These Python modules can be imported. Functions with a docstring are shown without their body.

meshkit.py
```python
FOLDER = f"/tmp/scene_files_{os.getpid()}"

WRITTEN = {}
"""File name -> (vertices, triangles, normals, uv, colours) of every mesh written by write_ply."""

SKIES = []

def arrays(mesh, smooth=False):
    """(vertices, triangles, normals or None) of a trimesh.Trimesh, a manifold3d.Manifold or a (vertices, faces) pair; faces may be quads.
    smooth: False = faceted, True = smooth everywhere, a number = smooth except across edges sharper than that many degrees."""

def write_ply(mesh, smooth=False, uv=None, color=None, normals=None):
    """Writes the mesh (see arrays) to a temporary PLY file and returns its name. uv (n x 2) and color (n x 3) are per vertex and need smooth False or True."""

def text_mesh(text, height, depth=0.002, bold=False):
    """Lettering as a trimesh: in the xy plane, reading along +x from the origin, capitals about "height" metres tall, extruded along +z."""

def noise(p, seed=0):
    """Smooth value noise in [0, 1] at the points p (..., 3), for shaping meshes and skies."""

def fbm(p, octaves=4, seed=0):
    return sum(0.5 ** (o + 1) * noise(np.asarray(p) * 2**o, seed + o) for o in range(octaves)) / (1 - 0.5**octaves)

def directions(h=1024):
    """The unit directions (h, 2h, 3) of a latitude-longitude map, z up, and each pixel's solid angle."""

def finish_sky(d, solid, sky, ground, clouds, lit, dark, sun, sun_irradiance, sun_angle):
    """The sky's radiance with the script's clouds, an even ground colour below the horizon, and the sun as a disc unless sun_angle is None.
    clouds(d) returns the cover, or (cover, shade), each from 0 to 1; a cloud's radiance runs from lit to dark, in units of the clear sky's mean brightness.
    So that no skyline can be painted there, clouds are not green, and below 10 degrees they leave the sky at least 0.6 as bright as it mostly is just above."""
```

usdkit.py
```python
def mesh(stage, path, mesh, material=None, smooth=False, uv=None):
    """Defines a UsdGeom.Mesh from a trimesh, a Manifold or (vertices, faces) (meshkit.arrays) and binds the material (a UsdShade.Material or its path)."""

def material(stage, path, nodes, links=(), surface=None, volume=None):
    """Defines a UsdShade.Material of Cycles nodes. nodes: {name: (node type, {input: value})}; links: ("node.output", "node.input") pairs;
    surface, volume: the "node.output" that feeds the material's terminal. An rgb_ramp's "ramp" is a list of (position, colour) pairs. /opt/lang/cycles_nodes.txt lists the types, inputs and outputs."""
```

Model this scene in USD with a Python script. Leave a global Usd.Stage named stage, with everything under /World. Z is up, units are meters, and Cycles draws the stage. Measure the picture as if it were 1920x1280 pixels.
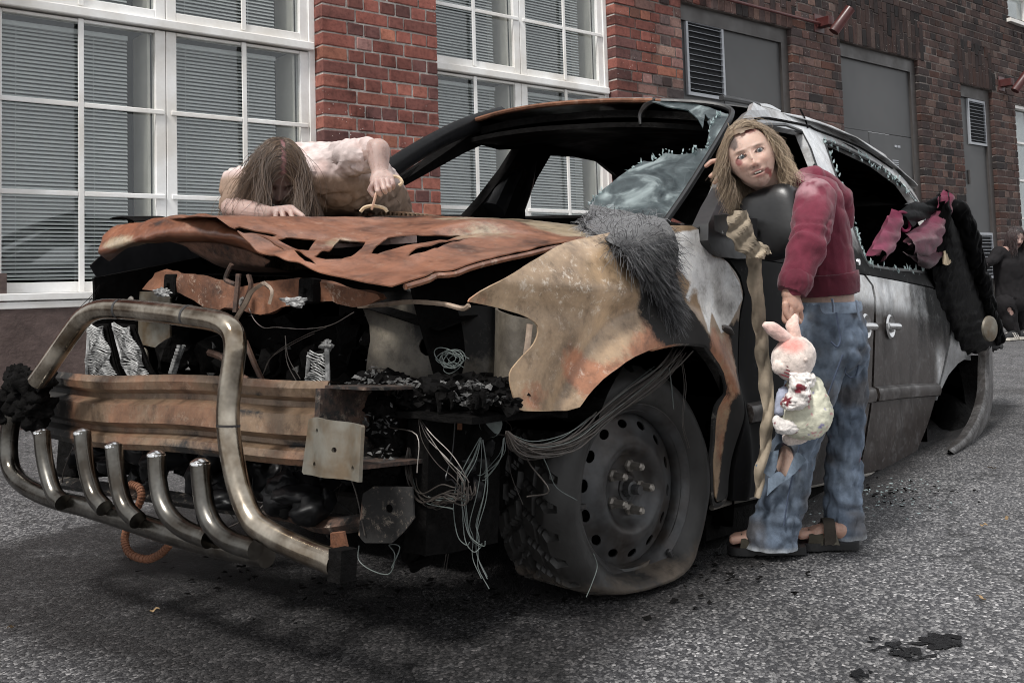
import math, numpy as np, trimesh, usdkit, meshkit, manifold3d as m3, shapely
from shapely.geometry import Polygon, Point, box as sbox
from scipy.spatial import Delaunay
from pxr import Usd, UsdGeom, UsdLux, UsdShade, Gf, Sdf, Vt
stage = Usd.Stage.CreateInMemory()
UsdGeom.SetStageUpAxis(stage, 'Z'); UsdGeom.SetStageMetersPerUnit(stage, 1.0)
UsdGeom.Xform.Define(stage, '/World')
A = np.array
P_ = lambda L: [np.array(q, float) for q in L]      # measured points, metres
# ---------------------------------------------------------------- camera, sky, sun, exposure
PITCH, ROLL, PHI, CAMZ = map(float, (math.radians(3.5717), math.radians(-1.697), math.radians(49.439), 0.76))
_f = A([0, math.cos(PITCH), math.sin(PITCH)]); _u = A([0, -math.sin(PITCH), math.cos(PITCH)]); _x = A([1., 0, 0])
_r, _up = math.cos(ROLL)*_x + math.sin(ROLL)*_u, math.cos(ROLL)*_u - math.sin(ROLL)*_x
cam = UsdGeom.Camera.Define(stage, '/World/camera')
cam.AddTransformOp().Set(Gf.Matrix4d(*_r, 0, *_up, 0, *(-_f), 0, 0, 0, CAMZ, 1))
cam.CreateFocalLengthAttr(35.0); cam.CreateHorizontalApertureAttr(36.0)
cam.CreateVerticalApertureOffsetAttr(-(640-421.4)/1920*36.0)
cam.CreateExposureAttr(1.40)
SUN_AZ, SUN_EL = math.radians(-146), math.radians(54)      # azimuth = atan2(x, y)
sd = A([math.sin(SUN_AZ)*math.cos(SUN_EL), math.cos(SUN_AZ)*math.cos(SUN_EL), math.sin(SUN_EL)])
sun = UsdLux.DistantLight.Define(stage, '/World/sun')
sun.CreateNormalizeAttr(True); sun.CreateIntensityAttr(0.40); sun.CreateAngleAttr(10.0); sun.CreateColorAttr(Gf.Vec3f(1, .97, .93))
_z = sd; _a = np.cross([0, 0, 1], _z); _a /= np.linalg.norm(_a); _b = np.cross(_z, _a)
sun.AddTransformOp().Set(Gf.Matrix4d(*_a, 0, *_b, 0, *_z, 0, 0, 0, 30, 1))
sky = UsdLux.DomeLight.Define(stage, '/World/sky')
skym = usdkit.material(stage, '/World/Looks/sky_air', {
    'tc': ('texture_coordinate', {}),
    'sk': ('sky_texture', {'sky_type': 'single_scattering', 'sun_disc': False, 'sun_elevation': SUN_EL, 'sun_rotation': SUN_AZ, 'air_density': 1.0, 'aerosol_density': 3.0}),
    'nz': ('noise_texture', {'scale': 2.2, 'detail': 6.0, 'roughness': 0.55}),
    'rm': ('rgb_ramp', {'ramp': [(0.30, (0.80,)*3), (0.6, (0.99,)*3)]}),
    'mx': ('mix', {'color2': (5.72, 5.78, 5.88)}),
    'bg': ('background_shader', {'strength': 0.072})},
    [('tc.generated', 'nz.vector'), ('nz.fac', 'rm.fac'), ('rm.color', 'mx.fac'), ('sk.color', 'mx.color1'), ('mx.color', 'bg.color')], surface='bg.background')
UsdShade.MaterialBindingAPI.Apply(sky.GetPrim()).Bind(skym)
sky.GetPrim().SetCustomDataByKey('kind', 'structure')
# ---------------------------------------------------------------- helpers
_names = {}
def numbered(parent, name):
    k = (parent, name); n = _names.get(k, 0); _names[k] = n+1
    return f'{parent}/{name}' + (f'_{n:03d}' if n else '')
def tag(path, label=None, cat=None, group=None, kind=None):
    p = stage.GetPrimAtPath(path)
    for k, v in (('label', label), ('category', cat), ('group', group), ('kind', kind)):
        if v: p.SetCustomDataByKey(k, v)
    return path
def thing(name, label, cat, mat=None, parent='/World', group=None, kind=None):
    """An Xform; mat = 4x4 numpy (column vectors)."""
    path = numbered(parent, name); x = UsdGeom.Xform.Define(stage, path)
    if mat is not None: x.AddTransformOp().Set(Gf.Matrix4d(*[float(q) for q in A(mat).T.ravel()]))
    return tag(path, label, cat, group, kind)
def sub(parent, name, label=None):
    path = numbered(parent, name); UsdGeom.Xform.Define(stage, path)
    return tag(path, label)
def ob(parent, name, mesh, mat, smooth=40, label=None, at=None, kind=None, cat=None, group=None, xf=None):
    """One Mesh prim. at = {primvar: function(points) -> (n,) or (n,3), or an array/constant}"""
    path = numbered(parent, name)
    if isinstance(mesh, (list,)): mesh = cat_(mesh)
    v, f, n = meshkit.arrays(mesh, smooth)
    m = usdkit.mesh(stage, path, (v, f), MAT[mat] if isinstance(mat, str) else mat)
    if n is not None:
        m.CreateNormalsAttr(Vt.Vec3fArray.FromNumpy(n.astype(np.float32))); m.SetNormalsInterpolation('vertex')
    for k, fn in (at or {}).items():
        a = fn(v) if callable(fn) else fn
        a = np.asarray(a, np.float32)
        if a.ndim == 0: a = np.full(len(v), a, np.float32)
        if a.ndim == 1 and len(a) == 3 and len(v) != 3: a = np.tile(a, (len(v), 1))
        if a.ndim == 1: a = np.repeat(a[:, None], 3, 1)
        if len(a) == 1: a = np.tile(a, (len(v), 1))
        UsdGeom.PrimvarsAPI(m).CreatePrimvar(k, Sdf.ValueTypeNames.Color3fArray, 'vertex').Set(Vt.Vec3fArray.FromNumpy(np.ascontiguousarray(a)))
    if xf is not None: m.AddTransformOp().Set(Gf.Matrix4d(*[float(q) for q in A(xf).T.ravel()]))
    return tag(path, label, cat, group, kind)
def tm(x):
    if isinstance(x, trimesh.Trimesh): return x
    v, f, _ = meshkit.arrays(x); return trimesh.Trimesh(v, f, process=False)
def cat_(l): return trimesh.util.concatenate([tm(x) for x in l])
def lerp(a, b, t): return a + (b-a)*t
def sstep(a, b, x):
    t = np.clip((np.asarray(x, float)-a)/(b-a), 0, 1); return t*t*(3-2*t)
def nrm(v): v = np.asarray(v, float); return v/np.linalg.norm(v)
def bx(x0, x1, y0, y1, z0, z1, c=0.0):
    """box, optionally with chamfered edges (44 triangles)."""
    lo, hi = A([min(x0, x1), min(y0, y1), min(z0, z1)]), A([max(x0, x1), max(y0, y1), max(z0, z1)])
    if c <= 0:
        m = trimesh.creation.box(hi-lo); m.apply_translation((lo+hi)/2); return m
    c = min(c, (hi-lo).min()*.45); P = []
    for sx in (0, 1):
        for sy in (0, 1):
            for sz in (0, 1):
                p = A([lo[0] if not sx else hi[0], lo[1] if not sy else hi[1], lo[2] if not sz else hi[2]]); d = A([1-2*sx, 1-2*sy, 1-2*sz])*c
                for k in range(3):
                    q = p + d; q[k] = p[k]; P.append(q)
    global _BXF
    if _BXF is None:      # corner order is fixed, so the faces of one chamfered box serve all
        h = trimesh.convex.convex_hull(A(P)); from scipy.spatial import cKDTree
        _BXF = cKDTree(A(P)).query(h.vertices)[1][h.faces]
    return trimesh.Trimesh(A(P), _BXF, process=False)
_BXF = None
def hull(P):
    m = trimesh.convex.convex_hull(A(P)); return m
def frame_mat(o, x, y, z):
    M = np.eye(4); M[:3, 0], M[:3, 1], M[:3, 2], M[:3, 3] = x, y, z, o; return M
def catmull(P, n=8, closed=False):
    P = A(P, dtype=float)
    if len(P) < 3: return A([lerp(P[0], P[-1], t) for t in np.linspace(0, 1, n+1)])
    Q = np.vstack([P[-1], P, P[0], P[1]]) if closed else np.vstack([2*P[0]-P[1], P, 2*P[-1]-P[-2]])
    out = []
    for i in range(1, len(Q)-2):
        t = np.linspace(0, 1, n, endpoint=False)[:, None]; a, b, c, d = Q[i-1:i+3]
        out.append(.5*((2*b)+(-a+c)*t+(2*a-5*b+4*c-d)*t**2+(-a+3*b-3*c+d)*t**3))
    out = np.vstack(out)
    return out if closed else np.vstack([out, P[-1]])
def tube(P, r, n=10, smooth=0, cap=True, sq=1.0):
    """tube along P; r scalar or per-control-point; sq flattens the section."""
    P = A(P, dtype=float); r = np.broadcast_to(np.asarray(r, float), (len(P),)).copy()
    if smooth:
        R4 = catmull(np.column_stack([P, r]), smooth); P, r = R4[:, :3], np.abs(R4[:, 3])
    T = np.gradient(P, axis=0); T /= np.maximum(np.linalg.norm(T, axis=1, keepdims=True), 1e-9)
    u = np.cross(T[0], [0, 0, 1] if abs(T[0][2]) < .9 else [1, 0, 0]); u /= np.linalg.norm(u)
    V, th = [], np.linspace(0, 2*np.pi, n, endpoint=False)
    for i in range(len(P)):
        u = u - T[i]*(u@T[i]); u /= max(np.linalg.norm(u), 1e-9); w = np.cross(T[i], u)
        V.append(P[i] + r[i]*(np.cos(th)[:, None]*u + sq*np.sin(th)[:, None]*w))
    V = np.vstack(V); F = []
    k = np.arange(n); k2 = (k+1) % n
    for i in range(len(P)-1):
        a, b = i*n, (i+1)*n
        F += [np.column_stack([a+k, a+k2, b+k2]), np.column_stack([a+k, b+k2, b+k])]
    if cap:
        V = np.vstack([V, P[0], P[-1]]); m = len(V); e = (len(P)-1)*n
        F += [np.column_stack([k2, k, np.full(n, m-2)]), np.column_stack([e+k, e+k2, np.full(n, m-1)])]
    return trimesh.Trimesh(V, np.vstack(F), process=False)
def lathe(prof, n=32, axis='y'):
    """prof: list of (radius, height) from start to end, revolved about local +y (or z)."""
    prof = A(prof, dtype=float); th = np.linspace(0, 2*np.pi, n, endpoint=False)
    V = np.array([[r*np.cos(t), h, r*np.sin(t)] for r, h in prof for t in th]); F = []
    k = np.arange(n); k2 = (k+1) % n
    for i in range(len(prof)-1):
        a, b = i*n, (i+1)*n
        F += [np.column_stack([a+k, b+k2, a+k2]), np.column_stack([a+k, b+k, b+k2])]
    if axis == 'z': V = V[:, [2, 0, 1]]
    m = trimesh.Trimesh(V, np.vstack(F), process=False)
    m.update_faces(m.nondegenerate_faces()); return m
def panel(poly, fn, th=0.004, res=0.03, holes=(), jit=0.0, seed=0, flip=False):
    """sheet: 2-D outline (u,v) mapped by fn(u,v)->xyz, thickened along its normal."""
    pg = Polygon(poly, [h for h in holes]) if not isinstance(poly, Polygon) else poly
    if not pg.is_valid: pg = pg.buffer(0)
    if pg.geom_type == 'MultiPolygon': pg = max(pg.geoms, key=lambda g: g.area)
    pg = shapely.segmentize(pg, res); rings = [A(pg.exterior.coords)[:-1]] + [A(i.coords)[:-1] for i in pg.interiors]
    x0, y0, x1, y1 = pg.bounds; gx, gy = np.meshgrid(np.arange(x0, x1, res), np.arange(y0, y1, res*.87)); gx = gx + (np.arange(gx.shape[0]) % 2)[:, None]*res*.5
    G = np.column_stack([gx.ravel(), gy.ravel()]); inn = pg.buffer(-res*.45)
    G = G[shapely.contains_xy(inn, G[:, 0], G[:, 1])]
    B = np.vstack(rings); P = np.vstack([B, G]); tri = Delaunay(P).simplices
    c = P[tri].mean(1); tri = tri[shapely.contains_xy(pg, c[:, 0], c[:, 1])]
    e1, e2 = P[tri[:, 1]]-P[tri[:, 0]], P[tri[:, 2]]-P[tri[:, 0]]; ar = e1[:, 0]*e2[:, 1]-e1[:, 1]*e2[:, 0]
    tri = tri[np.abs(ar) > 1e-10]; ar = ar[np.abs(ar) > 1e-10]; tri[ar < 0] = tri[ar < 0][:, ::-1]
    V = np.asarray(fn(P[:, 0], P[:, 1]), float); V = V.T if V.shape[0] == 3 and V.shape[1] != 3 or V.shape == (3, len(P)) else V
    if flip: tri = tri[:, ::-1]
    n = np.zeros_like(V); fnn = np.cross(V[tri[:, 1]]-V[tri[:, 0]], V[tri[:, 2]]-V[tri[:, 0]])
    for k in range(3): np.add.at(n, tri[:, k], fnn)
    n /= np.maximum(np.linalg.norm(n, axis=1, keepdims=True), 1e-12); W = V - n*th; N = len(V)
    F = [tri, tri[:, ::-1]+N]
    ed = np.vstack([tri[:, [0, 1]], tri[:, [1, 2]], tri[:, [2, 0]]]); key = {(a, b) for a, b in ed}
    b = A([(a, c2) for a, c2 in ed if (c2, a) not in key])
    # boundary walls with their own vertices, so edges stay crisp
    F += [np.column_stack([b[:, 1], b[:, 0], b[:, 0]+N]), np.column_stack([b[:, 1], b[:, 0]+N, b[:, 1]+N])]
    return trimesh.Trimesh(np.vstack([V, W]), np.vstack(F), process=False)
def noise3(v, s, seed=0, oc=3): return meshkit.fbm(np.asarray(v)*s + 37.3, oc, seed) - .5
MAT = {}
def mat(name, nodes, links, surface='p.BSDF'):
    MAT[name] = usdkit.material(stage, '/World/Looks/'+name, nodes, links, surface=surface); return MAT[name]
def simple(name, col, rough=0.6, metal=0.0, ns=20., amt=0.35, bump=0.2, bd=0.003, rv=0.15, space='object', dirt=None, spec=0.5, ns2=4.0, extra=None):
    """colour varied by two noises, with roughness variation and fine bump."""
    c = A(col, float); n = {'tc': ('texture_coordinate', {}), 'n1': ('noise_texture', {'scale': ns, 'detail': 6.0, 'roughness': .65}), 'n2': ('noise_texture', {'scale': ns2, 'detail': 4.0, 'roughness': .6}),
         'r1': ('rgb_ramp', {'ramp': [(.25, tuple(np.clip(c*(1-amt), 0, 1))), (.5, tuple(c)), (.78, tuple(np.clip(c*(1+amt), 0, 1)))]}),
         'r2': ('rgb_ramp', {'ramp': [(.35, (1,)*3 if dirt is None else tuple(dirt)), (.62, (1, 1, 1))]}),
         'mx': ('mix', {'mix_type': 'multiply', 'fac': 1.0}), 'bp': ('bump', {'strength': bump, 'distance': bd}),
         'rr': ('map_range', {'from_min': .3, 'from_max': .7, 'to_min': max(rough-rv, .03), 'to_max': min(rough+rv, 1.)}),
         'p': ('principled_bsdf', {'metallic': metal, 'specular_ior_level': spec, **(extra or {})})}
    return mat(name, n, [(f'tc.{space}', 'n1.vector'), (f'tc.{space}', 'n2.vector'), ('n1.fac', 'r1.fac'), ('n2.fac', 'r2.fac'), ('r1.color', 'mx.color1'), ('r2.color', 'mx.color2'),
        ('mx.color', 'p.base_color'), ('n1.fac', 'bp.height'), ('bp.normal', 'p.normal'), ('n2.fac', 'rr.value'), ('rr.result', 'p.roughness')])
# ---------------------------------------------------------------- ground
def asphalt():
    n = {'tc': ('texture_coordinate', {}), 'v': ('voronoi_texture', {'scale': 140., 'randomness': 1.0}), 'w': ('white_noise_texture', {}),
         've': ('voronoi_texture', {'scale': 140., 'feature': 'distance_to_edge'}),
         'v2': ('voronoi_texture', {'scale': 190.}), 'cr': ('rgb_ramp', {'ramp': [(0, (.022, .022, .024)), (.36, (.042, .042, .045)), (.58, (.105, .103, .105)), (.78, (.19, .188, .186)), (.92, (.36, .35, .345)), (1, (.52, .51, .50))]}),
         'er': ('rgb_ramp', {'ramp': [(.0, (0, 0, 0)), (.10, (1, 1, 1))]}), 'm1': ('mix', {'color1': (.014, .014, .015)}),
         'big': ('noise_texture', {'scale': 1.3, 'detail': 7., 'roughness': .65}), 'br': ('rgb_ramp', {'ramp': [(.34, (.58, .57, .57)), (.5, (1.04, 1.04, 1.05)), (.66, (1.34, 1.34, 1.36))]}),
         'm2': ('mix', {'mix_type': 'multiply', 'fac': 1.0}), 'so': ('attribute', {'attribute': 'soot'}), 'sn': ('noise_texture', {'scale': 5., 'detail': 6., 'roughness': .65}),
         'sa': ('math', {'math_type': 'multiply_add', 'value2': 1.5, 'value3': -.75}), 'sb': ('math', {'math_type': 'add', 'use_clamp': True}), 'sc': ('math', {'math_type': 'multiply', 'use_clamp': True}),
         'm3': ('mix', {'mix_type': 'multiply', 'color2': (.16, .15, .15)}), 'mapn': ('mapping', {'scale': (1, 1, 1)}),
         'fn': ('noise_texture', {'scale': 420., 'detail': 2.}), 'hh': ('math', {'math_type': 'add'}), 'bp': ('bump', {'strength': .75, 'distance': .005}), 'rr': ('map_range', {'from_min': 0., 'from_max': 1., 'to_min': .5, 'to_max': .9}),
         'p': ('principled_bsdf', {'specular_ior_level': .45})}
    n.pop('mapn'); n.pop('w')
    n['cx'] = ('rgb_to_bw', {}); n['ck'] = ('voronoi_texture', {'scale': .75, 'feature': 'distance_to_edge'}); n['cd'] = ('noise_texture', {'scale': 3., 'detail': 6., 'roughness': .7}); n['cm'] = ('mix', {'mix_type': 'linear_light', 'fac': .22}); n['cr2'] = ('rgb_ramp', {'ramp': [(0, (.25, .25, .25)), (.006, (.45, .45, .45)), (.011, (1, 1, 1))]}); n['m4'] = ('mix', {'mix_type': 'multiply', 'fac': .75})
    n['bl'] = ('noise_texture', {'scale': .35, 'detail': 4., 'roughness': .6}); n['blr'] = ('rgb_ramp', {'ramp': [(.38, (.74, .73, .73)), (.52, (1, 1, 1)), (.64, (1.12, 1.12, 1.13))]}); n['m5'] = ('mix', {'mix_type': 'multiply', 'fac': 1.})
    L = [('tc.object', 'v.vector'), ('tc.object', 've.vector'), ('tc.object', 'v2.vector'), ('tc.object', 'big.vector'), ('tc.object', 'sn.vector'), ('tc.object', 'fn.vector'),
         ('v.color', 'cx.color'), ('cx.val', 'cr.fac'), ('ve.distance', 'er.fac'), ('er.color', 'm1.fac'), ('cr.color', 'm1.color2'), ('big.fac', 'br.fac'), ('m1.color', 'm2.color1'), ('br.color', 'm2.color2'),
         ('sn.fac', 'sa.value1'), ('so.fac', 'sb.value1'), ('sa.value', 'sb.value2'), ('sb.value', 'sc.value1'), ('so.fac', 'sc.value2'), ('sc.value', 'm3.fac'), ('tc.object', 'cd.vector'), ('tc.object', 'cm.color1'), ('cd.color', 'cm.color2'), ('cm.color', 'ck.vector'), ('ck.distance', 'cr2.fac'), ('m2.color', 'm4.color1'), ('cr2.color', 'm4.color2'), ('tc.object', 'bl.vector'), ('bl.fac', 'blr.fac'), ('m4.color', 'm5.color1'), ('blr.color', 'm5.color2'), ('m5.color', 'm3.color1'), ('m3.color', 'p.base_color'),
         ('ve.distance', 'hh.value1'), ('v2.distance', 'hh.value2'), ('ve.distance', 'bp.height'), ('bp.normal', 'p.normal'), ('cx.val', 'rr.value'), ('rr.result', 'p.roughness')]
    mat('asphalt', n, L)
asphalt()
BW = frame_mat(A([-math.cos(PHI), math.sin(PHI), 0])*6.5, A([math.sin(PHI), math.cos(PHI), 0]), A([-math.cos(PHI), math.sin(PHI), 0]), A([0, 0, 1.]))
CAR_YAW, CAR_PIT = math.radians(36.3), math.radians(4.926)
CF = A([-math.sin(CAR_YAW)*math.cos(CAR_PIT), -math.cos(CAR_YAW)*math.cos(CAR_PIT), math.sin(CAR_PIT)]); CL = A([math.cos(CAR_YAW), -math.sin(CAR_YAW), 0]); CU = np.cross(CF, CL)
CO = A([-0.4042, 3.081, -0.109]); CARW = frame_mat(CO, CF, CL, CU)
def c2w(p): return CO + A(p)@A([CF, CL, CU])
def w2c(p): return (A(p)-CO)@A([CF, CL, CU]).T
def ground():
    g1 = np.linspace(-4, 7, 150); g2 = np.linspace(-2, 13, 190)
    gx = np.concatenate([[-400, -120, -40, -12], g1, [14, 40, 120, 400]]); gy = np.concatenate([[-400, -100, -30, -8], g2, [24, 60, 150, 400]])
    X, Y = np.meshgrid(gx, gy); V = np.column_stack([X.ravel(), Y.ravel(), np.zeros(X.size)])
    V[:, 2] = np.where((abs(V[:, 0]) < 20) & (abs(V[:, 1]) < 25), noise3(V, .9, 3, 2)*.012 - .004, 0); V[:, 2] = np.minimum(V[:, 2], 0.002)
    nx, ny = len(gx), len(gy); i, j = np.meshgrid(np.arange(nx-1), np.arange(ny-1)); a = (j*nx+i).ravel()
    F = np.vstack([np.column_stack([a, a+1, a+nx+1]), np.column_stack([a, a+nx+1, a+nx])])
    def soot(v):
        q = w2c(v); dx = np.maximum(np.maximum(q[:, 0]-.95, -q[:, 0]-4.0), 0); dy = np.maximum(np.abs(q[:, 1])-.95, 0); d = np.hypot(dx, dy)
        s = np.exp(-(d/.20)**2)*.95 + .12*np.exp(-(d/.45)**2)  # soot stain, deepened to paint in the shade under the van
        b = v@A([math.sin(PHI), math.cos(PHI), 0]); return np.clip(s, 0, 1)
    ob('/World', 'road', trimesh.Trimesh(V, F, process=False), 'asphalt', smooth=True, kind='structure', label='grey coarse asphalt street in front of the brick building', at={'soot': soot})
ground()
# ---------------------------------------------------------------- building materials
def brickmat(name, rough=.85):
    n = {'tc': ('texture_coordinate', {}), 'at': ('attribute', {'attribute': 'tint'}), 'n1': ('noise_texture', {'scale': 26., 'detail': 6., 'roughness': .7}), 'r1': ('rgb_ramp', {'ramp': [(.28, (.55, .5, .5)), (.5, (1, 1, 1)), (.75, (1.3, 1.28, 1.25))]}),
         'n2': ('noise_texture', {'scale': 3.1, 'detail': 5., 'roughness': .65}), 'r2': ('rgb_ramp', {'ramp': [(.33, (.28, .25, .25)), (.45, (.85, .83, .83)), (.6, (1, 1, 1))]}),
         'm1': ('mix', {'mix_type': 'multiply', 'fac': 1.}), 'm2': ('mix', {'mix_type': 'multiply', 'fac': .8}), 'n3': ('noise_texture', {'scale': 95., 'detail': 4.}), 'bp': ('bump', {'strength': .55, 'distance': .006}),
         'pt': ('voronoi_texture', {'scale': 24., 'randomness': 1.}), 'pr': ('rgb_ramp', {'ramp': [(.0, (1, 1, 1)), (.075, (1, 1, 1)), (.09, (0, 0, 0))]}), 'pn': ('noise_texture', {'scale': 1.7}), 'pq': ('rgb_ramp', {'ramp': [(.5, (0, 0, 0)), (.58, (1, 1, 1))]}), 'pm': ('mix', {'mix_type': 'multiply', 'fac': 1.}), 'm3': ('mix', {'color2': (.62, .58, .55)}),
         'p': ('principled_bsdf', {'roughness': rough, 'specular_ior_level': .3})}
    mat(name, n, [('tc.object', 'n1.vector'), ('tc.object', 'n2.vector'), ('tc.object', 'n3.vector'), ('tc.object', 'pt.vector'), ('tc.object', 'pn.vector'), ('n1.fac', 'r1.fac'), ('n2.fac', 'r2.fac'), ('at.color', 'm1.color1'), ('r1.color', 'm1.color2'),
        ('m1.color', 'm2.color1'), ('r2.color', 'm2.color2'), ('pt.distance', 'pr.fac'), ('pn.fac', 'pq.fac'), ('pr.color', 'pm.color1'), ('pq.color', 'pm.color2'), ('pm.color', 'm3.fac'), ('m2.color', 'm3.color1'), ('m3.color', 'p.base_color'), ('n1.fac', 'bp.height'), ('bp.normal', 'p.normal')])
brickmat('brick_clay')
simple('mortar', (.46, .43, .40), .95, ns=40, amt=.4, bump=.8, bd=.01, dirt=(.55, .5, .48))
simple('white_paint', (.80, .795, .78), .42, ns=60, amt=.04, bump=.05, bd=.001, dirt=(.80, .77, .73), ns2=2.5)
simple('plaster_brown', (.105, .074, .067), .9, ns=14, amt=.3, bump=.7, bd=.012, dirt=(.62, .58, .56))
simple('grey_door', (.058, .059, .061), .5, ns=3., amt=.10, bump=.03, bd=.002, dirt=(.78, .76, .74), ns2=1.3, rv=.08)
simple('dark_frame', (.045, .04, .038), .5, ns=10, amt=.2)
simple('louvre_grey', (.32, .335, .36), .45, ns=12, amt=.12, bump=.05)
simple('slat_paint', (.60, .61, .60), .38, ns=4, amt=.06, bump=.0, spec=.6)
simple('reveal_beige', (.66, .62, .55), .7, ns=5, amt=.12, bump=.05)
simple('dark_room', (.012, .013, .015), .9, ns=5)
simple('red_paint', (.055, .012, .011), .45, ns=15, amt=.3, bump=.1)
simple('curb_white', (.55, .54, .52), .8, ns=30, amt=.2)
mat('window_glass', {'t': ('transparent_bsdf', {'color': (.9, .915, .915)}), 'g': ('glossy_bsdf', {'color': (.93, .95, .96), 'roughness': .012}), 'f': ('layer_weight', {'blend': .5}), 'q': ('math', {'math_type': 'power', 'value2': 4.5}), 'r': ('math', {'math_type': 'multiply_add', 'value2': .55, 'value3': .045}), 'm': ('mix_closure', {})},
    [('f.facing', 'q.value1'), ('q.value', 'r.value1'), ('r.value', 'm.fac'), ('t.BSDF', 'm.closure1'), ('g.BSDF', 'm.closure2')], surface='m.closure')
# ---------------------------------------------------------------- brick building
B = thing('brick_building', 'long red brick building with white windows and grey steel doors behind the car', 'building', BW)
WTOP, SL, SR = 7.0, -4.0, 26.0
OPEN = [(1.50, 3.74, .77, 4.6, .12), (4.813, 6.94, .77, 4.6, .12), (7.94, 9.91, .15, 3.65, .13), (10.95, 12.88, .15, 3.66, .13), (14.07, 15.10, .15, 3.48, .13), (15.86, 17.4, 1.0, 3.35, .14), (15.82, 17.4, 4.68, 6.4, .14), (-3.0, -.7, .88, 4.6, .12), (17.9, 19.8, 4.68, 6.4, .14), (18.3, 20.2, 1.0, 3.35, .14)]
def solid(z, s0=SL, s1=SR, z2=None):
    cuts = sorted((a, b) for a, b, c, d, e in OPEN if c < z < d); out = []; p = s0
    for a, b in cuts:
        if a > p: out.append((p, a))
        p = max(p, b)
    if p < s1: out.append((p, s1))
    return out
# mortar core: bands between the opening heights
zz = sorted({0., WTOP, *[o[2] for o in OPEN], *[o[3] for o in OPEN]}); core, core2 = [], []
for z0, z1 in zip(zz[:-1], zz[1:]):
    for a, b in solid((z0+z1)/2):
        for p, q, l in ((a, min(b, 6.95), core), (max(a, 6.95), b, core2)):
            if q > p: l.append(bx(p+.008*(p == a), q-.008*(q == b), .008, .48, z0, z1))
simple('old_mortar', (.19, .165, .15), .95, ns=40, amt=.5, bump=.8, bd=.01, dirt=(.35, .31, .3))
ob(B, 'wall', core, 'mortar', smooth=False); ob(B, 'wall', core2, 'old_mortar', smooth=False, label='weathered far stretch of the wall')
rng = np.random.default_rng(11)
PAL = A([(.25, .088, .068), (.215, .078, .062), (.18, .070, .058), (.28, .105, .078), (.34, .135, .09), (.135, .06, .054), (.075, .048, .046), (.33, .18, .16)])
PW = A([.24, .22, .15, .12, .07, .09, .05, .06])
PAL2 = A([(.20, .12, .105), (.24, .135, .115), (.15, .10, .095), (.28, .17, .145), (.34, .21, .17), (.115, .085, .082), (.07, .056, .056), (.36, .25, .215), (.20, .09, .065)])
PW2 = A([.22, .17, .16, .1, .07, .11, .07, .05, .05])
def tint(s, z):
    w2 = float(sstep(6.9, 8.6, s)); P, W = (PAL2, PW2) if rng.random() < w2 else (PAL, PW)
    c = P[rng.choice(len(P), p=W/W.sum())]*rng.uniform(.68, 1.24)
    return c*(1.05-.25*float(sstep(4.8, 7.2, s)))*(1-.66*float(sstep(6.9, 12.5, s)))*(1-.25*float(sstep(3.6, 4.4, z))*w2)  # far bricks darker: dirt, plus vignette darkening painted into the colour
CRS, HD, JT = .1058, .149, .014
bricks = []
def one_brick(a, b, z0, z1, proud=0., y1=.13):
    m = bx(a, b, -proud, y1, z0, z1, .006); v = m.vertices
    v += (rng.random(v.shape)-.5)*A([.006, .004, .006]); m.vertices = v; return m
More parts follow.
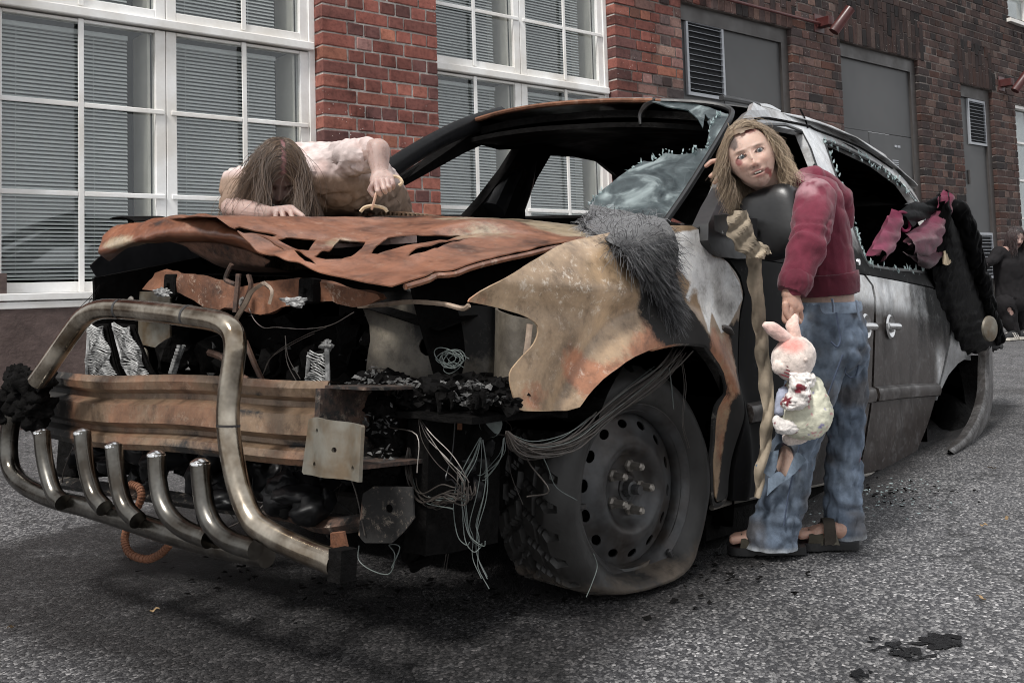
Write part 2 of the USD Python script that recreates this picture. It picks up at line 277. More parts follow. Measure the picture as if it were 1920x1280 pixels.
for row in range(8, 64):
    z0 = .93 + (row-8)*CRS - .0; z1 = z0 + CRS - JT
    if z1 > WTOP: break
    for a, b in solid((z0+z1)/2, -.4, 19.0):
        lint = [(o[0]-.12, o[1]+.12, o[3]) for o in OPEN[2:5] if o[3]-.02 < (z0+z1)/2 < o[3]+.66]
        s = a; step = HD if row % 2 else 2*HD; first = True
        off = 0 if (a > 0) else 0
        while s < b - .03:
            w = step if not (first and row % 2 and b-a > .5) else HD*1.5
            if row % 2 == 0 and rng.random() < .12: w = HD
            e = min(s+w, b)
            if b - e < .05: e = b
            mid = (s+e)/2
            if not any(l[0] < mid < l[1] for l in lint):
                bricks.append((s + (JT*.5 if s > a else 0), e - (JT*.5 if e < b else 0), z0, z1))
            s = e; first = False
for o in OPEN[2:5]:                                   # soldier courses over the doors
    s = o[0]-.11; k = 0
    while s < o[1]+.08:
        hs = [0, .22 + .05*((k*2) % 3), .47 + .04*((k*5) % 3), .66]
        for p, q in zip(hs[:-1], hs[1:]): bricks.append((s, s+.098, o[3]+p+.003, o[3]+q-.006))
        s += .1055; k += 1
eye = A([math.sin(PHI)*0, 0, CAMZ])
def seen(br):   # projected size, larger first; what the car or the frame hides goes last
    s, z = (br[0]+br[1])/2, (br[2]+br[3])/2; d = math.hypot(s, 6.5)
    return -(1e6 if (s < 3.6 or s > 8.0 or z > 3.75 or z < 1.45 or (s > 6.9 and z < 2.55)) else 0) + 1/d
order = sorted(range(len(bricks)), key=lambda i: -seen(bricks[i])); rest, rc = [], []
for n_, i in enumerate(order):
    a, b, z0, z1 = bricks[i]; soldier = z1-z0 > .12; t = tint((a+b)/2, (z0+z1)/2)*(.62 if soldier else 1)
    m = one_brick(a, b, z0, z1, rng.uniform(-.004, .006))
    if n_ < 300: ob(B, 'brick', m, 'brick_clay', smooth=False, at={'tint': t})
    else: rest.append(m); rc.append(np.tile(t, (len(m.vertices), 1)))
ob(B, 'brickwork', rest, 'brick_clay', smooth=False, kind='stuff', at={'tint': lambda v: np.repeat(np.concatenate(rc), 1, 0) if len(v) == sum(map(len, rc)) else None} if False else None)
_bw = stage.GetPrimAtPath(B+'/brickwork'); _m = cat_(rest)
UsdGeom.PrimvarsAPI(_bw).CreatePrimvar('tint', Sdf.ValueTypeNames.Color3fArray, 'vertex').Set(Vt.Vec3fArray.FromNumpy(np.vstack(rc).astype(np.float32)))
# plinth, rendered brown, stands a little proud of the brick and is cut for the window sills
pl = []
for a, b in ((SL, 1.565), (3.84, 4.72), (7.0, 7.94), (9.91, 10.95), (12.88, 14.07), (15.085, 15.8), (17.5, 26)): pl.append(bx(a, b, -.035, .3, -.1, .93))
for a, b in ((1.565, 3.84), (4.72, 7.0), (15.8, 17.5)): pl.append(bx(a, b, -.035, .3, -.1, .715))
for o in OPEN[2:5]: pl.append(bx(o[0], o[1], .02, .3, -.1, .15))
ob(B, 'plinth', pl, 'plaster_brown', smooth=False)
def slat(s0, s1, y, z, w, tilt):
    n = 4; P = [(w*(k/(n-1)-.5), .0025*(1-(2*k/(n-1)-1)**2)) for k in range(n)]; c, s = math.cos(tilt), math.sin(tilt); V = []
    for x in (s0, s1): V += [(x, y + c*p - s*q, z + s*p + c*q) for p, q in P]
    V = A(V); F = []
    for k in range(n-1): F += [(k, k+1, n+k+1), (k, n+k+1, n+k)]
    W = V - A([0, -s, c])*.0006; F = A(F); return trimesh.Trimesh(np.vstack([V, W]), np.vstack([F, F[:, ::-1]+len(V)]), process=False)
def window(s0, seam, s1, mA, mB, single):
    W = sub(B, 'window', None); y = .12; fr = []; T0, T1, ZB, ZT = 2.645, 2.585, .80, 4.55
    def bar(a, b, z0, z1, y0, y1, c=.004): fr.append(bx(a, b, y0, y1, z0, z1, c))
    for q in (s1-.052, s0):
        bar(q, q+.052, ZB, ZT, y-.012, y+.09); ob(W, 'frame_post', list(fr), 'white_paint', smooth=False); fr.clear()
    for a, b, mm in ((s0+.052, seam-.0025, mA), (seam+.0025, s1-.052, mB)):
        for z0, z1, top in ((.81, 2.575, 0), (2.652, ZT, 1)):
            st = .07; bt = .066 if not top else .062
            lf = .072 if a > s0+.1 else .07
            bar(a, a+lf, z0, z1, y, y+.07); bar(b-st, b, z0, z1, y, y+.07); bar(a+lf, b-st, z0, z0+bt, y+.001, y+.07); bar(a+lf, b-st, z1-(.02 if not top else .06), z1, y+.001, y+.07)
            g = ob(W, 'sash', list(fr), 'white_paint', smooth=False); fr.clear()
            bar(mm-.018, mm+.018, z0+(.0 if not top else .012), z1, y-.014, y-.001)
            for zm in ((1.437, 2.012) if not top else (3.155, 3.70)):
                bar(a+.03, mm-.0185, zm-.0155, zm+.0155, y-.013, y-.0015); bar(mm+.0185, b-.012, zm-.0155, zm+.0155, y-.013, y-.0015)
            ob(W, 'glazing_bars', list(fr), 'white_paint', smooth=False); fr.clear()
            ob(W, 'pane', bx(a+lf, b-st, y+.030, y+.034, z0+bt, z1-.02), 'window_glass', smooth=False)
            be = b-st-.15; bs = a+lf+.01
            zs = np.arange(z1-.09, z0+(.10 if not top else .05), -.0252); tl = math.radians(46); sl = []
            for k, zq in enumerate(zs):
                m = slat(bs, be, y+.12, zq + .001*math.sin(k*1.7), .0255, tl)
                if top or not single: sl.append(m)
                else: ob(W, 'slat', m, 'slat_paint', smooth=False)
            if sl: ob(W, 'blind', sl, 'slat_paint', smooth=False, kind='stuff')
            ob(W, 'blind_rail', [bx(bs, be, y+.10, y+.14, z1-.075, z1-.045), bx(bs, be, y+.105, y+.135, zs[-1]-.03, zs[-1]-.018)], 'slat_paint', smooth=False)
            ob(W, 'blind_cord', [tube([(q, y+.104, z1-.05), (q, y+.104, zs[-1])], .0012, 5) for q in (bs+.12*(be-bs), bs+.72*(be-bs))], 'slat_paint', smooth=False)
            ob(W, 'inner_lining', [bx(b-st-.028, b-st-.01, y+.071, y+.34, z0, z1), bx(a, b, y+.071, y+.34, z0-.02, z0+.012)], 'reveal_beige', smooth=False)
    bar(s0, s1-.02, T1, T0, y-.045, y+.06, .006)
    ob(W, 'transom', list(fr), 'white_paint', smooth=False)
    ob(W, 'sill', [bx(s0-.06, s1+.1, -.05, y+.02, .765, .808, .004), bx(s0-.045, s1+.1, -.042, y, .716, .758, .004)], 'white_paint', smooth=False)
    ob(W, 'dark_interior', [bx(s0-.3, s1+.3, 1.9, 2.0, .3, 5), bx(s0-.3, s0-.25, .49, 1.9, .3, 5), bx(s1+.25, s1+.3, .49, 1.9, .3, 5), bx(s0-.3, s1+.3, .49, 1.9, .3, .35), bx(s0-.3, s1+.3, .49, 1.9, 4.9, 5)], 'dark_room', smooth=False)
window(1.45, 2.597, 3.742, 2.037, 3.166, True)
window(4.66, 5.825, 6.942, 5.291, 6.367, True)
# far windows at the right edge
for s0, s1, z0, z1 in ((15.86, 17.4, 1.0, 3.35), (15.82, 17.4, 4.68, 6.4), (17.9, 19.8, 4.68, 6.4), (18.3, 20.2, 1.0, 3.35)):
    W = sub(B, 'window'); m = (s0+s1)/2; fr = [bx(s0, s0+.05, .03, .12, z0, z1), bx(s1-.05, s1, .03, .12, z0, z1), bx(s0+.05, s1-.05, .03, .12, z0, z0+.05), bx(s0+.05, s1-.05, .03, .12, z1-.05, z1), bx(m-.03, m+.03, .031, .12, z0+.05, z1-.05)]
    for q in np.linspace(z0, z1, 5)[1:-1]: fr += [bx(s0+.05, m-.03, .04, .1, q-.015, q+.015), bx(m+.03, s1-.05, .04, .1, q-.015, q+.015)]
    ob(W, 'frame', fr, 'white_paint', smooth=False); ob(W, 'pane', bx(s0+.05, s1-.05, .105, .109, z0, z1), 'window_glass', smooth=False)
    ob(W, 'backing', bx(s0, s1, .3, .32, z0, z1), 'slat_paint', smooth=False); ob(W, 'sill', bx(s0-.06, s1+.06, -.06, .1, z0-.06, z0-.002, .004), 'white_paint', smooth=False)
def louvre(D, s0, s1, z0, z1, y, n):
    L = sub(B, 'louvre'); f = .035
    ob(L, 'louvre_frame', [bx(s0, s0+f, y-.03, y, z0, z1), bx(s1-f, s1, y-.03, y, z0, z1), bx(s0+f, s1-f, y-.03, y, z0, z0+f), bx(s0+f, s1-f, y-.03, y, z1-f, z1)], 'louvre_grey', smooth=False)
    for q in np.linspace(z0+f, z1-f, n+1)[:-1]+.012: 
        m = bx(s0+f, s1-f, -.014, .014, -.002, .002); m.apply_transform(trimesh.transformations.rotation_matrix(math.radians(14), [1, 0, 0])); m.apply_translation([0, y-.024, q+.02])
        ob(L, 'louvre_blade', m, 'louvre_grey', smooth=False)
    ob(L, 'louvre_back', bx(s0+f, s1-f, y-.005, y-.001, z0+f, z1-f), 'dark_room', smooth=False)
def opening_frame(o, y=.09):
    a, b, z0, z1, d = o
    return [bx(b-.13, b-.002, y-.03, y+.06, z0, z1-.002), bx(a+.002, b-.13, y-.03, y+.06, z1-.17, z1-.002)]  # head bar made tall and dark to stand in for the lintel shadow
D1 = sub(B, 'steel_panel'); ob(D1, 'door_leaf', bx(8.73, 9.81, .092, .12, .15, 3.57), 'grey_door', smooth=False); ob(D1, 'fixed_panel', bx(7.94, 8.727, .098, .12, .15, 3.57), 'grey_door', smooth=False); ob(D1, 'door_frame', opening_frame(OPEN[2]), 'dark_frame', smooth=False)
louvre(D1, 8.09, 8.722, 2.70, 3.51, .096, 12)
D2 = sub(B, 'steel_panel'); ob(D2, 'upper_panel', bx(10.95, 12.78, .094, .12, 2.605, 3.58), 'grey_door', smooth=False); ob(D2, 'door_leaf', bx(11.673, 12.78, .09, .12, .15, 2.595), 'grey_door', smooth=False); ob(D2, 'fixed_panel', bx(10.95, 11.665, .095, .12, .15, 2.600), 'grey_door', smooth=False); ob(D2, 'door_frame', opening_frame(OPEN[3]), 'dark_frame', smooth=False)
ob(D2, 'lock_plate', bx(12.30, 12.35, .082, .09, 2.44, 2.47), 'louvre_grey', smooth=False); ob(D2, 'lock_plate', bx(12.38, 12.43, .082, .09, 2.44, 2.47), 'louvre_grey', smooth=False)
for q in np.arange(2.05, 2.27, .026): ob(D2, 'vent_blade', bx(12.22, 12.36, .080, .09, q, q+.012), 'louvre_grey', smooth=False)
ob(D2, 'hinge', tube([(12.76, .078, 1.9), (12.76, .078, 2.1)], .018, 8), 'dark_frame')
D3 = sub(B, 'steel_panel'); ob(D3, 'door_leaf', bx(14.08, 15.0, .095, .12, .15, 3.40), 'grey_door', smooth=False); ob(D3, 'door_frame', opening_frame(OPEN[4]), 'dark_frame', smooth=False)
louvre(D3, 14.42, 14.98, 2.635, 3.305, .094, 12); louvre(D3, 14.42, 14.98, .683, 1.348, .094, 12)
ob(D3, 'hinge', tube([(14.36, .085, 2.05), (14.36, .085, 2.25)], .02, 8), 'dark_frame')
ob(B, 'threshold', bx(13.9, 15.2, -.05, .4, .115, .165, .005), 'curb_white', smooth=False)
ob(B, 'pavement_step', bx(12.9, 24, -.34, -.036, -.05, .05, .01), 'plaster_brown', smooth=False)
# red lamp arm with its pipe, and a second one further on
def wall_lamp(s, z, label, pipe):
    L = thing('wall_lamp', label, 'wall lamp', BW)
    h = tube([(s-.05, -.20, z-.15), (s+.10, -.34, z+.12)], .062, 14); ob(L, 'lamp_head', h, 'red_paint')
    ob(L, 'bracket', [bx(s-.09, s+.03, -.17, -.001, z-.06, z+.05, .006), bx(s-.14, s+.06, -.012, -.001, z-.12, z+.1, .003)], 'red_paint', smooth=False)
    if pipe: ob(L, 'pipe', tube([(s-pipe, -.045, z-.03), (s-.08, -.045, z-.02)], .017, 10), 'red_paint')
wall_lamp(10.53, 3.80, 'dark red tubular lamp on brick pier between the two wide grey doors', 3.6)
wall_lamp(15.45, 3.62, 'dark red wall lamp near far right window beyond the narrow grey door', 0)
# ---------------------------------------------------------------- the burnt minivan: materials
def masked(name, base, white, char, rust, rough=(.55, .4, .85, .75), metal=(0, 0, 0, 0), ns=55., jag=.55, bump=.35, bd=.004, flake=None, spec=.5, amt=.10, grime=.35, mott=.5, coat=0., soft=.10):
    """four paint states mixed by the mesh's mask primvar: r = white / bright, g = char, b = rust; noise frays their borders."""
    n = {'tc': ('texture_coordinate', {}), 'at': ('attribute', {'attribute': 'mask'}), 'sp': ('separate_color', {}), 'n1': ('noise_texture', {'scale': ns, 'detail': 7., 'roughness': .7}), 'n0': ('noise_texture', {'scale': 9., 'detail': 5., 'roughness': .65}),
         'n2': ('noise_texture', {'scale': 140., 'detail': 3., 'roughness': .6}), 'na': ('math', {'math_type': 'add'}), 'nb': ('math', {'math_type': 'multiply_add', 'value2': jag, 'value3': -jag}),
         'vb': ('rgb_ramp', {'ramp': [(.3, (1-amt,)*3), (.5, (1, 1, 1)), (.72, (1+amt*.8,)*3)]}), 'vm': ('mix', {'mix_type': 'multiply', 'fac': 1.}), 'bp': ('bump', {'strength': bump, 'distance': bd}),
         'p': ('principled_bsdf', {'specular_ior_level': spec, 'coat_weight': coat, 'coat_roughness': .15})}
    L = [('tc.object', f'{k}.vector') for k in ('n1', 'n0', 'n2')] + [('at.color', 'sp.color'), ('n1.fac', 'na.value1'), ('n0.fac', 'na.value2'), ('na.value', 'nb.value1'), ('n1.fac', 'bp.height'), ('bp.normal', 'p.normal')]
    cols, prev, pr, pm = (rust, char, white), None, None, None
    for ch, c, r, m in (('b', rust, rough[3], metal[3]), ('r', white, rough[1], metal[1]), ('g', char, rough[2], metal[2])):
        n['s'+ch] = ('math', {'math_type': 'add'}); n['f'+ch] = ('map_range', {'from_min': .5-soft, 'from_max': .5+soft, 'clamp': True}); n['c'+ch] = ('mix', {'color2': c, **({'color1': base} if prev is None else {})})
        n['r'+ch] = ('mix', {'color2': (r,)*3, **({'color1': (rough[0],)*3} if prev is None else {})}); n['m'+ch] = ('mix', {'color2': (m,)*3, **({'color1': (metal[0],)*3} if prev is None else {})})
        L += [(f'sp.{ch}', f's{ch}.value1'), ('nb.value', f's{ch}.value2'), (f's{ch}.value', f'f{ch}.value')] + [(f'f{ch}.result', f'{q}{ch}.fac') for q in 'crm']
        if prev: L += [(f'{q}{prev}.color', f'{q}{ch}.color1') for q in 'crm']
        prev = ch
    last = f'c{prev}.color'
    L += [('n2.fac', 'vb.fac'), (last, 'vm.color1'), ('vb.color', 'vm.color2')]
    n['gn'] = ('noise_texture', {'scale': 5.5, 'detail': 8., 'roughness': .62, 'distortion': .9}); n['gr'] = ('rgb_ramp', {'ramp': [(.30, (grime, grime*.93, grime*.88)), (.44, (.80, .78, .76)), (.55, (1.0, 1.0, 1.0)), (.70, (1.22, 1.19, 1.15))]}); n['gm'] = ('mix', {'mix_type': 'multiply', 'fac': 1.})
    L += [('tc.object', 'gn.vector'), ('gn.fac', 'gr.fac'), ('vm.color', 'gm.color1'), ('gr.color', 'gm.color2')]; last = 'gm.color'
    n['hn'] = ('noise_texture', {'scale': 21., 'detail': 9., 'roughness': .72}); n['hr'] = ('rgb_ramp', {'ramp': [(.34, (mott, mott*.96, mott*.92)), (.47, (.95, .94, .93)), (.6, (1.08, 1.07, 1.06)), (.7, (1.3, 1.28, 1.25))]}); n['hm'] = ('mix', {'mix_type': 'multiply', 'fac': 1.})
    L += [('tc.object', 'hn.vector'), ('hn.fac', 'hr.fac'), (last, 'hm.color1'), ('hr.color', 'hm.color2')]; last = 'hm.color'
    if flake:
        n['fv'] = ('noise_texture', {'scale': 30., 'detail': 9., 'roughness': .82, 'distortion': .25}); n['flr'] = ('rgb_ramp', {'ramp': [(.545, (0, 0, 0)), (.60, (.55,)*3), (.68, (.95,)*3)]}); n['fa'] = ('attribute', {'attribute': 'flake'}); n['fm'] = ('mix', {'mix_type': 'multiply', 'fac': 1.}); n['fx'] = ('mix', {'color2': flake})
        L += [('tc.object', 'fv.vector'), ('fv.fac', 'flr.fac'), ('fa.color', 'fm.color1'), ('flr.color', 'fm.color2'), ('fm.color', 'fx.fac'), (last, 'fx.color1')]; last = 'fx.color'
    L += [(last, 'p.base_color'), (f'r{prev}.color', 'p.roughness'), (f'm{prev}.color', 'p.metallic')]
    mat(name, n, L)
masked('fender_metal', (.33, .235, .15), (.82, .83, .83), (.010, .009, .0085), (.34, .155, .085), rough=(.36, .35, .9, .5), flake=(.74, .67, .58), bump=.10, spec=.6)
masked('hood_metal', (.205, .092, .055), (.29, .235, .165), (.022, .018, .016), (.155, .058, .030), rough=(.30, .26, .40, .38), bump=.12, flake=(.5, .40, .32), grime=.22, spec=.6)
masked('silver_paint', (.36, .37, .38), (.72, .74, .76), (.005, .005, .0055), (.036, .030, .028), rough=(.24, .2, .8, .27), metal=(.6, .4, 0, .5), bump=.08, bd=.002, amt=.12, soft=.42, jag=.7, grime=.5, spec=.18, mott=.75)
masked('rusty_iron', (.10, .055, .038), (.28, .215, .165), (.007, .0065, .0062), (.155, .064, .032), rough=(.75, .6, .85, .8), bump=.6, flake=(.6, .5, .4))
masked('sooty_steel', (.10, .088, .070), (.135, .12, .095), (.006, .0055, .0052), (.10, .06, .04), rough=(.5, .45, .7, .7), bump=.3, flake=(.3, .27, .22))
simple('char', (.0045, .0042, .0041), .75, spec=.05, ns=40, amt=.6, bump=.8, bd=.012, rv=.3)
simple('char_gloss', (.005, .005, .0055), .36, spec=.22, ns=9, amt=.4, bump=.5, bd=.006, rv=.2)
simple('ash', (.13, .128, .125), .85, ns=70, amt=.75, bump=1., bd=.01, dirt=(.12, .12, .12), ns2=22)
simple('black_plastic', (.008, .008, .0085), .40, ns=60, amt=.25, bump=.15, rv=.12, ns2=6)
masked('rubber', (.017, .0165, .016), (.055, .045, .036), (.003, .003, .003), (.03, .024, .018), rough=(.45, .8, .6, .7), bump=.3, spec=.4)
simple('steel_dull', (.055, .056, .058), .42, metal=.55, ns=25, amt=.45, bump=.1, dirt=(.55, .45, .38), ns2=9)
simple('lug_steel', (.26, .24, .215), .42, metal=.8, ns=60, amt=.3, bump=.1)
simple('plate_grey', (.165, .155, .13), .5, metal=.35, ns=18, amt=.28, bump=.15, dirt=(.7, .55, .42), ns2=14)
simple('beam_tan', (.205, .150, .105), .4, metal=.3, ns=22, amt=.35, bump=.2, dirt=(.55, .45, .4), ns2=7)
simple('stained_chrome', (.46, .415, .345), .22, metal=1., ns=14, amt=.34, bump=.08, bd=.004, rv=.16, dirt=(.27, .215, .165), ns2=8)
masked('beam_steel', (.175, .122, .082), (.26, .205, .15), (.012, .011, .0105), (.16, .085, .05), rough=(.38, .4, .7, .6), metal=(.3, .2, 0, .1), bump=.15, grime=.28, flake=(.4, .33, .26))
simple('blued_chrome', (.135, .13, .118), .24, metal=1., ns=13, amt=.35, bump=.05, rv=.12, dirt=(.45, .4, .36), ns2=9)
simple('chrome', (.62, .62, .62), .14, metal=1., ns=8, amt=.1, bump=.02)
simple('copper_wire', (.05, .043, .038), .45, metal=.4, ns=60, amt=.6)
simple('pale_wire', (.085, .10, .095), .5, ns=60, amt=.4)
simple('aluminium_melt', (.34, .34, .335), .5, metal=.35, ns=60, amt=.6, bump=.6, dirt=(.2, .2, .2), ns2=25)
simple('fabric_black', (.010, .010, .011), .75, ns=80, amt=.3, bump=.4)
mat('broken_glass', {'tc': ('texture_coordinate', {}), 't': ('transparent_bsdf', {'color': (.5, .58, .58)}), 'd': ('principled_bsdf', {'base_color': (.20, .25, .26), 'roughness': .12, 'specular_ior_level': .8}), 'v': ('voronoi_texture', {'scale': 26., 'feature': 'distance_to_edge'}), 'n': ('noise_texture', {'scale': 7., 'detail': 5., 'distortion': 1.5}), 'r': ('rgb_ramp', {'ramp': [(.0, (1, 1, 1)), (.012, (.9,)*3), (.03, (.1,)*3), (.08, (0, 0, 0))]}),
    'nr': ('rgb_ramp', {'ramp': [(.32, (.30,)*3), (.68, (.85,)*3)]}), 'mx': ('mix', {'mix_type': 'screen', 'fac': .5}), 'bp': ('bump', {'strength': .35, 'distance': .01}), 'c': ('rgb_ramp', {'ramp': [(.3, (.015, .022, .025)), (.52, (.05, .068, .072)), (.75, (.26, .31, .31))]}), 'm': ('mix_closure', {})},
    [('tc.object', 'v.vector'), ('tc.object', 'n.vector'), ('v.distance', 'r.fac'), ('n.fac', 'nr.fac'), ('nr.color', 'mx.color1'), ('r.color', 'mx.color2'), ('n.fac', 'bp.height'), ('bp.normal', 'd.normal'), ('n.fac', 'c.fac'), ('c.color', 'd.base_color'), ('mx.color', 'm.fac'), ('t.BSDF', 'm.closure1'), ('d.BSDF', 'm.closure2')], surface='m.closure')
mat('shard_glass', {'t': ('transparent_bsdf', {'color': (.7, .8, .8)}), 'd': ('principled_bsdf', {'base_color': (.45, .55, .55), 'roughness': .15, 'specular_ior_level': .9}), 'm': ('mix_closure', {'fac': .62})}, [('t.BSDF', 'm.closure1'), ('d.BSDF', 'm.closure2')], surface='m.closure')
# ---------------------------------------------------------------- body surfaces (car frame: x forward, y left, z up, metres)
def side_y(X, Z):
    X, Z = np.asarray(X, float), np.asarray(Z, float); Y = .965 - .30*np.maximum(0, .55-Z)**2
    Y = np.where(Z > 1.03, .955-.44*(Z-1.03), np.where(Z > .9, Y-.010*((Z-.9)/.13), Y))
    Y = Y - np.where(X > .1, .13*((X-.1)/.8)**2, 0); return Y - np.where(X < -3.1, .10*((-3.1-X)/.8)**2, 0)
def roof_z(X, Y):
    ze = np.interp(X, [-4.0, -3.8, -3.5, -3, -2.4, -1.9, -1.4, -1.15], [1.60, 1.67, 1.71, 1.745, 1.755, 1.725, 1.665, 1.628])
    return ze + .05*(1-np.abs(Y/.66)**2.4) + np.interp(X, [-3, -1.25], [.04, .12])*(.66-Y)/1.32
def hood_z(X, Y):
    zr = np.interp(Y, [-.8, -.47, -.2, .04, .26, .47, .63, .72], [1.201, 1.185, 1.168, 1.145, 1.121, 1.087, 1.053, 1.03]); zf = np.interp(Y, [-.7, -.5, -.25, -.07, .087, .146, .2, .258, .31, .41, .556, .70], [1.043, 1.045, 1.035, 1.02, 1.004, .976, .947, .909, .886, .872, .837, .814])
    xf = np.interp(Y, [-.7, -.5, -.25, 0, .15, .7], [.60, .60, .68, .76, .78, .78]); t = np.clip((X+.35)/(xf+.35), 0, 1.15)
    return zr + (zf-zr)*t**np.interp(Y, [-.1, .35], [.72, 1.55]) + .022*np.exp(-((X-.12)/.16)**2-((Y-.42)/.12)**2)
xz = lambda P: [(p[0], p[2]) for p in P]
xy = lambda P: [(p[0], p[1]) for p in P]
yz = lambda P: [(p[1], p[2]) for p in P]
FLARE = lambda X, Z: .032*np.exp(-((np.hypot(X-.02, Z-.30)-.44)/.055)**2)
CREASE = lambda X, Z: .018*np.exp(-((Z-(.80+.10*np.minimum(X, .3)))/.035)**2)
def side_fn(X, Z, o=0.): return np.column_stack([X, side_y(X, Z)+FLARE(X, Z)+o, Z])
def blob(v, c, rx, rz, ax=(0, 2), ang=0.):
    d = v[:, list(ax)] - A([c[ax[0]], c[ax[1]]]); ca, sa = math.cos(ang), math.sin(ang)
    return np.exp(-(((d[:, 0]*ca+d[:, 1]*sa)/rx)**2+((-d[:, 0]*sa+d[:, 1]*ca)/rz)**2))
def inpoly(v, P, soft=.02, ax=(0, 2)):
    pg = Polygon([(p[ax[0]], p[ax[1]]) for p in P]); pts = shapely.points(v[:, ax[0]], v[:, ax[1]])
    d = shapely.distance(pts, pg.exterior)*np.where(shapely.contains(pg, pts), 1, -1); return np.clip(.5+d/(2*soft), 0, 1)
def msk(r, g, b): return np.column_stack([np.clip(np.broadcast_to(q, np.broadcast_shapes(np.shape(r), np.shape(g), np.shape(b))), 0, 1) for q in (r, g, b)])
CAR = thing('burnt_minivan', 'burnt out silver minivan with rusty buckled hood and chrome bull bar', 'minivan', CARW)
# ---- left front fender
FP = P_([(.751,.879,.781),(.718,.887,.807),(.650,.904,.842),(.588,.917,.871),(.522,.929,.898),(.433,.940,.930),(.353,.948,.950),(.213,.956,.982),(.028,.956,1.019),(-.152,.952,1.036),(-.153,.958,.991),(-.225,.960,.964),(-.319,.960,.959),(-.392,.963,.921),(-.422,.965,.865),(-.394,.965,.813),(-.381,.965,.730),(-.369,.965,.639),(-.352,.965,.521),(-.334,.956,.375),(-.335,.945,.294),(-.260,.945,.293),(-.229,.958,.401),(-.233,.962,.444),(-.244,.965,.544),(-.268,.965,.590),(-.215,.965,.655),(-.127,.965,.705),(-.099,.965,.716),(.031,.965,.716),(.177,.964,.700),(.277,.959,.674),(.355,.952,.635),(.404,.946,.597),(.438,.942,.559),(.526,.928,.558),(.607,.913,.562),(.616,.911,.580),(.629,.908,.617),(.630,.908,.643),(.603,.914,.670),(.567,.921,.698),(.555,.923,.722),(.559,.922,.744),(.598,.915,.760),(.668,.900,.772),(.728,.885,.779)])
FW = P_([(.067,.958,.988),(-.153,.955,1.027),(-.225,.960,.961),(-.326,.961,.955),(-.396,.965,.899),(-.418,.965,.854),(-.317,.965,.770),(-.264,.965,.745),(-.206,.965,.805),(-.170,.965,.756),(-.093,.965,.709),(-.087,.965,.751),(-.118,.965,.794),(-.068,.965,.834),(-.087,.965,.877),(-.008,.965,.906),(.020,.961,.952)])
FK = P_([(.051,.965,.881),(-.002,.965,.891),(-.074,.965,.834),(-.068,.965,.778),(-.131,.965,.738),(-.068,.965,.711),(.016,.965,.720),(-.037,.965,.776)])
FB = P_([(-.163,.965,.803),(-.271,.965,.794),(-.417,.965,.808),(-.376,.965,.639),(-.356,.952,.344),(-.259,.945,.295),(-.212,.964,.497),(-.099,.965,.709)])
_fl = P_([(.490,.934,.824),(.301,.957,.849),(.595,.915,.829)])
_fr = P_([(.416,.945,.651),(.553,.923,.695),(.566,.921,.594),(.107,.965,.770),(.232,.961,.715)])
def fender_mask(v):
    w = inpoly(v, FW, .012); w = w*(1-.9*blob(v, FW[12], .035, .09)) 
    c = .95*inpoly(v, FK, .05) + .75*inpoly(v, P_([(.338,.949,.952),(.176,.957,.983),(.046,.962,.936),(.051,.965,.826),(-.022,.965,.776),(.107,.965,.757),(.185,.964,.819),(.280,.958,.901)]), .07)
    c = c + .9*inpoly(v, P_([(-.306,.965,.770),(-.428,.965,.808),(-.387,.965,.639),(-.366,.944,.284),(-.259,.945,.295),(-.278,.956,.379),(-.313,.965,.551),(-.351,.965,.654)]), .03)
    r = .55*inpoly(v, FB, .04)*(1-w) + .75*blob(v, _fr[0], .10, .05, ang=.5) + .6*blob(v, _fr[2], .06, .06) + .5*blob(v, FP[0], .10, .05) + .45*blob(v, _fr[3], .12, .05) + .5*blob(v, FP[29], .2, .03)
    c = c + .7*inpoly(v, P_([(.147,.965,.821),(.016,.965,.829),(-.099,.965,.712),(.016,.965,.717),(.093,.965,.708),(.209,.963,.696)]), .06) + .45*np.exp(-((np.hypot(v[:, 0]-.02, v[:, 2]-.30)-.41)/.03)**2)*sstep(.2, -.1, v[:, 0]) + .35*blob(v, FP[20], .05, .2)
    r = r + .55*np.exp(-((np.hypot(v[:, 0]-.02, v[:, 2]-.30)-.44)/.05)**2)*sstep(0, .3, v[:, 0]) + .5*noise3(v, 4., 77, 3)
    return msk(w*.98, c, r)
def chaikin(P, it=1):
    P = A(P)
    for _ in range(it): Q = np.roll(P, -1, 0); P = np.vstack([np.column_stack([.8*P+.2*Q]), np.column_stack([.2*P+.8*Q])]).reshape(2, len(P), -1).transpose(1, 0, 2).reshape(-1, P.shape[1])
    return P
_ftop = shapely.LineString(xz(FP[:9]))
def fender_fn(X, Z):
    d = shapely.distance(shapely.points(X, Z), _ftop); Y = side_y(X, Z)+FLARE(X, Z)+CREASE(X, Z)*sstep(-.3, 0, X)-.055*np.exp(-d/.03)*sstep(.62, .35, X)-.018*np.exp(-((np.hypot(X-.02, Z-.30)-.53)/.035)**2)*sstep(-.25, 0, X)+noise3(np.column_stack([X, 0*X, Z]), 9, 12, 2)*.010
    return np.column_stack([X, Y, Z])
ob(CAR, 'front_fender', panel(chaikin(xz(FP)), fender_fn, .004, .011, flip=True), 'fender_metal', smooth=50, label='tan scorched front fender with peeling white paint at its rear',
   at={'mask': fender_mask, 'flake': lambda v: np.clip(1.1*blob(v, _fl[0], .16, .06)+.9*blob(v, _fl[1], .13, .09)+.5*blob(v, _fr[0], .12, .06, ang=.5)+.4*blob(v, _fr[2], .08, .08), 0, 1)})
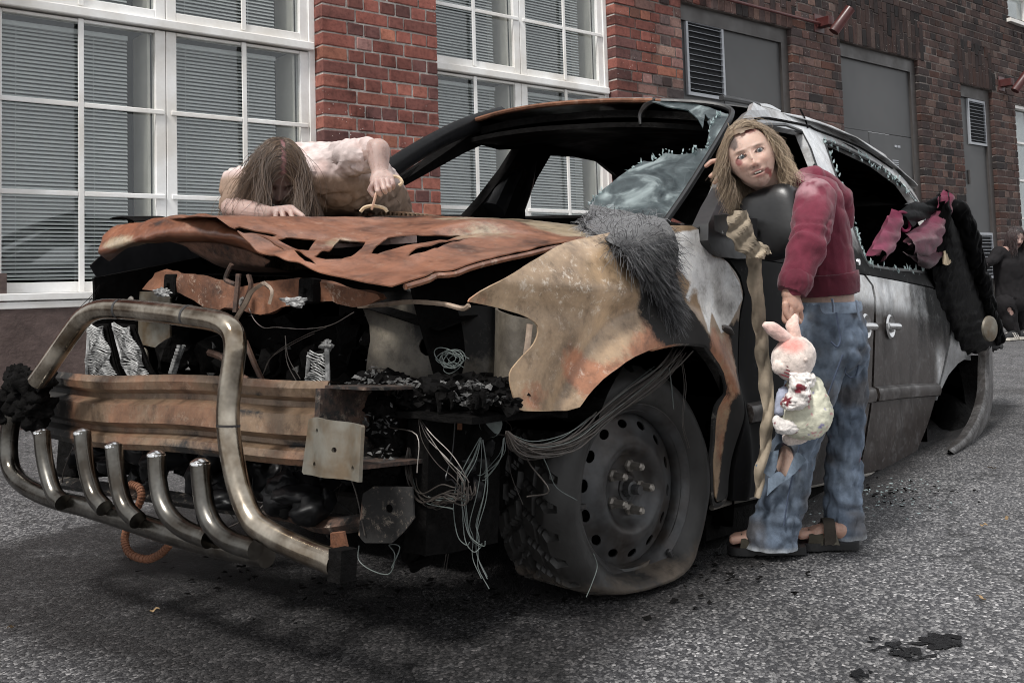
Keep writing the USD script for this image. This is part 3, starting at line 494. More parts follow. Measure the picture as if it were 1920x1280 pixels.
_arch = xz(FP[17:31]); _ap = catmull([(x, 0, z) for x, z in _arch], 6); ob(CAR, 'arch_lip', tube(np.column_stack([_ap[:, 0], fender_fn(_ap[:, 0], _ap[:, 2])[:, 1]-.008, _ap[:, 2]]), .0075, 6), 'fender_metal', at={'mask': lambda v: msk(.1, .9*sstep(.15, -.05, v[:, 0]), .7), 'flake': .2})
# ---- right front fender, mostly hidden: only its burnt nose shows
RF = [(.50, .94), (.46, .98), (.30, 1.05), (-.1, 1.13), (-.4, 1.15), (-.4, .9), (.2, .88), (.44, .87)]
ob(CAR, 'front_fender', panel(RF, lambda X, Z: np.column_stack([X, -side_y(X, Z-.06)-.0, Z]), .004, .04), 'char_gloss', smooth=50, label='sooty black front fender on the far side')
# ---- hood: skin with the cut-outs of its buckled inner frame
HP = P_([(.777,.701,.815),(.781,.634,.824),(.777,.553,.838),(.783,.485,.853),(.777,.407,.873),(.779,.354,.880),(.778,.309,.887),(.777,.278,.901),(.778,.256,.911),(.776,.226,.930),(.777,.198,.949),(.774,.166,.967),(.778,.148,.975)]) + [(.76, -.02, 0), (.72, -.12, 0), (.68, -.25, 0), (.63, -.40, 0), (.60, -.55, 0), (.58, -.68, 0), (.3, -.72, 0), (0, -.74, 0), (-.36, -.76, 0), (-.36, -.3, 0), (-.36, 0, 0), (-.36, .3, 0), (-.36, .55, 0), (-.34, .70, 0), (-.15, .715, 0), (.013, .705, 0), (.168, .70, 0), (.287, .70, 0), (.397, .70, 0), (.48, .70, 0), (.54, .705, 0), (.60, .72, 0), (.63, .69, 0), (.667, .70, 0), (.74, .705, 0)]
HH = [P_([(.774,.171,.964),(.751,.163,.972),(.730,.172,.971),(.683,.202,.966),(.704,.213,.955),(.736,.200,.956),(.762,.192,.955)]), P_([(.692,.238,.943),(.657,.226,.958),(.599,.256,.956),(.664,.301,.923),(.681,.276,.927)]), P_([(.715,.402,.893),(.652,.362,.917),(.549,.298,.955),(.501,.331,.962),(.595,.413,.926),(.661,.451,.898),(.689,.454,.889),(.713,.434,.887)]),
      P_([(.589,.472,.914),(.515,.417,.947),(.433,.369,.976),(.375,.419,.984),(.300,.469,.995),(.287,.468,.999),(.416,.474,.961),(.518,.478,.933),(.580,.481,.915)]), P_([(.554,.554,.905),(.499,.524,.927),(.379,.514,.962),(.310,.535,.975),(.413,.543,.946),(.513,.561,.915)]), P_([(.742,.227,.938),(.728,.242,.932),(.716,.278,.917),(.728,.350,.896),(.756,.425,.876),(.763,.400,.879),(.724,.307,.904),(.729,.253,.925)])]
hn = lambda X, Y: noise3(np.column_stack([X, Y, 0*X]), 5., 5)*.014 + noise3(np.column_stack([X, Y, 0*X]), 14., 8)*.005
def hood_fn(X, Y):
    dent = -.030*np.exp(-((Y-.30-.35*(.75-X))/.05)**2)*sstep(.1, .35, X)*sstep(.8, .55, X) + .020*np.exp(-((Y-.45+.22*(X-.2))/.035)**2)*sstep(.0, .25, X) - .02*np.exp(-((X+.06)/.05)**2)*sstep(.65, .4, np.abs(Y))
    P = shapely.points(X, Y); w = sstep(-.36, -.1, X); z = hood_z(X, Y) + (hn(X, Y)*.7+dent*.6)*w
    for h in HH: z += .0025*np.exp(-(shapely.distance(P, _sh(h))/.016)**2)*w
    for c, a, b in HCR: z += .3*a*np.maximum(0, 1-shapely.distance(P, c)/b)*w
    r = noise3(np.column_stack([X*1.4, Y, 0*X]), 6.5, 31, 2); z -= .0035*np.clip(1-np.abs(r)*9, 0, 1)*w*sstep(-.2, .1, X)
    return np.column_stack([X, Y, z])
_sh = lambda h: Polygon(xy(h)).exterior
HCR = [(shapely.LineString(xy(P_([(.772,.163,.968),(.678,.210,.962),(.577,.256,.961),(.538,.293,.959),(.398,.346,.988),(.272,.460,1.006),(.107,.587,1.009),(-.067,.650,1.022)]))), -.016, .035), (shapely.LineString(xy(P_([(.774,.166,.967),(.731,.236,.935),(.753,.422,.877),(.698,.463,.884),(.604,.543,.893),(.493,.544,.924),(.295,.534,.979)]))), .014, .04), (shapely.LineString(xy(P_([(.641,.312,.926),(.517,.270,.971)]))), .012, .03), (shapely.LineString(xy(P_([(.635,.486,.898),(.489,.380,.960)]))), .012, .03), (shapely.LineString(xy(P_([(.743,.512,.859),(.682,.618,.857),(.540,.619,.897),(.348,.628,.946),(.096,.651,.995)]))), -.014, .04)]
def hood_mask(v):
    X, Y = v[:, 0], v[:, 1]; rear = sstep(.10, -.12, X-.10*noise3(v, 6., 2))
    w = .9*rear*sstep(-.34, -.26, X) + .6*blob(v, HH[2][2], .08, .05, (0, 1)) + .55*blob(v, (.2, .5, 0), .2, .12, (0, 1))
    c = .85*np.exp(-((X+.33)/.035)**2)*(.6+noise3(v, 8, 4)) + .7*sstep(.35, .6, Y)*sstep(-.05, -.25, X) + .9*sstep(-.3, -.6, Y)*sstep(.6, .2, X)*.6
    r = .6*sstep(.3, -.1, Y)*sstep(.2, .5, X) + .45*(noise3(v, 5, 9)+.4)
    return msk(w, c, r)
HOOD = sub(CAR, 'hood', 'buckled orange rusty hood with the holes of its inner frame showing')
ob(HOOD, 'skin', panel(xy(HP), hood_fn, .003, .016, holes=[[tuple(lerp(A(xy(h)).mean(0), A(q), 1.18)) for q in xy(h)] for h in HH]), 'hood_metal', smooth=55, at={'mask': hood_mask, 'flake': lambda v: .35*blob(v, (.5, .35, 0), .15, .2, (0, 1))+.15})
def ruled(rows, n=10, m=6, th=.003, jit=0., seed=0):
    R = [catmull(r, n) for r in rows]; k = min(map(len, R)); R = A([r[np.linspace(0, len(r)-1, k).round().astype(int)] for r in R]); Q = A([catmull(R[:, j], m) for j in range(k)])   # (k, rows, 3)
    V = Q.reshape(-1, 3); w = Q.shape[1]; V = V + (noise3(V, 18., seed)[:, None]*jit if jit else 0)
    i, j = np.meshgrid(np.arange(k-1), np.arange(w-1), indexing='ij'); a = (i*w+j).ravel(); F = np.vstack([np.column_stack([a, a+1, a+w+1]), np.column_stack([a, a+w+1, a+w])])
    N = np.zeros_like(V); fn = np.cross(V[F[:, 1]]-V[F[:, 0]], V[F[:, 2]]-V[F[:, 0]])
    for q in range(3): np.add.at(N, F[:, q], fn)
    N /= np.maximum(np.linalg.norm(N, axis=1, keepdims=True), 1e-12)
    return trimesh.Trimesh(np.vstack([V, V-N*th]), np.vstack([F, F[:, ::-1]+len(V)]), process=False)
LIP = ruled([P_([(.660,-.006,.998),(.660,-.074,1.027),(.660,-.157,1.038),(.660,-.241,1.041),(.660,-.341,1.037),(.660,-.432,1.030),(.660,-.546,1.028),(.660,-.591,1.008)]), P_([(.700,.097,.964),(.700,.004,.993),(.700,-.087,1.004),(.700,-.181,1.010),(.700,-.278,1.007),(.700,-.366,.999),(.700,-.463,.989),(.700,-.537,.972)]), P_([(.710,.150,.937),(.710,.064,.957),(.710,-.036,.972),(.710,-.140,.977),(.710,-.236,.980),(.710,-.348,.974),(.710,-.432,.957),(.710,-.528,.946)]), P_([(.640,.128,.915),(.640,.019,.945),(.640,-.094,.961),(.640,-.238,.970),(.640,-.333,.976),(.640,-.469,.972),(.640,-.543,.952),(.640,-.591,.934)])], 8, 6, .003, .012, 3)
ob(HOOD, 'front_lip', LIP, 'hood_metal', smooth=60, at={'mask': lambda v: msk(.75*blob(v, P_([(.700,-.442,.972)])[0], .12, .03, (1, 2)), .75*np.exp(-((v[:, 2]-hood_z(v[:, 0], v[:, 1])+.015)/.022)**2)*(.5+noise3(v, 12, 5)), .55+.6*noise3(v, 7, 3)), 'flake': .2})
ob(HOOD, 'under_side', ruled([P_([(.660,.168,.902),(.660,.023,.943),(.660,-.090,.959),(.660,-.233,.967)]), P_([(.620,.106,.890),(.620,-.025,.906),(.620,-.129,.922),(.620,-.240,.960)]), P_([(.500,.094,.889),(.500,-.083,.895),(.500,-.226,.912),(.500,-.382,.966)])], 8, 5, .003, .01), 'rusty_iron', smooth=60, at={'mask': lambda v: msk(0, .45, .5), 'flake': .1})
ob(HOOD, 'edge_flange', [tube([p + A([0, .004, -.012]) for p in hood_fn(A([.74, .667, .63, .60, .54, .48, .397, .287, .168, .013, -.15]), A([.70, .70, .69, .718, .703, .70, .70, .70, .70, .705, .715]))], .007, 6, 3), ], 'hood_metal', at={'mask': msk(.35, 0, .4)[0], 'flake': .6})
ob(HOOD, 'bent_flap', panel(xy([(.60, -.53, 0), (.57, -.72, 0), (.44, -.74, 0), (.46, -.55, 0)]), lambda X, Y: np.column_stack([X, Y, 1.045+.03*np.abs(np.sin((Y+.5)*9))+.14*(.6-X)]), .003, .03), 'char', smooth=50)
ob(HOOD, 'inner_panel', panel([(.55, .64), (.5, -.55), (-.25, -.6), (-.25, .6)], lambda X, Y: np.column_stack([X, Y, hood_z(X, Y)-.16]), .003, .08), 'char', smooth=50)
# ---- cowl with wiper grille, burnt cowl plastics
ob(CAR, 'cowl', panel([(-.30, -.78), (-.30, .72), (-.52, .74), (-.52, -.78)], lambda X, Y: np.column_stack([X, Y, np.interp(Y, [-.8, -.4, 0, .4, .72], [1.19, 1.18, 1.15, 1.10, 1.05])-.02+.05*(-.30-X)]), .01, .05), 'char', smooth=50)
ob(CAR, 'cowl_grille', [tube([A(p) for p in P_([(-.440,-.597,1.219),(-.440,-.450,1.206),(-.440,-.287,1.185),(-.440,-.208,1.170)])], .014, 6, 4, sq=.5)] + [bx(p[0]-.012, p[0]+.012, p[1]-.004, p[1]+.004, p[2]-.02, p[2]+.006) for p in catmull(P_([(-.430,-.553,1.210),(-.430,-.385,1.194),(-.430,-.226,1.172)]), 7)], 'beam_tan', label='tan slotted strip of the wiper cowl')
ob(CAR, 'cowl_trim', [tube(P_([(-.420,-1.054,1.279),(-.420,-.906,1.259),(-.420,-.720,1.235),(-.420,-.571,1.212)]), [.012, .02, .018, .01], 6, 4, sq=.6)], 'plate_grey', label='grey bent strip lying along the cowl')
ob(CAR, 'hose', tube(P_([(-.400,-.709,1.200),(-.400,-.674,1.223),(-.400,-.616,1.229),(-.400,-.552,1.216),(-.400,-.539,1.193)]), .011, 8, 4), 'rusty_iron', at={'mask': msk(0, .3, .5)[0], 'flake': 0.})
# ---- roof, header, pillars
RB = [(-1.15, -.66), (-1.12, -.3), (-1.10, 0), (-1.12, .3), (-1.16, .60), (-1.2, .665), (-2.4, .69), (-3.6, .66), (-3.86, .5), (-3.88, -.5), (-3.6, -.66), (-2.4, -.69)]
def roof_mask(v):
    X, Y = v[:, 0], v[:, 1]; r = sstep(.42, .1, Y+.25*noise3(v, 5, 2))*sstep(-2.6, -1.9, X)
    return msk(.55*sstep(.45, .6, Y)*sstep(-1.1, -1.5, X), .5*np.exp(-((X+1.12)/.02)**2)*(noise3(v, 10, 1)+.5)+.55*sstep(.25, .5, -Y), 0*r+.45*(noise3(v, 6, 6)+.35))
ROOF = sub(CAR, 'roof', 'scorched roof, rusty along the front and silver on the near side')
def roof_fn(X, Y, o=0.): return np.column_stack([X, Y, roof_z(X, Y)+o+noise3(np.column_stack([X, Y, 0*X]), 4, 1)*.008])
ob(ROOF, 'roof_skin', panel([p for p in RB], roof_fn, .004, .035), 'silver_paint', smooth=50, at={'mask': lambda v: roof_mask(v)})
ob(ROOF, 'rusty_header', [tube(roof_fn(A([-1.15, -1.125, -1.105, -1.105, -1.12, -1.135]), A([-.64, -.45, -.2, .05, .25, .36]), -.012), .016, 8, 4, sq=.7)], 'rusty_iron', at={'mask': msk(.1, 0, .8)[0], 'flake': .2})
ob(ROOF, 'headliner', [panel([(p[0]-.03, p[1]*.96) for p in RB], lambda X, Y: roof_fn(X, Y, -.045), .03, .12), panel([(-1.12, -.64), (-1.12, .62), (-1.45, .6), (-1.45, -.62)], lambda X, Y: roof_fn(X, Y, -.05-.05*1), .02, .08)], 'char', smooth=50)
ob(ROOF, 'roof_rail', [tube(roof_fn(A([-1.30, -1.42, -1.55, -1.7]), A([.50, .51, .52, .53]), .03), .012, 8, 3)], 'black_plastic')
ob(ROOF, 'rail_foot', tube(roof_fn(A([-1.56, -1.64, -1.76]), A([.55, .555, .56]), .022), [.010, .018, .008], 10, 4), 'chrome', label='bright foot of the roof rail')
ob(ROOF, 'hanging_trim', tube(P_([(-1.120,.303,1.696),(-1.120,.260,1.681),(-1.120,.231,1.645),(-1.120,.233,1.605)]), [.012, .012, .008, .006], 6, 4), 'steel_dull')
# windscreen frame and pillars
AP = P_([(.040,.956,1.020),(-.160,.952,1.037),(-.257,.925,1.099),(-.428,.883,1.193),(-.694,.812,1.354),(-.955,.743,1.511),(-1.055,.715,1.575),(-.967,.719,1.567),(-.903,.730,1.540)])
def apillar_l(X, Z): return np.column_stack([X, np.minimum(side_y(X, Z), .98), Z])
ob(CAR, 'windscreen_pillar', panel([(-.42, 1.09), (-.66, 1.075), (-.72, 1.13), (-.94, 1.32), (-1.18, 1.53), (-1.36, 1.652), (-1.20, 1.652), (-.98, 1.51), (-.70, 1.30)], lambda X, Z: side_fn(X, Z, -.004), .02, .02, flip=True), 'silver_paint', smooth=50, label='silver windscreen pillar beside the girl',
   at={'mask': lambda v: msk(.5*sstep(1.35, 1.5, v[:, 2]), 1.05*sstep(1.26, 1.12, v[:, 2]+.25*noise3(v, 12, 4)), .75*sstep(1.45, 1.25, v[:, 2]))})
ob(CAR, 'windscreen_seal', tube(P_([(-.438,.701,1.095),(-.596,.693,1.213),(-.791,.677,1.362),(-.975,.659,1.504),(-1.071,.645,1.579),(-1.103,.623,1.611),(-1.109,.571,1.636),(-1.090,.480,1.655),(-1.065,.356,1.672)]), .011, 8, 4), 'black_plastic')
ob(CAR, 'windscreen_pillar', tube([(-.36, -.80, 1.12), *P_([(-.361,-.660,1.267),(-.531,-.660,1.365),(-.747,-.660,1.504),(-.950,-.660,1.621),(-1.133,-.660,1.710),(-1.371,-.660,1.803)])], [.05, .05, .046, .045, .045, .048, .05], 10, 4, sq=.7), 'char_gloss', label='blackened windscreen pillar on the far side')
ob(CAR, 'window_bar', tube(P_([(-.478,-.780,1.236),(-.657,-.780,1.327),(-.848,-.780,1.442),(-1.093,-.780,1.587),(-1.283,-.780,1.673)]), .022, 8, 4), 'char', label='thin blackened bar of the far front window')
GF = P_([(-.403,.445,1.166),(-.436,.440,1.193),(-.501,.447,1.237),(-.569,.458,1.283),(-.619,.470,1.316),(-.681,.490,1.354),(-.690,.525,1.348),(-.754,.538,1.390),(-.763,.579,1.382),(-.793,.621,1.387),(-.828,.629,1.409),(-.840,.650,1.409),(-.906,.628,1.467),(-.963,.610,1.515),(-.992,.584,1.546),(-1.062,.598,1.591),(-1.072,.632,1.585),(-1.041,.646,1.556),(-.919,.657,1.464),(-.733,.675,1.321),(-.591,.686,1.213),(-.449,.695,1.105),(-.407,.612,1.111),(-.368,.525,1.115)])
WSC = A([(-.42, .74, 1.08), (-1.2, .60, 1.655), (-.42, -.74, 1.17)]); WSN = nrm(np.cross(WSC[1]-WSC[0], WSC[2]-WSC[0]))
def ws_fn(U, Y, o=0.):    # U = x, Y; bowed screen
    e = (WSC[1]-WSC[0]); P0 = WSC[0]; q = P0[2] - (WSN[0]*(U-P0[0])+WSN[1]*(Y-P0[1]))/WSN[2]; return np.column_stack([U, Y, q]) + WSN*o
def ws_panel(P, th=.005, res=.02, **k):
    pts = A(P); f = lambda U, Y: ws_fn(U, Y) + WSN*(.11*(1-np.minimum(1, (Y/.7)**2)))[:, None]*1.0 + noise3(np.column_stack([U, Y, 0*U]), 22, 2)[:, None]*.005*WSN
    off = (pts-WSC[0])@WSN; q = pts - off[:, None]*WSN; return panel([(a, b) for a, b, _ in q], f, th, res)
ob(CAR, 'windscreen_glass', ws_panel(GF), 'broken_glass', smooth=35, label='broken cracked sheet of windscreen glass left in the lower corner')
ob(CAR, 'windscreen_glass', ws_panel(P_([(-1.053,.320,1.673),(-1.064,.402,1.660),(-1.081,.489,1.645),(-1.083,.550,1.625),(-1.068,.626,1.585),(-1.051,.608,1.580),(-1.012,.608,1.551),(-1.012,.579,1.563),(-1.033,.556,1.587),(-.948,.588,1.513),(-.996,.543,1.564),(-1.035,.485,1.613),(-1.030,.397,1.636)])), 'broken_glass', smooth=35, label='jagged strip of glass hanging from the roof edge')
# ---- near side above the belt: window frames
GO = P_([(-.425,.885,1.189),(-.694,.812,1.354),(-.988,.727,1.547),(-1.082,.708,1.592),(-1.330,.682,1.650),(-1.859,.643,1.738),(-2.243,.626,1.777),(-2.675,.615,1.803),(-3.122,.618,1.797),(-3.219,.700,1.711),(-3.595,.700,1.649),(-3.937,.700,1.479),(-4.238,.700,1.282),(-3.176,.955,1.017),(-2.619,.950,1.042),(-2.113,.954,1.032),(-1.627,.956,1.021),(-.904,.958,.994),(-.465,.959,.980),(-.163,.958,.992),(-.154,.955,1.030)])
GH = [P_([(-.295,.936,1.073),(-.439,.897,1.161),(-.715,.827,1.321),(-1.014,.752,1.490),(-1.237,.719,1.567),(-1.665,.692,1.628),(-1.620,.776,1.436),(-1.576,.863,1.240),(-1.506,.938,1.070),(-.933,.948,1.046),(-.475,.955,1.029)]), P_([(-1.960,.684,1.646),(-2.204,.674,1.668),(-2.752,.668,1.682),(-3.142,.685,1.642),(-3.291,.726,1.538),(-3.238,.800,1.376),(-2.953,.901,1.152),(-2.301,.928,1.092),(-1.787,.940,1.065),(-1.688,.928,1.091),(-1.794,.835,1.302)]), P_([(-3.281,.676,1.652),(-3.509,.700,1.593),(-3.779,.700,1.508),(-4.062,.700,1.364),(-3.334,.823,1.310),(-3.378,.749,1.471)])]
FRAME = sub(CAR, 'window_frame')
ob(FRAME, 'frame_panel', panel(xz(GO), lambda X, Z: side_fn(X, Z), .03, .02, holes=[xz(h) for h in GH], flip=True), 'silver_paint', smooth=50, at={'mask': lambda v: msk(.75*sstep(-1.2, -1.5, v[:, 0])*sstep(1.2, 1.45, v[:, 2]), 1.1*sstep(1.22, 1.06, v[:, 2]+.1*noise3(v, 9, 2))+1.0*sstep(-2.75, -2.95, v[:, 0])*sstep(1.5, 1.3, v[:, 2]), .25*(noise3(v, 6, 8)+.4))})
def rim(h, o, r, n=6): 
    P = [(p[0], float(side_y(p[0], p[2]))+o, p[2]) for p in h]; return tube(P + [P[0]], r, n, 2)
ob(FRAME, 'window_rubber', rim(GH[0], -.004, .010), 'black_plastic'); ob(FRAME, 'window_rubber', rim(GH[1], -.004, .009), 'black_plastic')
ob(FRAME, 'roof_seam', [tube([(p[0], p[1]+.002, p[2]) for p in P_([(-1.102,.722,1.560),(-1.276,.703,1.602),(-1.786,.669,1.680),(-1.912,.666,1.686),(-2.574,.645,1.734),(-3.103,.654,1.714)])], .0055, 6, 3), tube([(p[0], p[1]+.002, p[2]) for p in P_([(-1.812,.632,1.763),(-1.810,.651,1.720),(-1.786,.673,1.670)])], .004, 6, 3)], 'char')
rg = np.random.default_rng(5)
def shards(P, n, size, spread, name, label, parent=CAR, m='shard_glass', flat=None):
    C_ = catmull(P, 12); out = []
    for k in range(n):
        c = C_[rg.integers(len(C_))] + rg.normal(0, spread, 3)*A([1, .35, 1]); q = A([c + rg.normal(0, size, 3)*A([1, .3, 1]) for _ in range(5)]); out.append(hull(np.vstack([q, q.mean(0)+[0, .004, 0]])))
    ob(parent, name, out, m, smooth=False, label=label, kind='stuff')
shards(P_([(-1.950,.683,1.649),(-1.954,.724,1.555),(-1.898,.793,1.399),(-1.817,.849,1.270),(-1.720,.923,1.103),(-1.787,.940,1.065)]), 80, .008, .006, 'glass_crumbs', 'white crumbs of glass along the edge of the rear side window', m='shard_glass')
shards(P_([(-1.997,.679,1.658),(-2.415,.668,1.682),(-2.820,.674,1.668),(-3.149,.689,1.634),(-3.321,.737,1.509),(-3.202,.808,1.360)]), 110, .009, .009, 'glass_crumbs', 'torn glass edge along the top of the rear side window')
shards(P_([(-1.722,.938,1.068),(-1.936,.939,1.066),(-2.296,.929,1.089),(-2.728,.913,1.125)]), 40, .012, .01, 'glass_crumbs', 'glass crumbs on the sill of the rear side window')
shards(P_([(-.403,.445,1.166),(-.501,.447,1.237),(-.681,.490,1.354),(-.754,.538,1.390),(-.840,.650,1.409),(-.959,.608,1.513),(-1.064,.602,1.591)]), 80, .0055, .006, 'glass_crumbs', 'broken glass crumbs along the torn windscreen edge')
ob(CAR, 'quarter_glass', panel(xz(GH[2]), lambda X, Z: side_fn(X, Z, -.012), .004, .03, flip=True), 'broken_glass', smooth=40)
# ---- doors
DP = P_([(-.166,.958,.988),(-.465,.959,.977),(-.903,.958,.991),(-1.591,.956,1.014),(-1.674,.959,.981),(-1.691,.963,.929),(-1.656,.965,.762),(-1.620,.965,.578),(-1.555,.961,.440),(-1.498,.941,.268),(-1.116,.941,.268),(-.646,.942,.276),(-.362,.944,.287),(-.352,.956,.373),(-.363,.965,.520),(-.383,.965,.639),(-.401,.965,.792),(-.437,.965,.866),(-.408,.963,.922),(-.335,.960,.965),(-.237,.960,.971)])
SP = P_([(-1.619,.956,1.017),(-2.108,.955,1.027),(-2.602,.954,1.033),(-2.793,.955,1.025),(-2.912,.965,.897),(-2.864,.965,.792),(-2.731,.965,.663),(-2.607,.965,.553),(-2.435,.958,.402),(-2.241,.939,.256),(-1.856,.940,.263),(-1.524,.941,.266),(-1.581,.961,.439),(-1.647,.965,.578),(-1.683,.965,.762),(-1.720,.963,.931),(-1.703,.959,.983)])
QP = P_([(-2.618,.954,1.032),(-3.173,.956,1.012),(-4.781,.700,1.011),(-5.077,.700,.844),(-5.069,.700,.629),(-4.873,.700,.637),(-4.782,.700,.664),(-3.416,.949,.704),(-3.178,.964,.708),(-3.044,.965,.688),(-2.841,.965,.633),(-2.635,.965,.540),(-2.496,.960,.424),(-2.476,.957,.386),(-2.635,.965,.545),(-2.772,.965,.663),(-2.907,.965,.793),(-2.955,.965,.899),(-2.832,.954,1.033)])
sheen = lambda v, c, w=.05: np.exp(-((v[:, 2]-c)/w)**2)
DOOR = sub(CAR, 'front_door'); SLD = sub(CAR, 'sliding_door')
ob(DOOR, 'door_skin', panel(xz(DP), lambda X, Z: side_fn(X, Z, 0.), .025, .022, flip=True), 'silver_paint', smooth=50, at={'mask': lambda v: msk(.75*sheen(v, .97, .05)*sstep(-1.2, -1.5, v[:, 0])*(.7+noise3(v, 8, 2)), 1.0*sstep(-1.55, -.8, v[:, 0]+.5*noise3(v*A([1, 1, .25]), 9, 3)), .98*sstep(.95, .88, v[:, 2]))})
ob(SLD, 'door_skin', panel(xz(SP), lambda X, Z: side_fn(X, Z, 0.), .025, .022, flip=True), 'silver_paint', smooth=50, at={'mask': lambda v: msk(.9*sheen(v, .965, .045)*sstep(-2.25, -2.0, v[:, 0])*(.75+noise3(v, 8, 2)) + .85*blob(v, P_([(-2.701,.965,.663)])[0], .10, .10), 1.0*sstep(-2.0, -2.6, v[:, 0]+.5*noise3(v*A([1, 1, .25]), 9, 3))*sstep(.62, .95, v[:, 2])+.35*np.clip(noise3(v*A([1, 1, .15]), 13, 6)*4, 0, 1), .95*sstep(.93, .86, v[:, 2]))})
ob(CAR, 'quarter_panel', panel(xz(QP), lambda X, Z: side_fn(X, Z, 0.), .02, .022, flip=True), 'silver_paint', smooth=50, label='silver rear quarter panel over the empty wheel arch', at={'mask': lambda v: msk(.1, 1.2*sstep(.74, .84, v[:, 2]+.08*noise3(v, 7, 3)), .35*sstep(.6, .7, v[:, 2]))})
def strip(P, r, mname, parent, nm='rub_strip'):
    Q = [(p[0], float(side_y(p[0], p[2]))+.008, p[2]) for p in P]; V = []
    C_ = catmull(Q, 8); sec = A([(-.004, -.030), (.012, -.024), (.018, .0), (.012, .022), (-.004, .030)])
    for c in C_: V += [c + A([0, a, b]) for a, b in sec]
    n = len(sec); F = []
    for i in range(len(C_)-1):
        for k in range(n-1): F += [(i*n+k, i*n+k+1, i*n+n+k+1), (i*n+k, i*n+n+k+1, i*n+n+k)]
    e = (len(C_)-1)*n; F += [(0, k+1, k) for k in range(1, n-1)] + [(e, e+k, e+k+1) for k in range(1, n-1)]
    ob(parent, nm, trimesh.Trimesh(A(V), A(F)[:, ::-1], process=False), mname, smooth=35, at={'mask': lambda v: msk(0, .35*(noise3(v, 8, 1)+.5), .9)})
strip(P_([(-.433,.965,.525),(-.864,.965,.542),(-1.611,.965,.558)]), .02, 'silver_paint', DOOR); strip(P_([(-1.645,.965,.559),(-2.103,.965,.565),(-2.589,.965,.565)]), .02, 'silver_paint', SLD)
def handle(c, parent):
    x, y, z = c; y = float(side_y(x, z)); m = lathe([(0, -.006), (.05, -.006), (.055, .004), (.047, .010), (.03, -.002), (0, -.006)], 20); m.apply_scale([1.05, 1, .92]); m.apply_translation([x, y+.004, z])
    ob(parent, 'handle_cup', m, 'chrome', smooth=45); ob(parent, 'handle', tube([(x-.045, y+.018, z-.002), (x-.01, y+.036, z), (x+.03, y+.030, z), (x+.052, y+.014, z)][::-1], [.014, .016, .016, .013], 10, 4, sq=.9), 'chrome')
handle(P_([(-1.547,.965,.815)])[0], DOOR); handle(P_([(-1.867,.965,.827)])[0], SLD)
ob(DOOR, 'lock', lathe([(0, .008), (.012, .008), (.014, 0)], 12).apply_translation([P_([(-1.530,.948,1.047)])[0][0], float(side_y(-1.55, 1.06))+.01, 1.06]) , 'chrome')
ob(CAR, 'side_lamp', tube([(p[0], .962, p[2]) for p in P_([(-.341,.965,.750),(-.302,.965,.762),(-.271,.965,.766)])], [.012, .02, .012], 10, 3, sq=.6), 'copper_wire', label='melted side repeater lamp')
ob(CAR, 'sill_trim', tube([(p[0], p[1]-.012, p[2]) for p in P_([(-.279,.942,.275),(-.525,.943,.277),(-1.491,.939,.257),(-2.274,.937,.242)])], .008, 8, 4), 'lug_steel')
# rear wheel arch, bumper
def arch_tube(c, r, y0, y1, a0, a1, n=24, rr=.0):
    th = np.linspace(a0, a1, n); V = []; F = []
    for t in th: V += [(c[0]+r*math.cos(t), y0, c[1]+r*math.sin(t)), (c[0]+r*math.cos(t), y1, c[1]+r*math.sin(t))]
    for i in range(n-1): F += [(2*i, 2*i+1, 2*i+3), (2*i, 2*i+3, 2*i+2), (2*i, 2*i+3, 2*i+1), (2*i, 2*i+2, 2*i+3)]
    return trimesh.Trimesh(A(V, dtype=float), A(F), process=False)
ob(CAR, 'wheel_housing', arch_tube((.0, .33), .40, .40, .945, .45, math.pi+.3), 'char', smooth=40); ob(CAR, 'wheel_housing', arch_tube((-2.95, .36), .40, .40, .93, -.2, math.pi+.2), 'char', smooth=40)
ob(CAR, 'rear_bumper', ruled([[w2c(p) for p in P_([(2.308,4.984,.363),(2.303,4.990,.279),(2.236,4.876,.172),(2.119,4.701,.090),(1.964,4.484,.034),(1.828,4.305,.006)])], [w2c(p) for p in P_([(2.317,4.933,.385),(2.311,4.940,.267),(2.245,4.826,.164),(2.126,4.651,.082),(1.965,4.434,.027),(1.820,4.255,.010)])], [w2c(p) for p in P_([(2.452,5.183,.384),(2.454,5.191,.268),(2.392,5.079,.132),(2.278,4.904,.044),(2.103,4.667,-.013),(1.944,4.468,-.024)])]], 8, 4, .01), 'silver_paint', smooth=50, label='silver rear bumper corner curving to the ground', at={'mask': msk(.0, .35, .75)[0]})
_wh = [w2c(p) for p in P_([(2.160,5.313,-.082),(2.198,5.303,.071),(2.247,5.295,.196),(2.341,5.287,.325),(2.459,5.288,.322),(2.451,5.304,.064),(2.227,5.010,-.039),(2.037,4.760,-.055),(1.924,4.708,-.028)])]; ob(CAR, 'wheel_housing', ruled([[_wh[0], _wh[1], _wh[2], _wh[3]], [_wh[8], lerp(_wh[8], _wh[5], .5), lerp(_wh[5], _wh[2], .5), _wh[4]], [_wh[7], _wh[6], _wh[5], _wh[4]]], 4, 4, .01, .02), 'char', smooth=50)
ob(CAR, 'tail_panel', panel([(-.85, .2), (.85, .2), (.88, 1.0), (.6, 1.62), (-.6, 1.66), (-.88, 1.0)], lambda Y, Z: np.column_stack([-3.84-.05*(1-(Y/.9)**2)+.12*np.maximum(Z-1, 0), Y, Z]), .02, .1, flip=True), 'char', smooth=50)
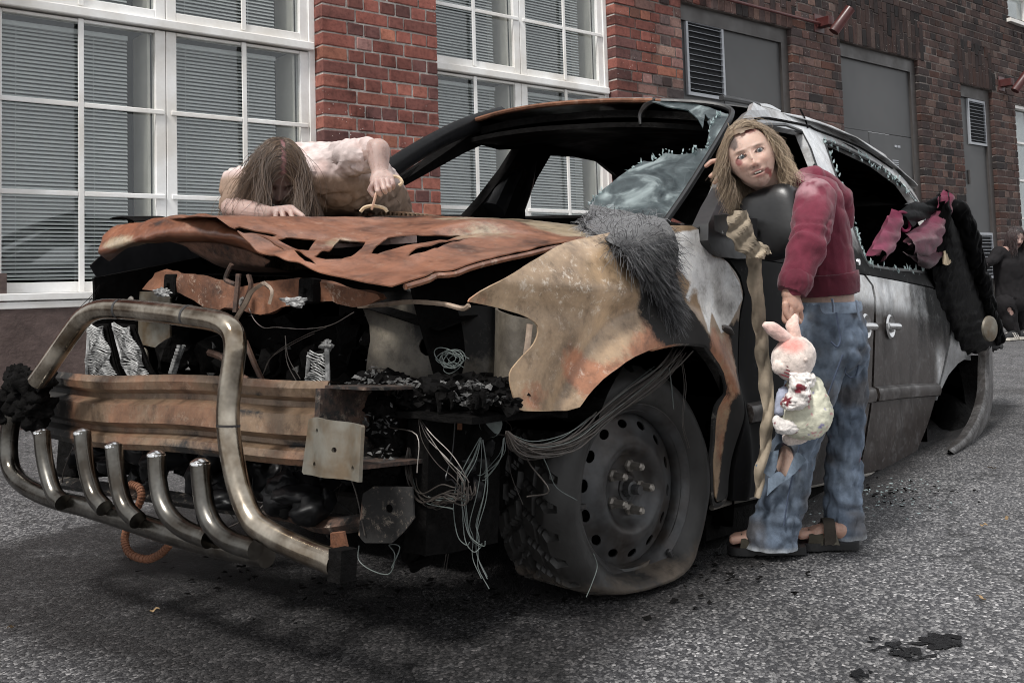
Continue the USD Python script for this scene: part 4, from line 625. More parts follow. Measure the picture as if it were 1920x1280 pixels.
# far side of the body, seen through the windscreen
RO = [(-.40, 1.0), (-.42, 1.13), (-1.25, 1.76), (-2.2, 1.80), (-3.7, 1.74), (-3.84, 1.0), (-3.8, .3), (-.5, .3)]
RH = [P_([(-.629,-.780,1.256),(-.784,-.780,1.382),(-.951,-.780,1.485),(-1.149,-.780,1.607),(-1.252,-.780,1.662),(-1.386,-.780,1.663),(-1.543,-.780,1.697),(-1.487,-.780,1.578),(-1.384,-.780,1.420),(-1.314,-.780,1.334)]), P_([(-1.799,-.780,1.708),(-2.005,-.780,1.735),(-2.269,-.780,1.749),(-2.485,-.780,1.705),(-2.521,-.780,1.664),(-2.500,-.780,1.486),(-1.749,-.780,1.384),(-1.714,-.780,1.445),(-1.747,-.780,1.587)]), [(-2.9, 0, 1.15), (-2.9, 0, 1.6), (-3.5, 0, 1.55), (-3.6, 0, 1.2)]]
ob(CAR, 'far_side_panel', panel(RO, lambda X, Z: np.column_stack([X, -np.where(Z > 1.1, .93-.36*(Z-1.1), .95), Z]), .05, .05, holes=[xz(h) for h in RH]), 'char', smooth=40, label='burnt far side of the body with empty window openings')
ob(CAR, 'far_pillar_trim', [tube(P_([(-1.753,-.740,1.690),(-1.566,-.740,1.555),(-1.430,-.740,1.364)]), [.02, .045, .06], 8, 4), tube(P_([(-1.697,-.700,1.654),(-1.665,-.700,1.513),(-1.593,-.700,1.370)]), .02, 6, 3)], 'char_gloss')
ob(CAR, 'floor', [bx(-3.8, -.35, -.90, .88, .17, .24), bx(-.45, -.40, -.9, .9, .2, 1.08), bx(-.35, .25, -.55, .42, .22, .27)], 'char', smooth=False)
# seats and dash burnt to frames
for (x, y) in ((-1.45, .42), (-1.45, -.42), (-2.45, .4), (-2.45, -.4)):
    S = sub(CAR, 'seat_frame'); 
    ob(S, 'backrest', [tube([(x-.05, y-.2, .55), (x-.22, y-.2, 1.12), (x-.23, y+.2, 1.12), (x-.05, y+.2, .55)], .02, 8, 4), *[tube([(x-.05-.03*k, y-.2, .6+.1*k), (x-.07-.03*k, y+.2, .6+.1*k)], .008, 5) for k in range(6)]], 'char'); ob(S, 'seat_pan', bx(x-.1, x+.42, y-.22, y+.22, .45, .56, .03), 'char', smooth=False)
ob(CAR, 'dashboard', [tube([(-.75, -.75, 1.02), (-.72, 0, 1.0), (-.72, .72, .98)], [.09, .10, .09], 10, 6)], 'char', smooth=50)
ob(CAR, 'steering_wheel', [tube([( -.98+.07*math.sin(t), .42+.18*math.cos(t), 1.0+.17*math.sin(t)) for t in np.linspace(0, 2*np.pi, 24)], .013, 6), tube([(-.98, .42, 1.0), (-.72, .42, .92)], .03, 8)], 'char')
# ---------------------------------------------------------------- front wheel on its flat tyre
WC, WYAW = A([.044, .878, .348]), math.radians(-11.2)
WAX = A([-math.sin(WYAW), math.cos(WYAW), 0]); WE = A([math.cos(WYAW), math.sin(WYAW), 0])
WM = frame_mat(WC, WE, WAX, [0, 0, 1.])
def wl(m): m = tm(m).copy(); m.apply_transform(WM); return m
def tyre(tread=True):
    n = 224; prof = [(.206, -.012), (.214, .004), (.232, .020), (.256, .026), (.278, .020), (.294, .006), (.303, -.010)] + [(.310, y) for y in np.linspace(-.020, -.184, 26)] + [(.303, -.194), (.29, -.208), (.26, -.222), (.23, -.21), (.208, -.19), (.195, -.19), (.195, -.012)]
    th = np.linspace(0, 2*np.pi, n, endpoint=False); V = []
    for r, y in prof:
        for k, t in enumerate(th):
            rr = r
            if -.20 < y < -.005 and r > .30:
                w = abs(y+.10)/.08; ph = (k + 7*w + 4*(y > -.10)) % 8
                if ph < 2.2 or w < .07 or abs(w-.58) < .07: rr -= .013
            V.append((rr*math.cos(t), y, rr*math.sin(t)))
    V = A(V); F = []; k = np.arange(n); k2 = (k+1) % n; m = len(prof)
    for i in range(m):
        a, b = i*n, ((i+1) % m)*n; F += [np.column_stack([a+k, b+k2, a+k2]), np.column_stack([a+k, b+k, b+k2])]
    T = trimesh.Trimesh(V, np.vstack(F), process=False); T.apply_transform(WM)
    v = T.vertices.copy(); v += noise3(v, 7., 2, 2)[:, None]*WAX*.016
    w = CO + v@A([CF, CL, CU]); low = np.maximum(0, .06 - w[:, 2]); sidew = ((v-WC)@WAX + .10)/.11
    v = v + np.outer(np.minimum(low, .09)*.42*np.sign(sidew)*np.minimum(1, np.abs(sidew)), WAX); w = CO + v@A([CF, CL, CU]); w[:, 2] = np.where(w[:, 2] < .055, .004 + .051*np.clip((w[:, 2]+.085)/.14, 0, 1)**1.6, w[:, 2]); T.vertices = w2c(w)
    return T
WHEEL = sub(CAR, 'front_wheel', 'black steel front wheel on a flat shredded tyre')
ob(WHEEL, 'tyre', tyre(), 'rubber', smooth=35, at={'mask': lambda v: msk(.55*np.clip(noise3(v, 6, 5)*3-.1, 0, 1)+.5*sstep(.20, .13, v[:, 2]), .2, .3*sstep(.3, .15, v[:, 2])), 'flake': 0.})
ob(WHEEL, 'rim', [wl(lathe([(.196, -.19), (.196, -.05), (.190, -.046), (.188, -.030), (.196, -.012), (.205, -.004), (.212, .003), (.219, .002), (.220, -.004), (.214, -.010)], 72))], 'steel_dull', smooth=50)
def disc_fn(X, Z):
    r = np.hypot(X, Z); y = np.interp(r, [0, .03, .036, .048, .060, .078, .098, .112, .128, .150, .172, .192], [-.030, -.030, -.040, -.044, -.044, -.040, -.016, -.010, -.014, -.026, -.036, -.044]); return np.column_stack([X, y, Z])
_hol = []
for k in range(14):
    a = 2*np.pi*k/14+.1; c, s = math.cos(a), math.sin(a); _hol.append([(.163*c - s*.0165*math.cos(t) + c*.011*math.sin(t), .163*s + c*.0165*math.cos(t) + s*.011*math.sin(t)) for t in np.linspace(0, 2*np.pi, 12, endpoint=False)])
_cir = [(.1915*math.cos(t), .1915*math.sin(t)) for t in np.linspace(0, 2*np.pi, 72, endpoint=False)]
ob(WHEEL, 'wheel_disc', wl(panel(_cir, disc_fn, .004, .0085, holes=_hol, flip=True)), 'steel_dull', smooth=50)
ob(WHEEL, 'brake_drum', wl(lathe([(0, -.07), (.14, -.07), (.15, -.08), (.15, -.17), (0, -.17)], 32)), 'char', smooth=40)
for k in range(5):
    a = 2*np.pi*k/5+.62; c = A([.0572*math.cos(a), 0, .0572*math.sin(a)]); m = lathe([(0, .006), (.007, .006), (.0105, .002), (.0115, -.03), (.016, -.036), (.016, -.045)], 6); m.apply_translation(c); ob(WHEEL, 'lug_nut', wl(m), 'lug_steel', smooth=False)
ob(WHEEL, 'hub_nut', wl(cat_([lathe([(0, .012), (.011, .012), (.013, .006), (.013, -.01), (.02, -.012), (.02, -.03), (.033, -.03), (.033, -.042)], 12)])), 'steel_dull', smooth=False)
for a in (.12, 2.2): ob(WHEEL, 'wheel_weight', wl(bx(-.012, .012, -.004, .01, -.006, .006, .003).apply_transform(trimesh.transformations.rotation_matrix(a, [0, 1, 0])).apply_translation([.208*math.cos(-a), .004, .208*math.sin(-a)])), 'steel_dull', smooth=False)
# ---------------------------------------------------------------- bull bar
BAR = sub(CAR, 'bull_bar', 'heat stained chrome bull bar with five upright pipes')
ob(BAR, 'hoop', tube(P_([(1.000,.800,.298),(1.000,.699,.311),(1.000,.615,.328),(1.000,.565,.347),(1.000,.528,.389),(1.000,.502,.438),(1.000,.482,.489),(1.000,.471,.541),(1.000,.472,.595),(1.000,.479,.648),(1.000,.481,.686),(1.000,.465,.715),(1.000,.423,.732),(1.000,.350,.741),(1.000,.196,.754),(1.000,.061,.762),(1.000,-.020,.762),(1.000,-.082,.747),(1.000,-.128,.715),(1.000,-.183,.667),(1.000,-.235,.621),(1.000,-.275,.587)]), .0235, 18, 5), 'stained_chrome', smooth=60, label='bent main hoop of the bull bar')
ob(BAR, 'lower_tube', tube(P_([(.970,-.436,.507),(.970,-.446,.452),(.970,-.442,.398),(.970,-.413,.354),(.970,-.340,.325),(.970,-.212,.308),(.970,-.070,.303),(.970,.083,.294),(.970,.225,.284),(.970,.357,.277),(.970,.478,.275),(.970,.576,.277)]), .0225, 16, 5), 'blued_chrome', smooth=60)
for P, r in ((P_([(1.000,.390,.442),(1.000,.402,.393),(1.000,.418,.352),(1.000,.449,.319),(1.000,.501,.300),(1.000,.579,.294)]), .0205), (P_([(1.000,.237,.448),(1.000,.249,.395),(1.000,.269,.353),(1.000,.303,.323),(1.000,.359,.304),(1.000,.434,.296)]), .0195), (P_([(1.000,.075,.455),(1.000,.092,.404),(1.000,.115,.354),(1.000,.143,.323),(1.000,.186,.305)]), .0195), (P_([(1.000,-.057,.476),(1.000,-.042,.430),(1.000,-.016,.378),(1.000,.015,.339),(1.000,.057,.317)]), .0195), (P_([(1.000,-.235,.466),(1.000,-.218,.417),(1.000,-.191,.369),(1.000,-.156,.328),(1.000,-.116,.312)]), .0195)):
    p = sub(BAR, 'upright_pipe'); ob(BAR, 'upright_pipe', tube(P, r, 16, 5), 'blued_chrome', smooth=60) if False else None
    _names[(BAR, 'upright_pipe')] -= 1; stage.RemovePrim(p)
    ob(BAR, 'upright_pipe', tube(P, r, 16, 5), 'blued_chrome', smooth=60)
    q = lathe([(0, r*.55), (r*.5, r*.45), (r*.9, r*.18), (r*1.03, 0), (r*1.03, -.004), (r*.9, -.006)], 20, axis='z'); q.apply_translation(P[0]); ob(BAR, 'pipe_cap', q, 'chrome', smooth=50)
ob(BAR, 'tube_end', [hull([A(P_([(1.000,.804,.296)])[0]) + A([dx, dy, dz]) for dx in (-.02, .02) for dy in (-.004, .028) for dz in (-.026, .03)])], 'char', smooth=False)
ob(BAR, 'weld_ring', [tube(P_([(1.000,.061,.762),(1.000,.069,.762)]), .0241, 18), tube(P_([(1.000,.317,.745),(1.000,.324,.744)]), .0241, 18), tube(P_([(1.000,.474,.525),(1.000,.474,.520)]), .0242, 18)], 'steel_dull')
rg = np.random.default_rng(21)
def lump(c, r, seed, sub_=2, amp=.55, sq=(1, 1, 1)):
    m = trimesh.creation.icosphere(subdivisions=sub_, radius=1.); v = m.vertices; d = 1 + amp*(noise3(v, 1.6, seed, 3)*2 + noise3(v, 4.5, seed+50, 2)*.8*(sub_ > 1)) ; m.vertices = v*d[:, None]*r*A(sq) + A(c); return m
ob(BAR, 'melted_plastic', [lump(p, r, 3+k, 3, .9) for k, (p, r) in enumerate(zip(P_([(.970,-.373,.557),(.970,-.429,.541),(.970,-.339,.511),(.970,-.424,.596),(.970,-.318,.589),(.970,-.451,.513)]), (.058, .042, .045, .028, .03, .035)))], 'char', smooth=60, label='burnt black lump of plastic on the bar end')
ob(BAR, 'bent_bracket', [panel(yz(P_([(.930,.688,.283),(.930,.714,.311),(.930,.718,.333),(.930,.755,.340),(.930,.757,.302),(.930,.762,.264),(.930,.726,.256),(.930,.710,.273)])), lambda Y, Z: np.column_stack([.93+.3*(Z-.3), Y, Z]), .006, .02, flip=False)], 'rusty_iron', smooth=False, at={'mask': msk(0, .1, .8)[0], 'flake': .3})
# ---------------------------------------------------------------- bumper beam and its brackets
def beam():
    n = 26; y = np.linspace(-.545, .60, n); sec = [(-.03, .0), (.0, .004), (.006, -.012), (.0, -.030), (-.022, -.040), (-.022, -.052), (.008, -.066), (.010, -.108), (-.022, -.122), (-.022, -.132), (.002, -.142), (.006, -.158), (-.004, -.172), (-.03, -.172)]
    V = []; F = []; m = len(sec)
    for i, q in enumerate(y):
        bow = .85 + .05*(1-((q)/.6)**2); zt = np.interp(q, [-.545, 0, .60], [.601, .606, .614])
        for a, b in sec: V.append((bow+a, q, zt+b + .004*math.sin(q*9)))
    for i in range(n-1):
        for k in range(m-1): F += [(i*m+k, i*m+k+1, i*m+m+k+1), (i*m+k, i*m+m+k+1, i*m+m+k)]
    V = A(V); F = A(F); W = V - A([.004, 0, 0]); return trimesh.Trimesh(np.vstack([V, W]), np.vstack([F[:, ::-1], F+len(V)]), process=False)
ob(CAR, 'bumper_beam', beam(), 'beam_steel', smooth=30, at={'mask': lambda v: msk(.3*noise3(v, 9, 4), 1.05*sstep(-.22, -.48, v[:, 1]+.25*noise3(v, 7, 2))+.6*np.clip(noise3(v*A([1, .35, 1]), 12, 19)*4, 0, 1)+.25*sstep(.50, .42, v[:, 2])+.3*noise3(v, 5, 8), .5+1.2*noise3(v, 7, 3)), 'flake': .25}, label='bare tan steel bumper beam behind the bull bar')
PL = P_([(.900,.594,.538),(.900,.611,.543),(.900,.753,.535),(.900,.756,.532),(.900,.754,.428),(.900,.588,.428),(.900,.584,.433)])
hole = lambda c, r: [(c[1]+r*math.cos(t), c[2]+r*math.sin(t)) for t in np.linspace(0, 2*np.pi, 10, endpoint=False)]
ob(CAR, 'beam_end_plate', panel(yz(PL), lambda Y, Z: np.column_stack([np.full(len(Y), .90)+.006*np.cos((Y-.55)*60), Y, Z]), .008, .02, holes=[hole(c, .0055) for c in P_([(.900,.624,.516),(.900,.619,.450),(.900,.729,.451),(.900,.678,.483)])]), 'plate_grey', smooth=40, label='grey square plate with bolt holes on the beam end')
ob(CAR, 'crush_box', [bx(.62, .885, .60, .615, .455, .60), bx(.62, .89, .60, .735, .448, .456), bx(.62, .86, .60, .72, .60, .606)], 'rusty_iron', smooth=False, at={'mask': msk(.2, .55, .3)[0], 'flake': .2})
ob(CAR, 'tow_bracket', panel(yz(P_([(.800,.662,.388),(.800,.686,.404),(.800,.772,.409),(.800,.778,.348),(.800,.758,.322),(.800,.731,.296),(.800,.671,.291),(.800,.653,.305)])), lambda Y, Z: np.column_stack([.80-.9*np.maximum(Y-.655, 0)*0-.25*np.abs(Y-.66), Y, Z]), .006, .012, holes=[hole(P_([(.800,.722,.363)])[0], .009)]), 'rusty_iron', smooth=30, label='octagonal tow bracket, tan on one flank and black on the other', at={'mask': lambda v: msk(.95*sstep(.67, .645, v[:, 1]), .95*sstep(.645, .668, v[:, 1]+.03*noise3(v, 30, 2)), .5*sstep(.34, .30, v[:, 2])), 'flake': .3})
ob(CAR, 'lower_crossmember', [tube(P_([(.740,-.568,.294),(.740,-.114,.301),(.740,.241,.306),(.740,.406,.311),(.740,.510,.300),(.740,.637,.325)]), [.035, .036, .036, .036, .038, .034], 8, 4, sq=.5)], 'rusty_iron', smooth=40, label='rusty lower crossmember', at={'mask': lambda v: msk(.35*(noise3(v, 9, 2)+.4), .8*(noise3(v, 6, 7)+.75), .35), 'flake': .5})
# radiator support: wavy rusty crossmember with latch
SUP = P_([(.660,-.354,.838),(.660,-.321,.863),(.660,-.283,.881),(.660,-.251,.885),(.660,-.159,.877),(.660,-.050,.866),(.660,.025,.851),(.660,.097,.832),(.660,.175,.841),(.660,.250,.846),(.660,.328,.846),(.660,.407,.835),(.660,.482,.821),(.660,.553,.807),(.660,.562,.797),(.660,.517,.783),(.660,.478,.778),(.660,.430,.787),(.660,.417,.793),(.660,.357,.792),(.660,.310,.786),(.660,.259,.780),(.660,.240,.773),(.660,.213,.766),(.660,.183,.762),(.660,.140,.767),(.660,.106,.778),(.660,.055,.781),(.660,.023,.773),(.660,-.032,.779),(.660,-.079,.800),(.660,-.144,.822),(.660,-.199,.832),(.660,-.238,.828),(.660,-.293,.833)])
ob(CAR, 'radiator_support', panel(yz(SUP), lambda Y, Z: np.column_stack([.66+.10*(1-(Y/.62)**2)*.4+noise3(np.column_stack([0*Y, Y, Z]), 9, 3)*.05, Y, Z]), .022, .014), 'rusty_iron', smooth=45, label='wavy rusty crossmember under the hood', at={'mask': lambda v: msk(.30*(noise3(v, 11, 4)+.35), .55*blob(v, P_([(.660,.012,.827)])[0], .06, .05, (1, 2))+.9*sstep(.55, .64, v[:, 1]), .62), 'flake': lambda v: .9*blob(v, P_([(.660,-.066,.822)])[0], .10, .05, (1, 2))+.7*blob(v, P_([(.660,.428,.806)])[0], .07, .03, (1, 2))})
for c in P_([(.700,-.180,.843),(.700,.358,.817)]):
    ob(CAR, 'mounting_bracket', [bx(c[0]-.02, c[0]+.012, c[1]-.025, c[1]+.025, c[2]-.03, c[2]+.03, .004), bx(c[0]+.012, c[0]+.022, c[1]-.006, c[1]+.006, c[2]-.006, c[2]+.006, .002)], 'char', smooth=False)
for c in P_([(.720,.146,.792),(.720,-.334,.802)]): ob(CAR, 'bolt', lathe([(0, .01), (.007, .01), (.009, .004), (.014, .003), (.014, 0)], 8).apply_transform(trimesh.transformations.rotation_matrix(-math.pi/2, [0, 0, 1])).apply_translation(c), 'lug_steel', smooth=False)
ob(CAR, 'hood_latch', [tube(P_([(.750,.159,.860),(.750,.157,.818),(.750,.154,.766)]), .010, 5, 2, sq=.5), tube(P_([(.750,.198,.856),(.750,.209,.824),(.750,.183,.779)]), .008, 5, 3, sq=.5), tube(P_([(.740,.118,.886),(.740,.103,.864),(.740,.100,.847),(.740,.137,.835)]), .006, 6, 4)], 'rusty_iron', at={'mask': msk(.2, .45, .2)[0], 'flake': 0.})
ob(CAR, 'support_strut', [tube(P_([(.820,.340,.827),(.820,.300,.809),(.820,.283,.785),(.820,.245,.741)]), .0085, 4, 3, sq=.6), tube(P_([(.800,.316,.830),(.800,.347,.811),(.800,.340,.781)]), .005, 4, 3)], 'rusty_iron', label='thin diagonal steel strut below the hood', at={'mask': msk(.75, 0, .1)[0], 'flake': 0.})
for p, k in ((P_([(.760,-.132,.820)])[0], 5), (P_([(.780,.399,.787)])[0], 8)): ob(CAR, 'foil_scrap', lump(p, .017, k, 3, 1.1, (.3, 1.9, .6)), 'aluminium_melt', smooth=False)
# headlamp bucket and apron on the near side
ob(CAR, 'headlamp_bucket', [panel(yz(P_([(.500,.334,.794),(.500,.367,.743),(.500,.371,.703),(.500,.363,.658),(.500,.358,.604),(.500,.860,.596),(.500,.858,.672),(.500,.865,.754),(.500,.687,.792),(.500,.521,.800)])), lambda Y, Z: np.column_stack([.50-.12*np.exp(-((Y-.66)/.07)**2)-.05*sstep(.80, .9, Y)+noise3(np.column_stack([0*Y, Y, Z]), 8, 3)*.02, Y, Z]), .006, .018, holes=[hole(P_([(.420,.556,.694)])[0], .024)])], 'sooty_steel', smooth=50, label='sooty sheet steel bucket of the missing headlamp', at={'mask': lambda v: msk(.62*blob(v, P_([(.500,.445,.727)])[0], .07, .07, (1, 2))+.4*blob(v, P_([(.500,.760,.706)])[0], .06, .05, (1, 2)), .98*sstep(.58, .5, v[:, 2]+.05*noise3(v, 10, 2))+.95*blob(v, P_([(.500,.607,.755)])[0], .12, .12, (1, 2)), .12), 'flake': .15})
ob(CAR, 'bucket_lip', [tube(P_([(.600,.426,.785),(.600,.510,.788),(.600,.594,.793),(.600,.691,.787),(.600,.750,.776),(.600,.768,.783)]), .006, 6, 4), tube(P_([(.560,.904,.743),(.560,.900,.706),(.560,.895,.674)]), .008, 6, 3, sq=.4)], 'rusty_iron', at={'mask': msk(.7, .1, .3)[0], 'flake': .3})
ob(CAR, 'battery_tray', [panel(xy([(.72, .50, 0), (.72, .88, 0), (.40, .9, 0), (.40, .45, 0)]), lambda X, Y: np.column_stack([X, Y, .555+.0*X+noise3(np.column_stack([X, Y, 0*X]), 12, 2)*.03]), .014, .03)], 'char', smooth=40)
def rough_box(*a, amp=.012, s=14.):
    m = bx(*a); m = m.subdivide_to_size(.04); w = m.vertices; n_ = noise3(w, s, 3)[:, None]*nrm(A([1, 1, 1]))*amp*3; m.vertices = w + n_; return m
ob(CAR, 'frame_rail', [rough_box(.45, .70, .69, .75, .26, .56), bx(-.3, .72, .56, .66, .30, .46, .01), bx(-.3, .72, -.66, -.56, .30, .46, .01)], 'char', smooth=False)
ob(CAR, 'inner_wing', [panel([(-.35, .45), (.45, .45), (.62, .85), (.2, .98), (-.35, 1.02)], lambda X, Z: np.column_stack([X, .60+0*X+noise3(np.column_stack([X, 0*X, Z]), 7, 3)*.04, Z]), .01, .05), panel([(-.35, .3), (.6, .3), (.66, .88), (.2, 1.0), (-.35, 1.04)], lambda X, Z: np.column_stack([X, -.64+0*X+noise3(np.column_stack([X, 0*X, Z]), 7, 3)*.04, Z]), .01, .05)], 'char', smooth=40)
ob(CAR, 'inner_wing', panel(yz(P_([(.500,-.804,.856),(.500,-.704,.842),(.500,-.680,.694),(.500,-.496,.672),(.500,-.462,.683),(.500,-.478,.824),(.500,-.448,.843)])), lambda Y, Z: np.column_stack([.50+0*Y, Y, Z]), .006, .03), 'plate_grey', smooth=40, label='grey inner wing on the far side')
ob(CAR, 'hooked_pipe', tube(P_([(.600,-.462,.675),(.600,-.434,.663),(.600,-.430,.633),(.600,-.456,.623)]), .008, 8, 4), 'plate_grey')
# charred remains filling the engine bay
heap = []
for k in range(120):
    c = A([rg.uniform(-.15, .50), rg.uniform(-.58, .56), rg.uniform(.32, .74)]); heap.append(lump(c, rg.uniform(.03, .085), k, 1, .8, rg.uniform(.5, 1.3, 3)))
heap += [bx(-.25, .28, -.35, .3, .35, .78, .04), bx(-.05, .35, -.55, -.2, .3, .62, .03)]
ob(CAR, 'engine_remains', heap, 'char', smooth=30, kind='stuff', label='charred remains of the engine and plastics')
heap = [lump(A([rg.uniform(.42, .70), rg.uniform(.48, .90), .575+rg.uniform(-.01, .035)]), rg.uniform(.012, .034), k, 2, 1.0, (1, 1, .8)) for k in range(110)]
heap += [lump(p + rg.normal(0, .012, 3), rg.uniform(.012, .028), k, 2, 1.) for k, p in enumerate(np.repeat(A(P_([(.720,.547,.576),(.720,.587,.601),(.720,.573,.554),(.720,.524,.546),(.720,.607,.527),(.720,.629,.563),(.720,.631,.517),(.720,.644,.473),(.720,.635,.439),(.720,.438,.548),(.720,.367,.538),(.720,.293,.535),(.720,.482,.538),(.720,.214,.563)])), 6, 0))]
heap += [tube([A(p), A(p)+A([0, .004, -l*.6]), A(p)+A([0, .0, -l])], [.008, .005, .0015], 6, 3) for p, l in zip(P_([(.715,.785,.597),(.715,.820,.598),(.715,.884,.601),(.715,.902,.601),(.715,.693,.593)]), (.055, .035, .035, .03, .02))]
ob(CAR, 'charred_heap', heap, 'char', smooth=30, kind='stuff', label='charred molten plastic on the headlamp shelf')
def scrap(c, r):
    q = A(c) + rg.normal(0, r, (6, 3))*A([rg.uniform(.3, 1), rg.uniform(.4, 1.6), rg.uniform(.3, 1)]); return hull(q)
heap = [scrap([rg.uniform(.60, .72), rg.uniform(.48, .9), .575+rg.uniform(0, .045)], rg.uniform(.003, .007)) for k in range(330)]
heap += [scrap(p + rg.normal(0, .022, 3)*A([.4, 1, .6]), rg.uniform(.002, .006)) for k, p in enumerate(np.repeat(A(P_([(.760,.587,.579),(.760,.626,.603),(.760,.565,.549),(.760,.646,.531),(.760,.677,.522),(.760,.677,.467),(.760,.479,.580),(.760,.412,.548),(.760,.282,.566),(.760,.206,.544),(.760,.640,.631),(.760,.300,.573),(.760,.481,.545)])), 16, 0))]
heap += [scrap([rg.uniform(.2, .5), rg.uniform(-.5, .5), rg.uniform(.4, .85)], rg.uniform(.003, .010)) for k in range(70)]
ob(CAR, 'ash_flakes', heap, 'ash', smooth=False, kind='stuff', label='pale ash and melted flakes in the engine bay')
heap = [lump(A([rg.uniform(.45, .66), rg.uniform(.58, .76), rg.uniform(.30, .54)]), rg.uniform(.012, .035), k, 2, .5, rg.uniform(.5, 1.3, 3)) for k in range(45)] + [lump(A([rg.uniform(.60, .80), rg.uniform(-.55, .5), rg.uniform(.33, .48)]), rg.uniform(.015, .045), k, 2, .5, rg.uniform(.5, 1.4, 3)) for k in range(60)]
ob(CAR, 'charred_heap', heap, 'char_gloss', smooth=True, kind='stuff', label='black molten parts hanging below the headlamp shelf and beam')
# radiator cores, corrugated fins half melted
def fins(rows, nrib, name, depth, th=.010, label=None):
    L, R = catmull(rows[0], 12), catmull(rows[1], 12); out = []; t = np.linspace(0, len(L)-1, nrib)
    for q in t:
        i = min(int(q), len(L)-2); a, b = lerp(L[i], L[i+1], q-i), lerp(R[i], R[i+1], q-i); P = [lerp(a, b, s) + A([.007*math.sin(s*7+q*.4) , 0, .004*math.sin(s*9+q*.3)-.014*s]) + A([0, 0, rg.normal(0, .0012)]) for s in np.linspace(0, 1, 7)]; out.append(tube(P, .0021, 5, 0, sq=.8))
    back = ruled([[p + A([-.012, 0, 0]) for p in L], [lerp(p, q, .5) + A([-.018, 0, 0]) for p, q in zip(L, R)], [p + A([-.012, 0, 0]) for p in R]], 1, 3, .006)
    C_ = sub(CAR, name, label); ob(C_, 'fins', out, 'aluminium_melt', smooth=40, kind='stuff'); ob(C_, 'core', back, 'char', smooth=40); ob(C_, 'side_tube', [tube(L[::3], .005, 6, 2)], 'aluminium_melt', smooth=50)
fins((P_([(.740,-.502,.738),(.740,-.499,.675),(.740,-.496,.615),(.740,-.481,.549)]), P_([(.740,-.425,.741),(.740,-.392,.676),(.740,-.359,.619),(.740,-.298,.556)])), 52, 'radiator_core', 0, label='pale melted radiator fins at the left of the engine bay')
fins((P_([(.730,-.399,.741),(.730,-.364,.677),(.730,-.310,.605),(.730,-.218,.559)]), P_([(.730,-.311,.738),(.730,-.264,.678),(.730,-.200,.608),(.730,-.088,.546)])), 52, 'radiator_core', 0, label='second slab of melted fins, bending down to the beam')
fins((P_([(.720,.394,.673),(.720,.391,.637),(.720,.390,.600),(.720,.389,.539)]), P_([(.720,.450,.684),(.720,.455,.638),(.720,.457,.602),(.720,.461,.543)])), 22, 'radiator_core', 0, label='small upright comb of aluminium fins')
ob(CAR, 'core_post', [tube(P_([(.730,.462,.690),(.730,.468,.627),(.730,.471,.585)]), .006, 6, 3), lump(P_([(.730,.460,.690)])[0], .012, 4, 2, 1.)], 'aluminium_melt', smooth=50)
ob(CAR, 'toothed_strip', [tube(P_([(.600,-.251,.684),(.600,-.274,.643),(.600,-.290,.606)]), .006, 6, 3)] + [bx(p[0]-.004, p[0]+.012, p[1]-.012, p[1]+.004, p[2]-.004, p[2]+.004) for p in catmull(P_([(.600,-.256,.681),(.600,-.274,.643),(.600,-.287,.609)]), 4)], 'aluminium_melt', smooth=False)
ob(CAR, 'heater_pipe', [tube(P_([(.550,-.204,.667),(.550,-.137,.651),(.550,-.087,.611),(.550,-.016,.564),(.550,.029,.552)]), .010, 6, 4), tube(P_([(.500,-.112,.699),(.500,-.060,.627),(.500,-.016,.577)]), .008, 6, 3), tube(P_([(.620,.035,.604),(.620,.132,.577),(.620,.213,.564)]), .009, 6, 3)], 'rusty_iron', at={'mask': msk(.35, .4, .2)[0], 'flake': 0.})
ob(CAR, 'exhaust_hose', tube(P_([(.860,-.061,.346),(.860,-.025,.340),(.860,-.017,.316),(.860,-.043,.276),(.860,-.066,.242),(.860,-.071,.210),(.860,-.043,.185),(.860,.023,.182),(.860,.073,.200),(.860,.108,.226)]), .0082, 8, 8), 'rusty_iron', label='rusty corrugated hose hanging under the bar', at={'mask': msk(.1, .1, .85)[0], 'flake': 0.})
def ring_hose(P, r, pitch):
    C_ = catmull(P, 30); L = np.r_[0, np.cumsum(np.linalg.norm(np.diff(C_, axis=0), axis=1))]; out = []
    for s in np.arange(0, L[-1], pitch):
        i = min(np.searchsorted(L, s), len(C_)-1); i = max(i, 1); out.append(tube([C_[i-1], lerp(C_[i-1], C_[i], .3)], r, 10))
    return out
ob(CAR, 'hose_rings', [tube([p-d*.0018, p+d*.0018], .0098, 9) for p, d in (lambda C_: [(C_[i], nrm(C_[i+1]-C_[i])) for i in range(0, len(C_)-1, 2)])(catmull(P_([(.860,-.061,.346),(.860,-.025,.340),(.860,-.017,.316),(.860,-.043,.276),(.860,-.066,.242),(.860,-.071,.210),(.860,-.043,.185),(.860,.023,.182),(.860,.073,.200),(.860,.108,.226)]), 9))], 'rusty_iron', kind='stuff', at={'mask': msk(.3, 0, .9)[0], 'flake': 0.})
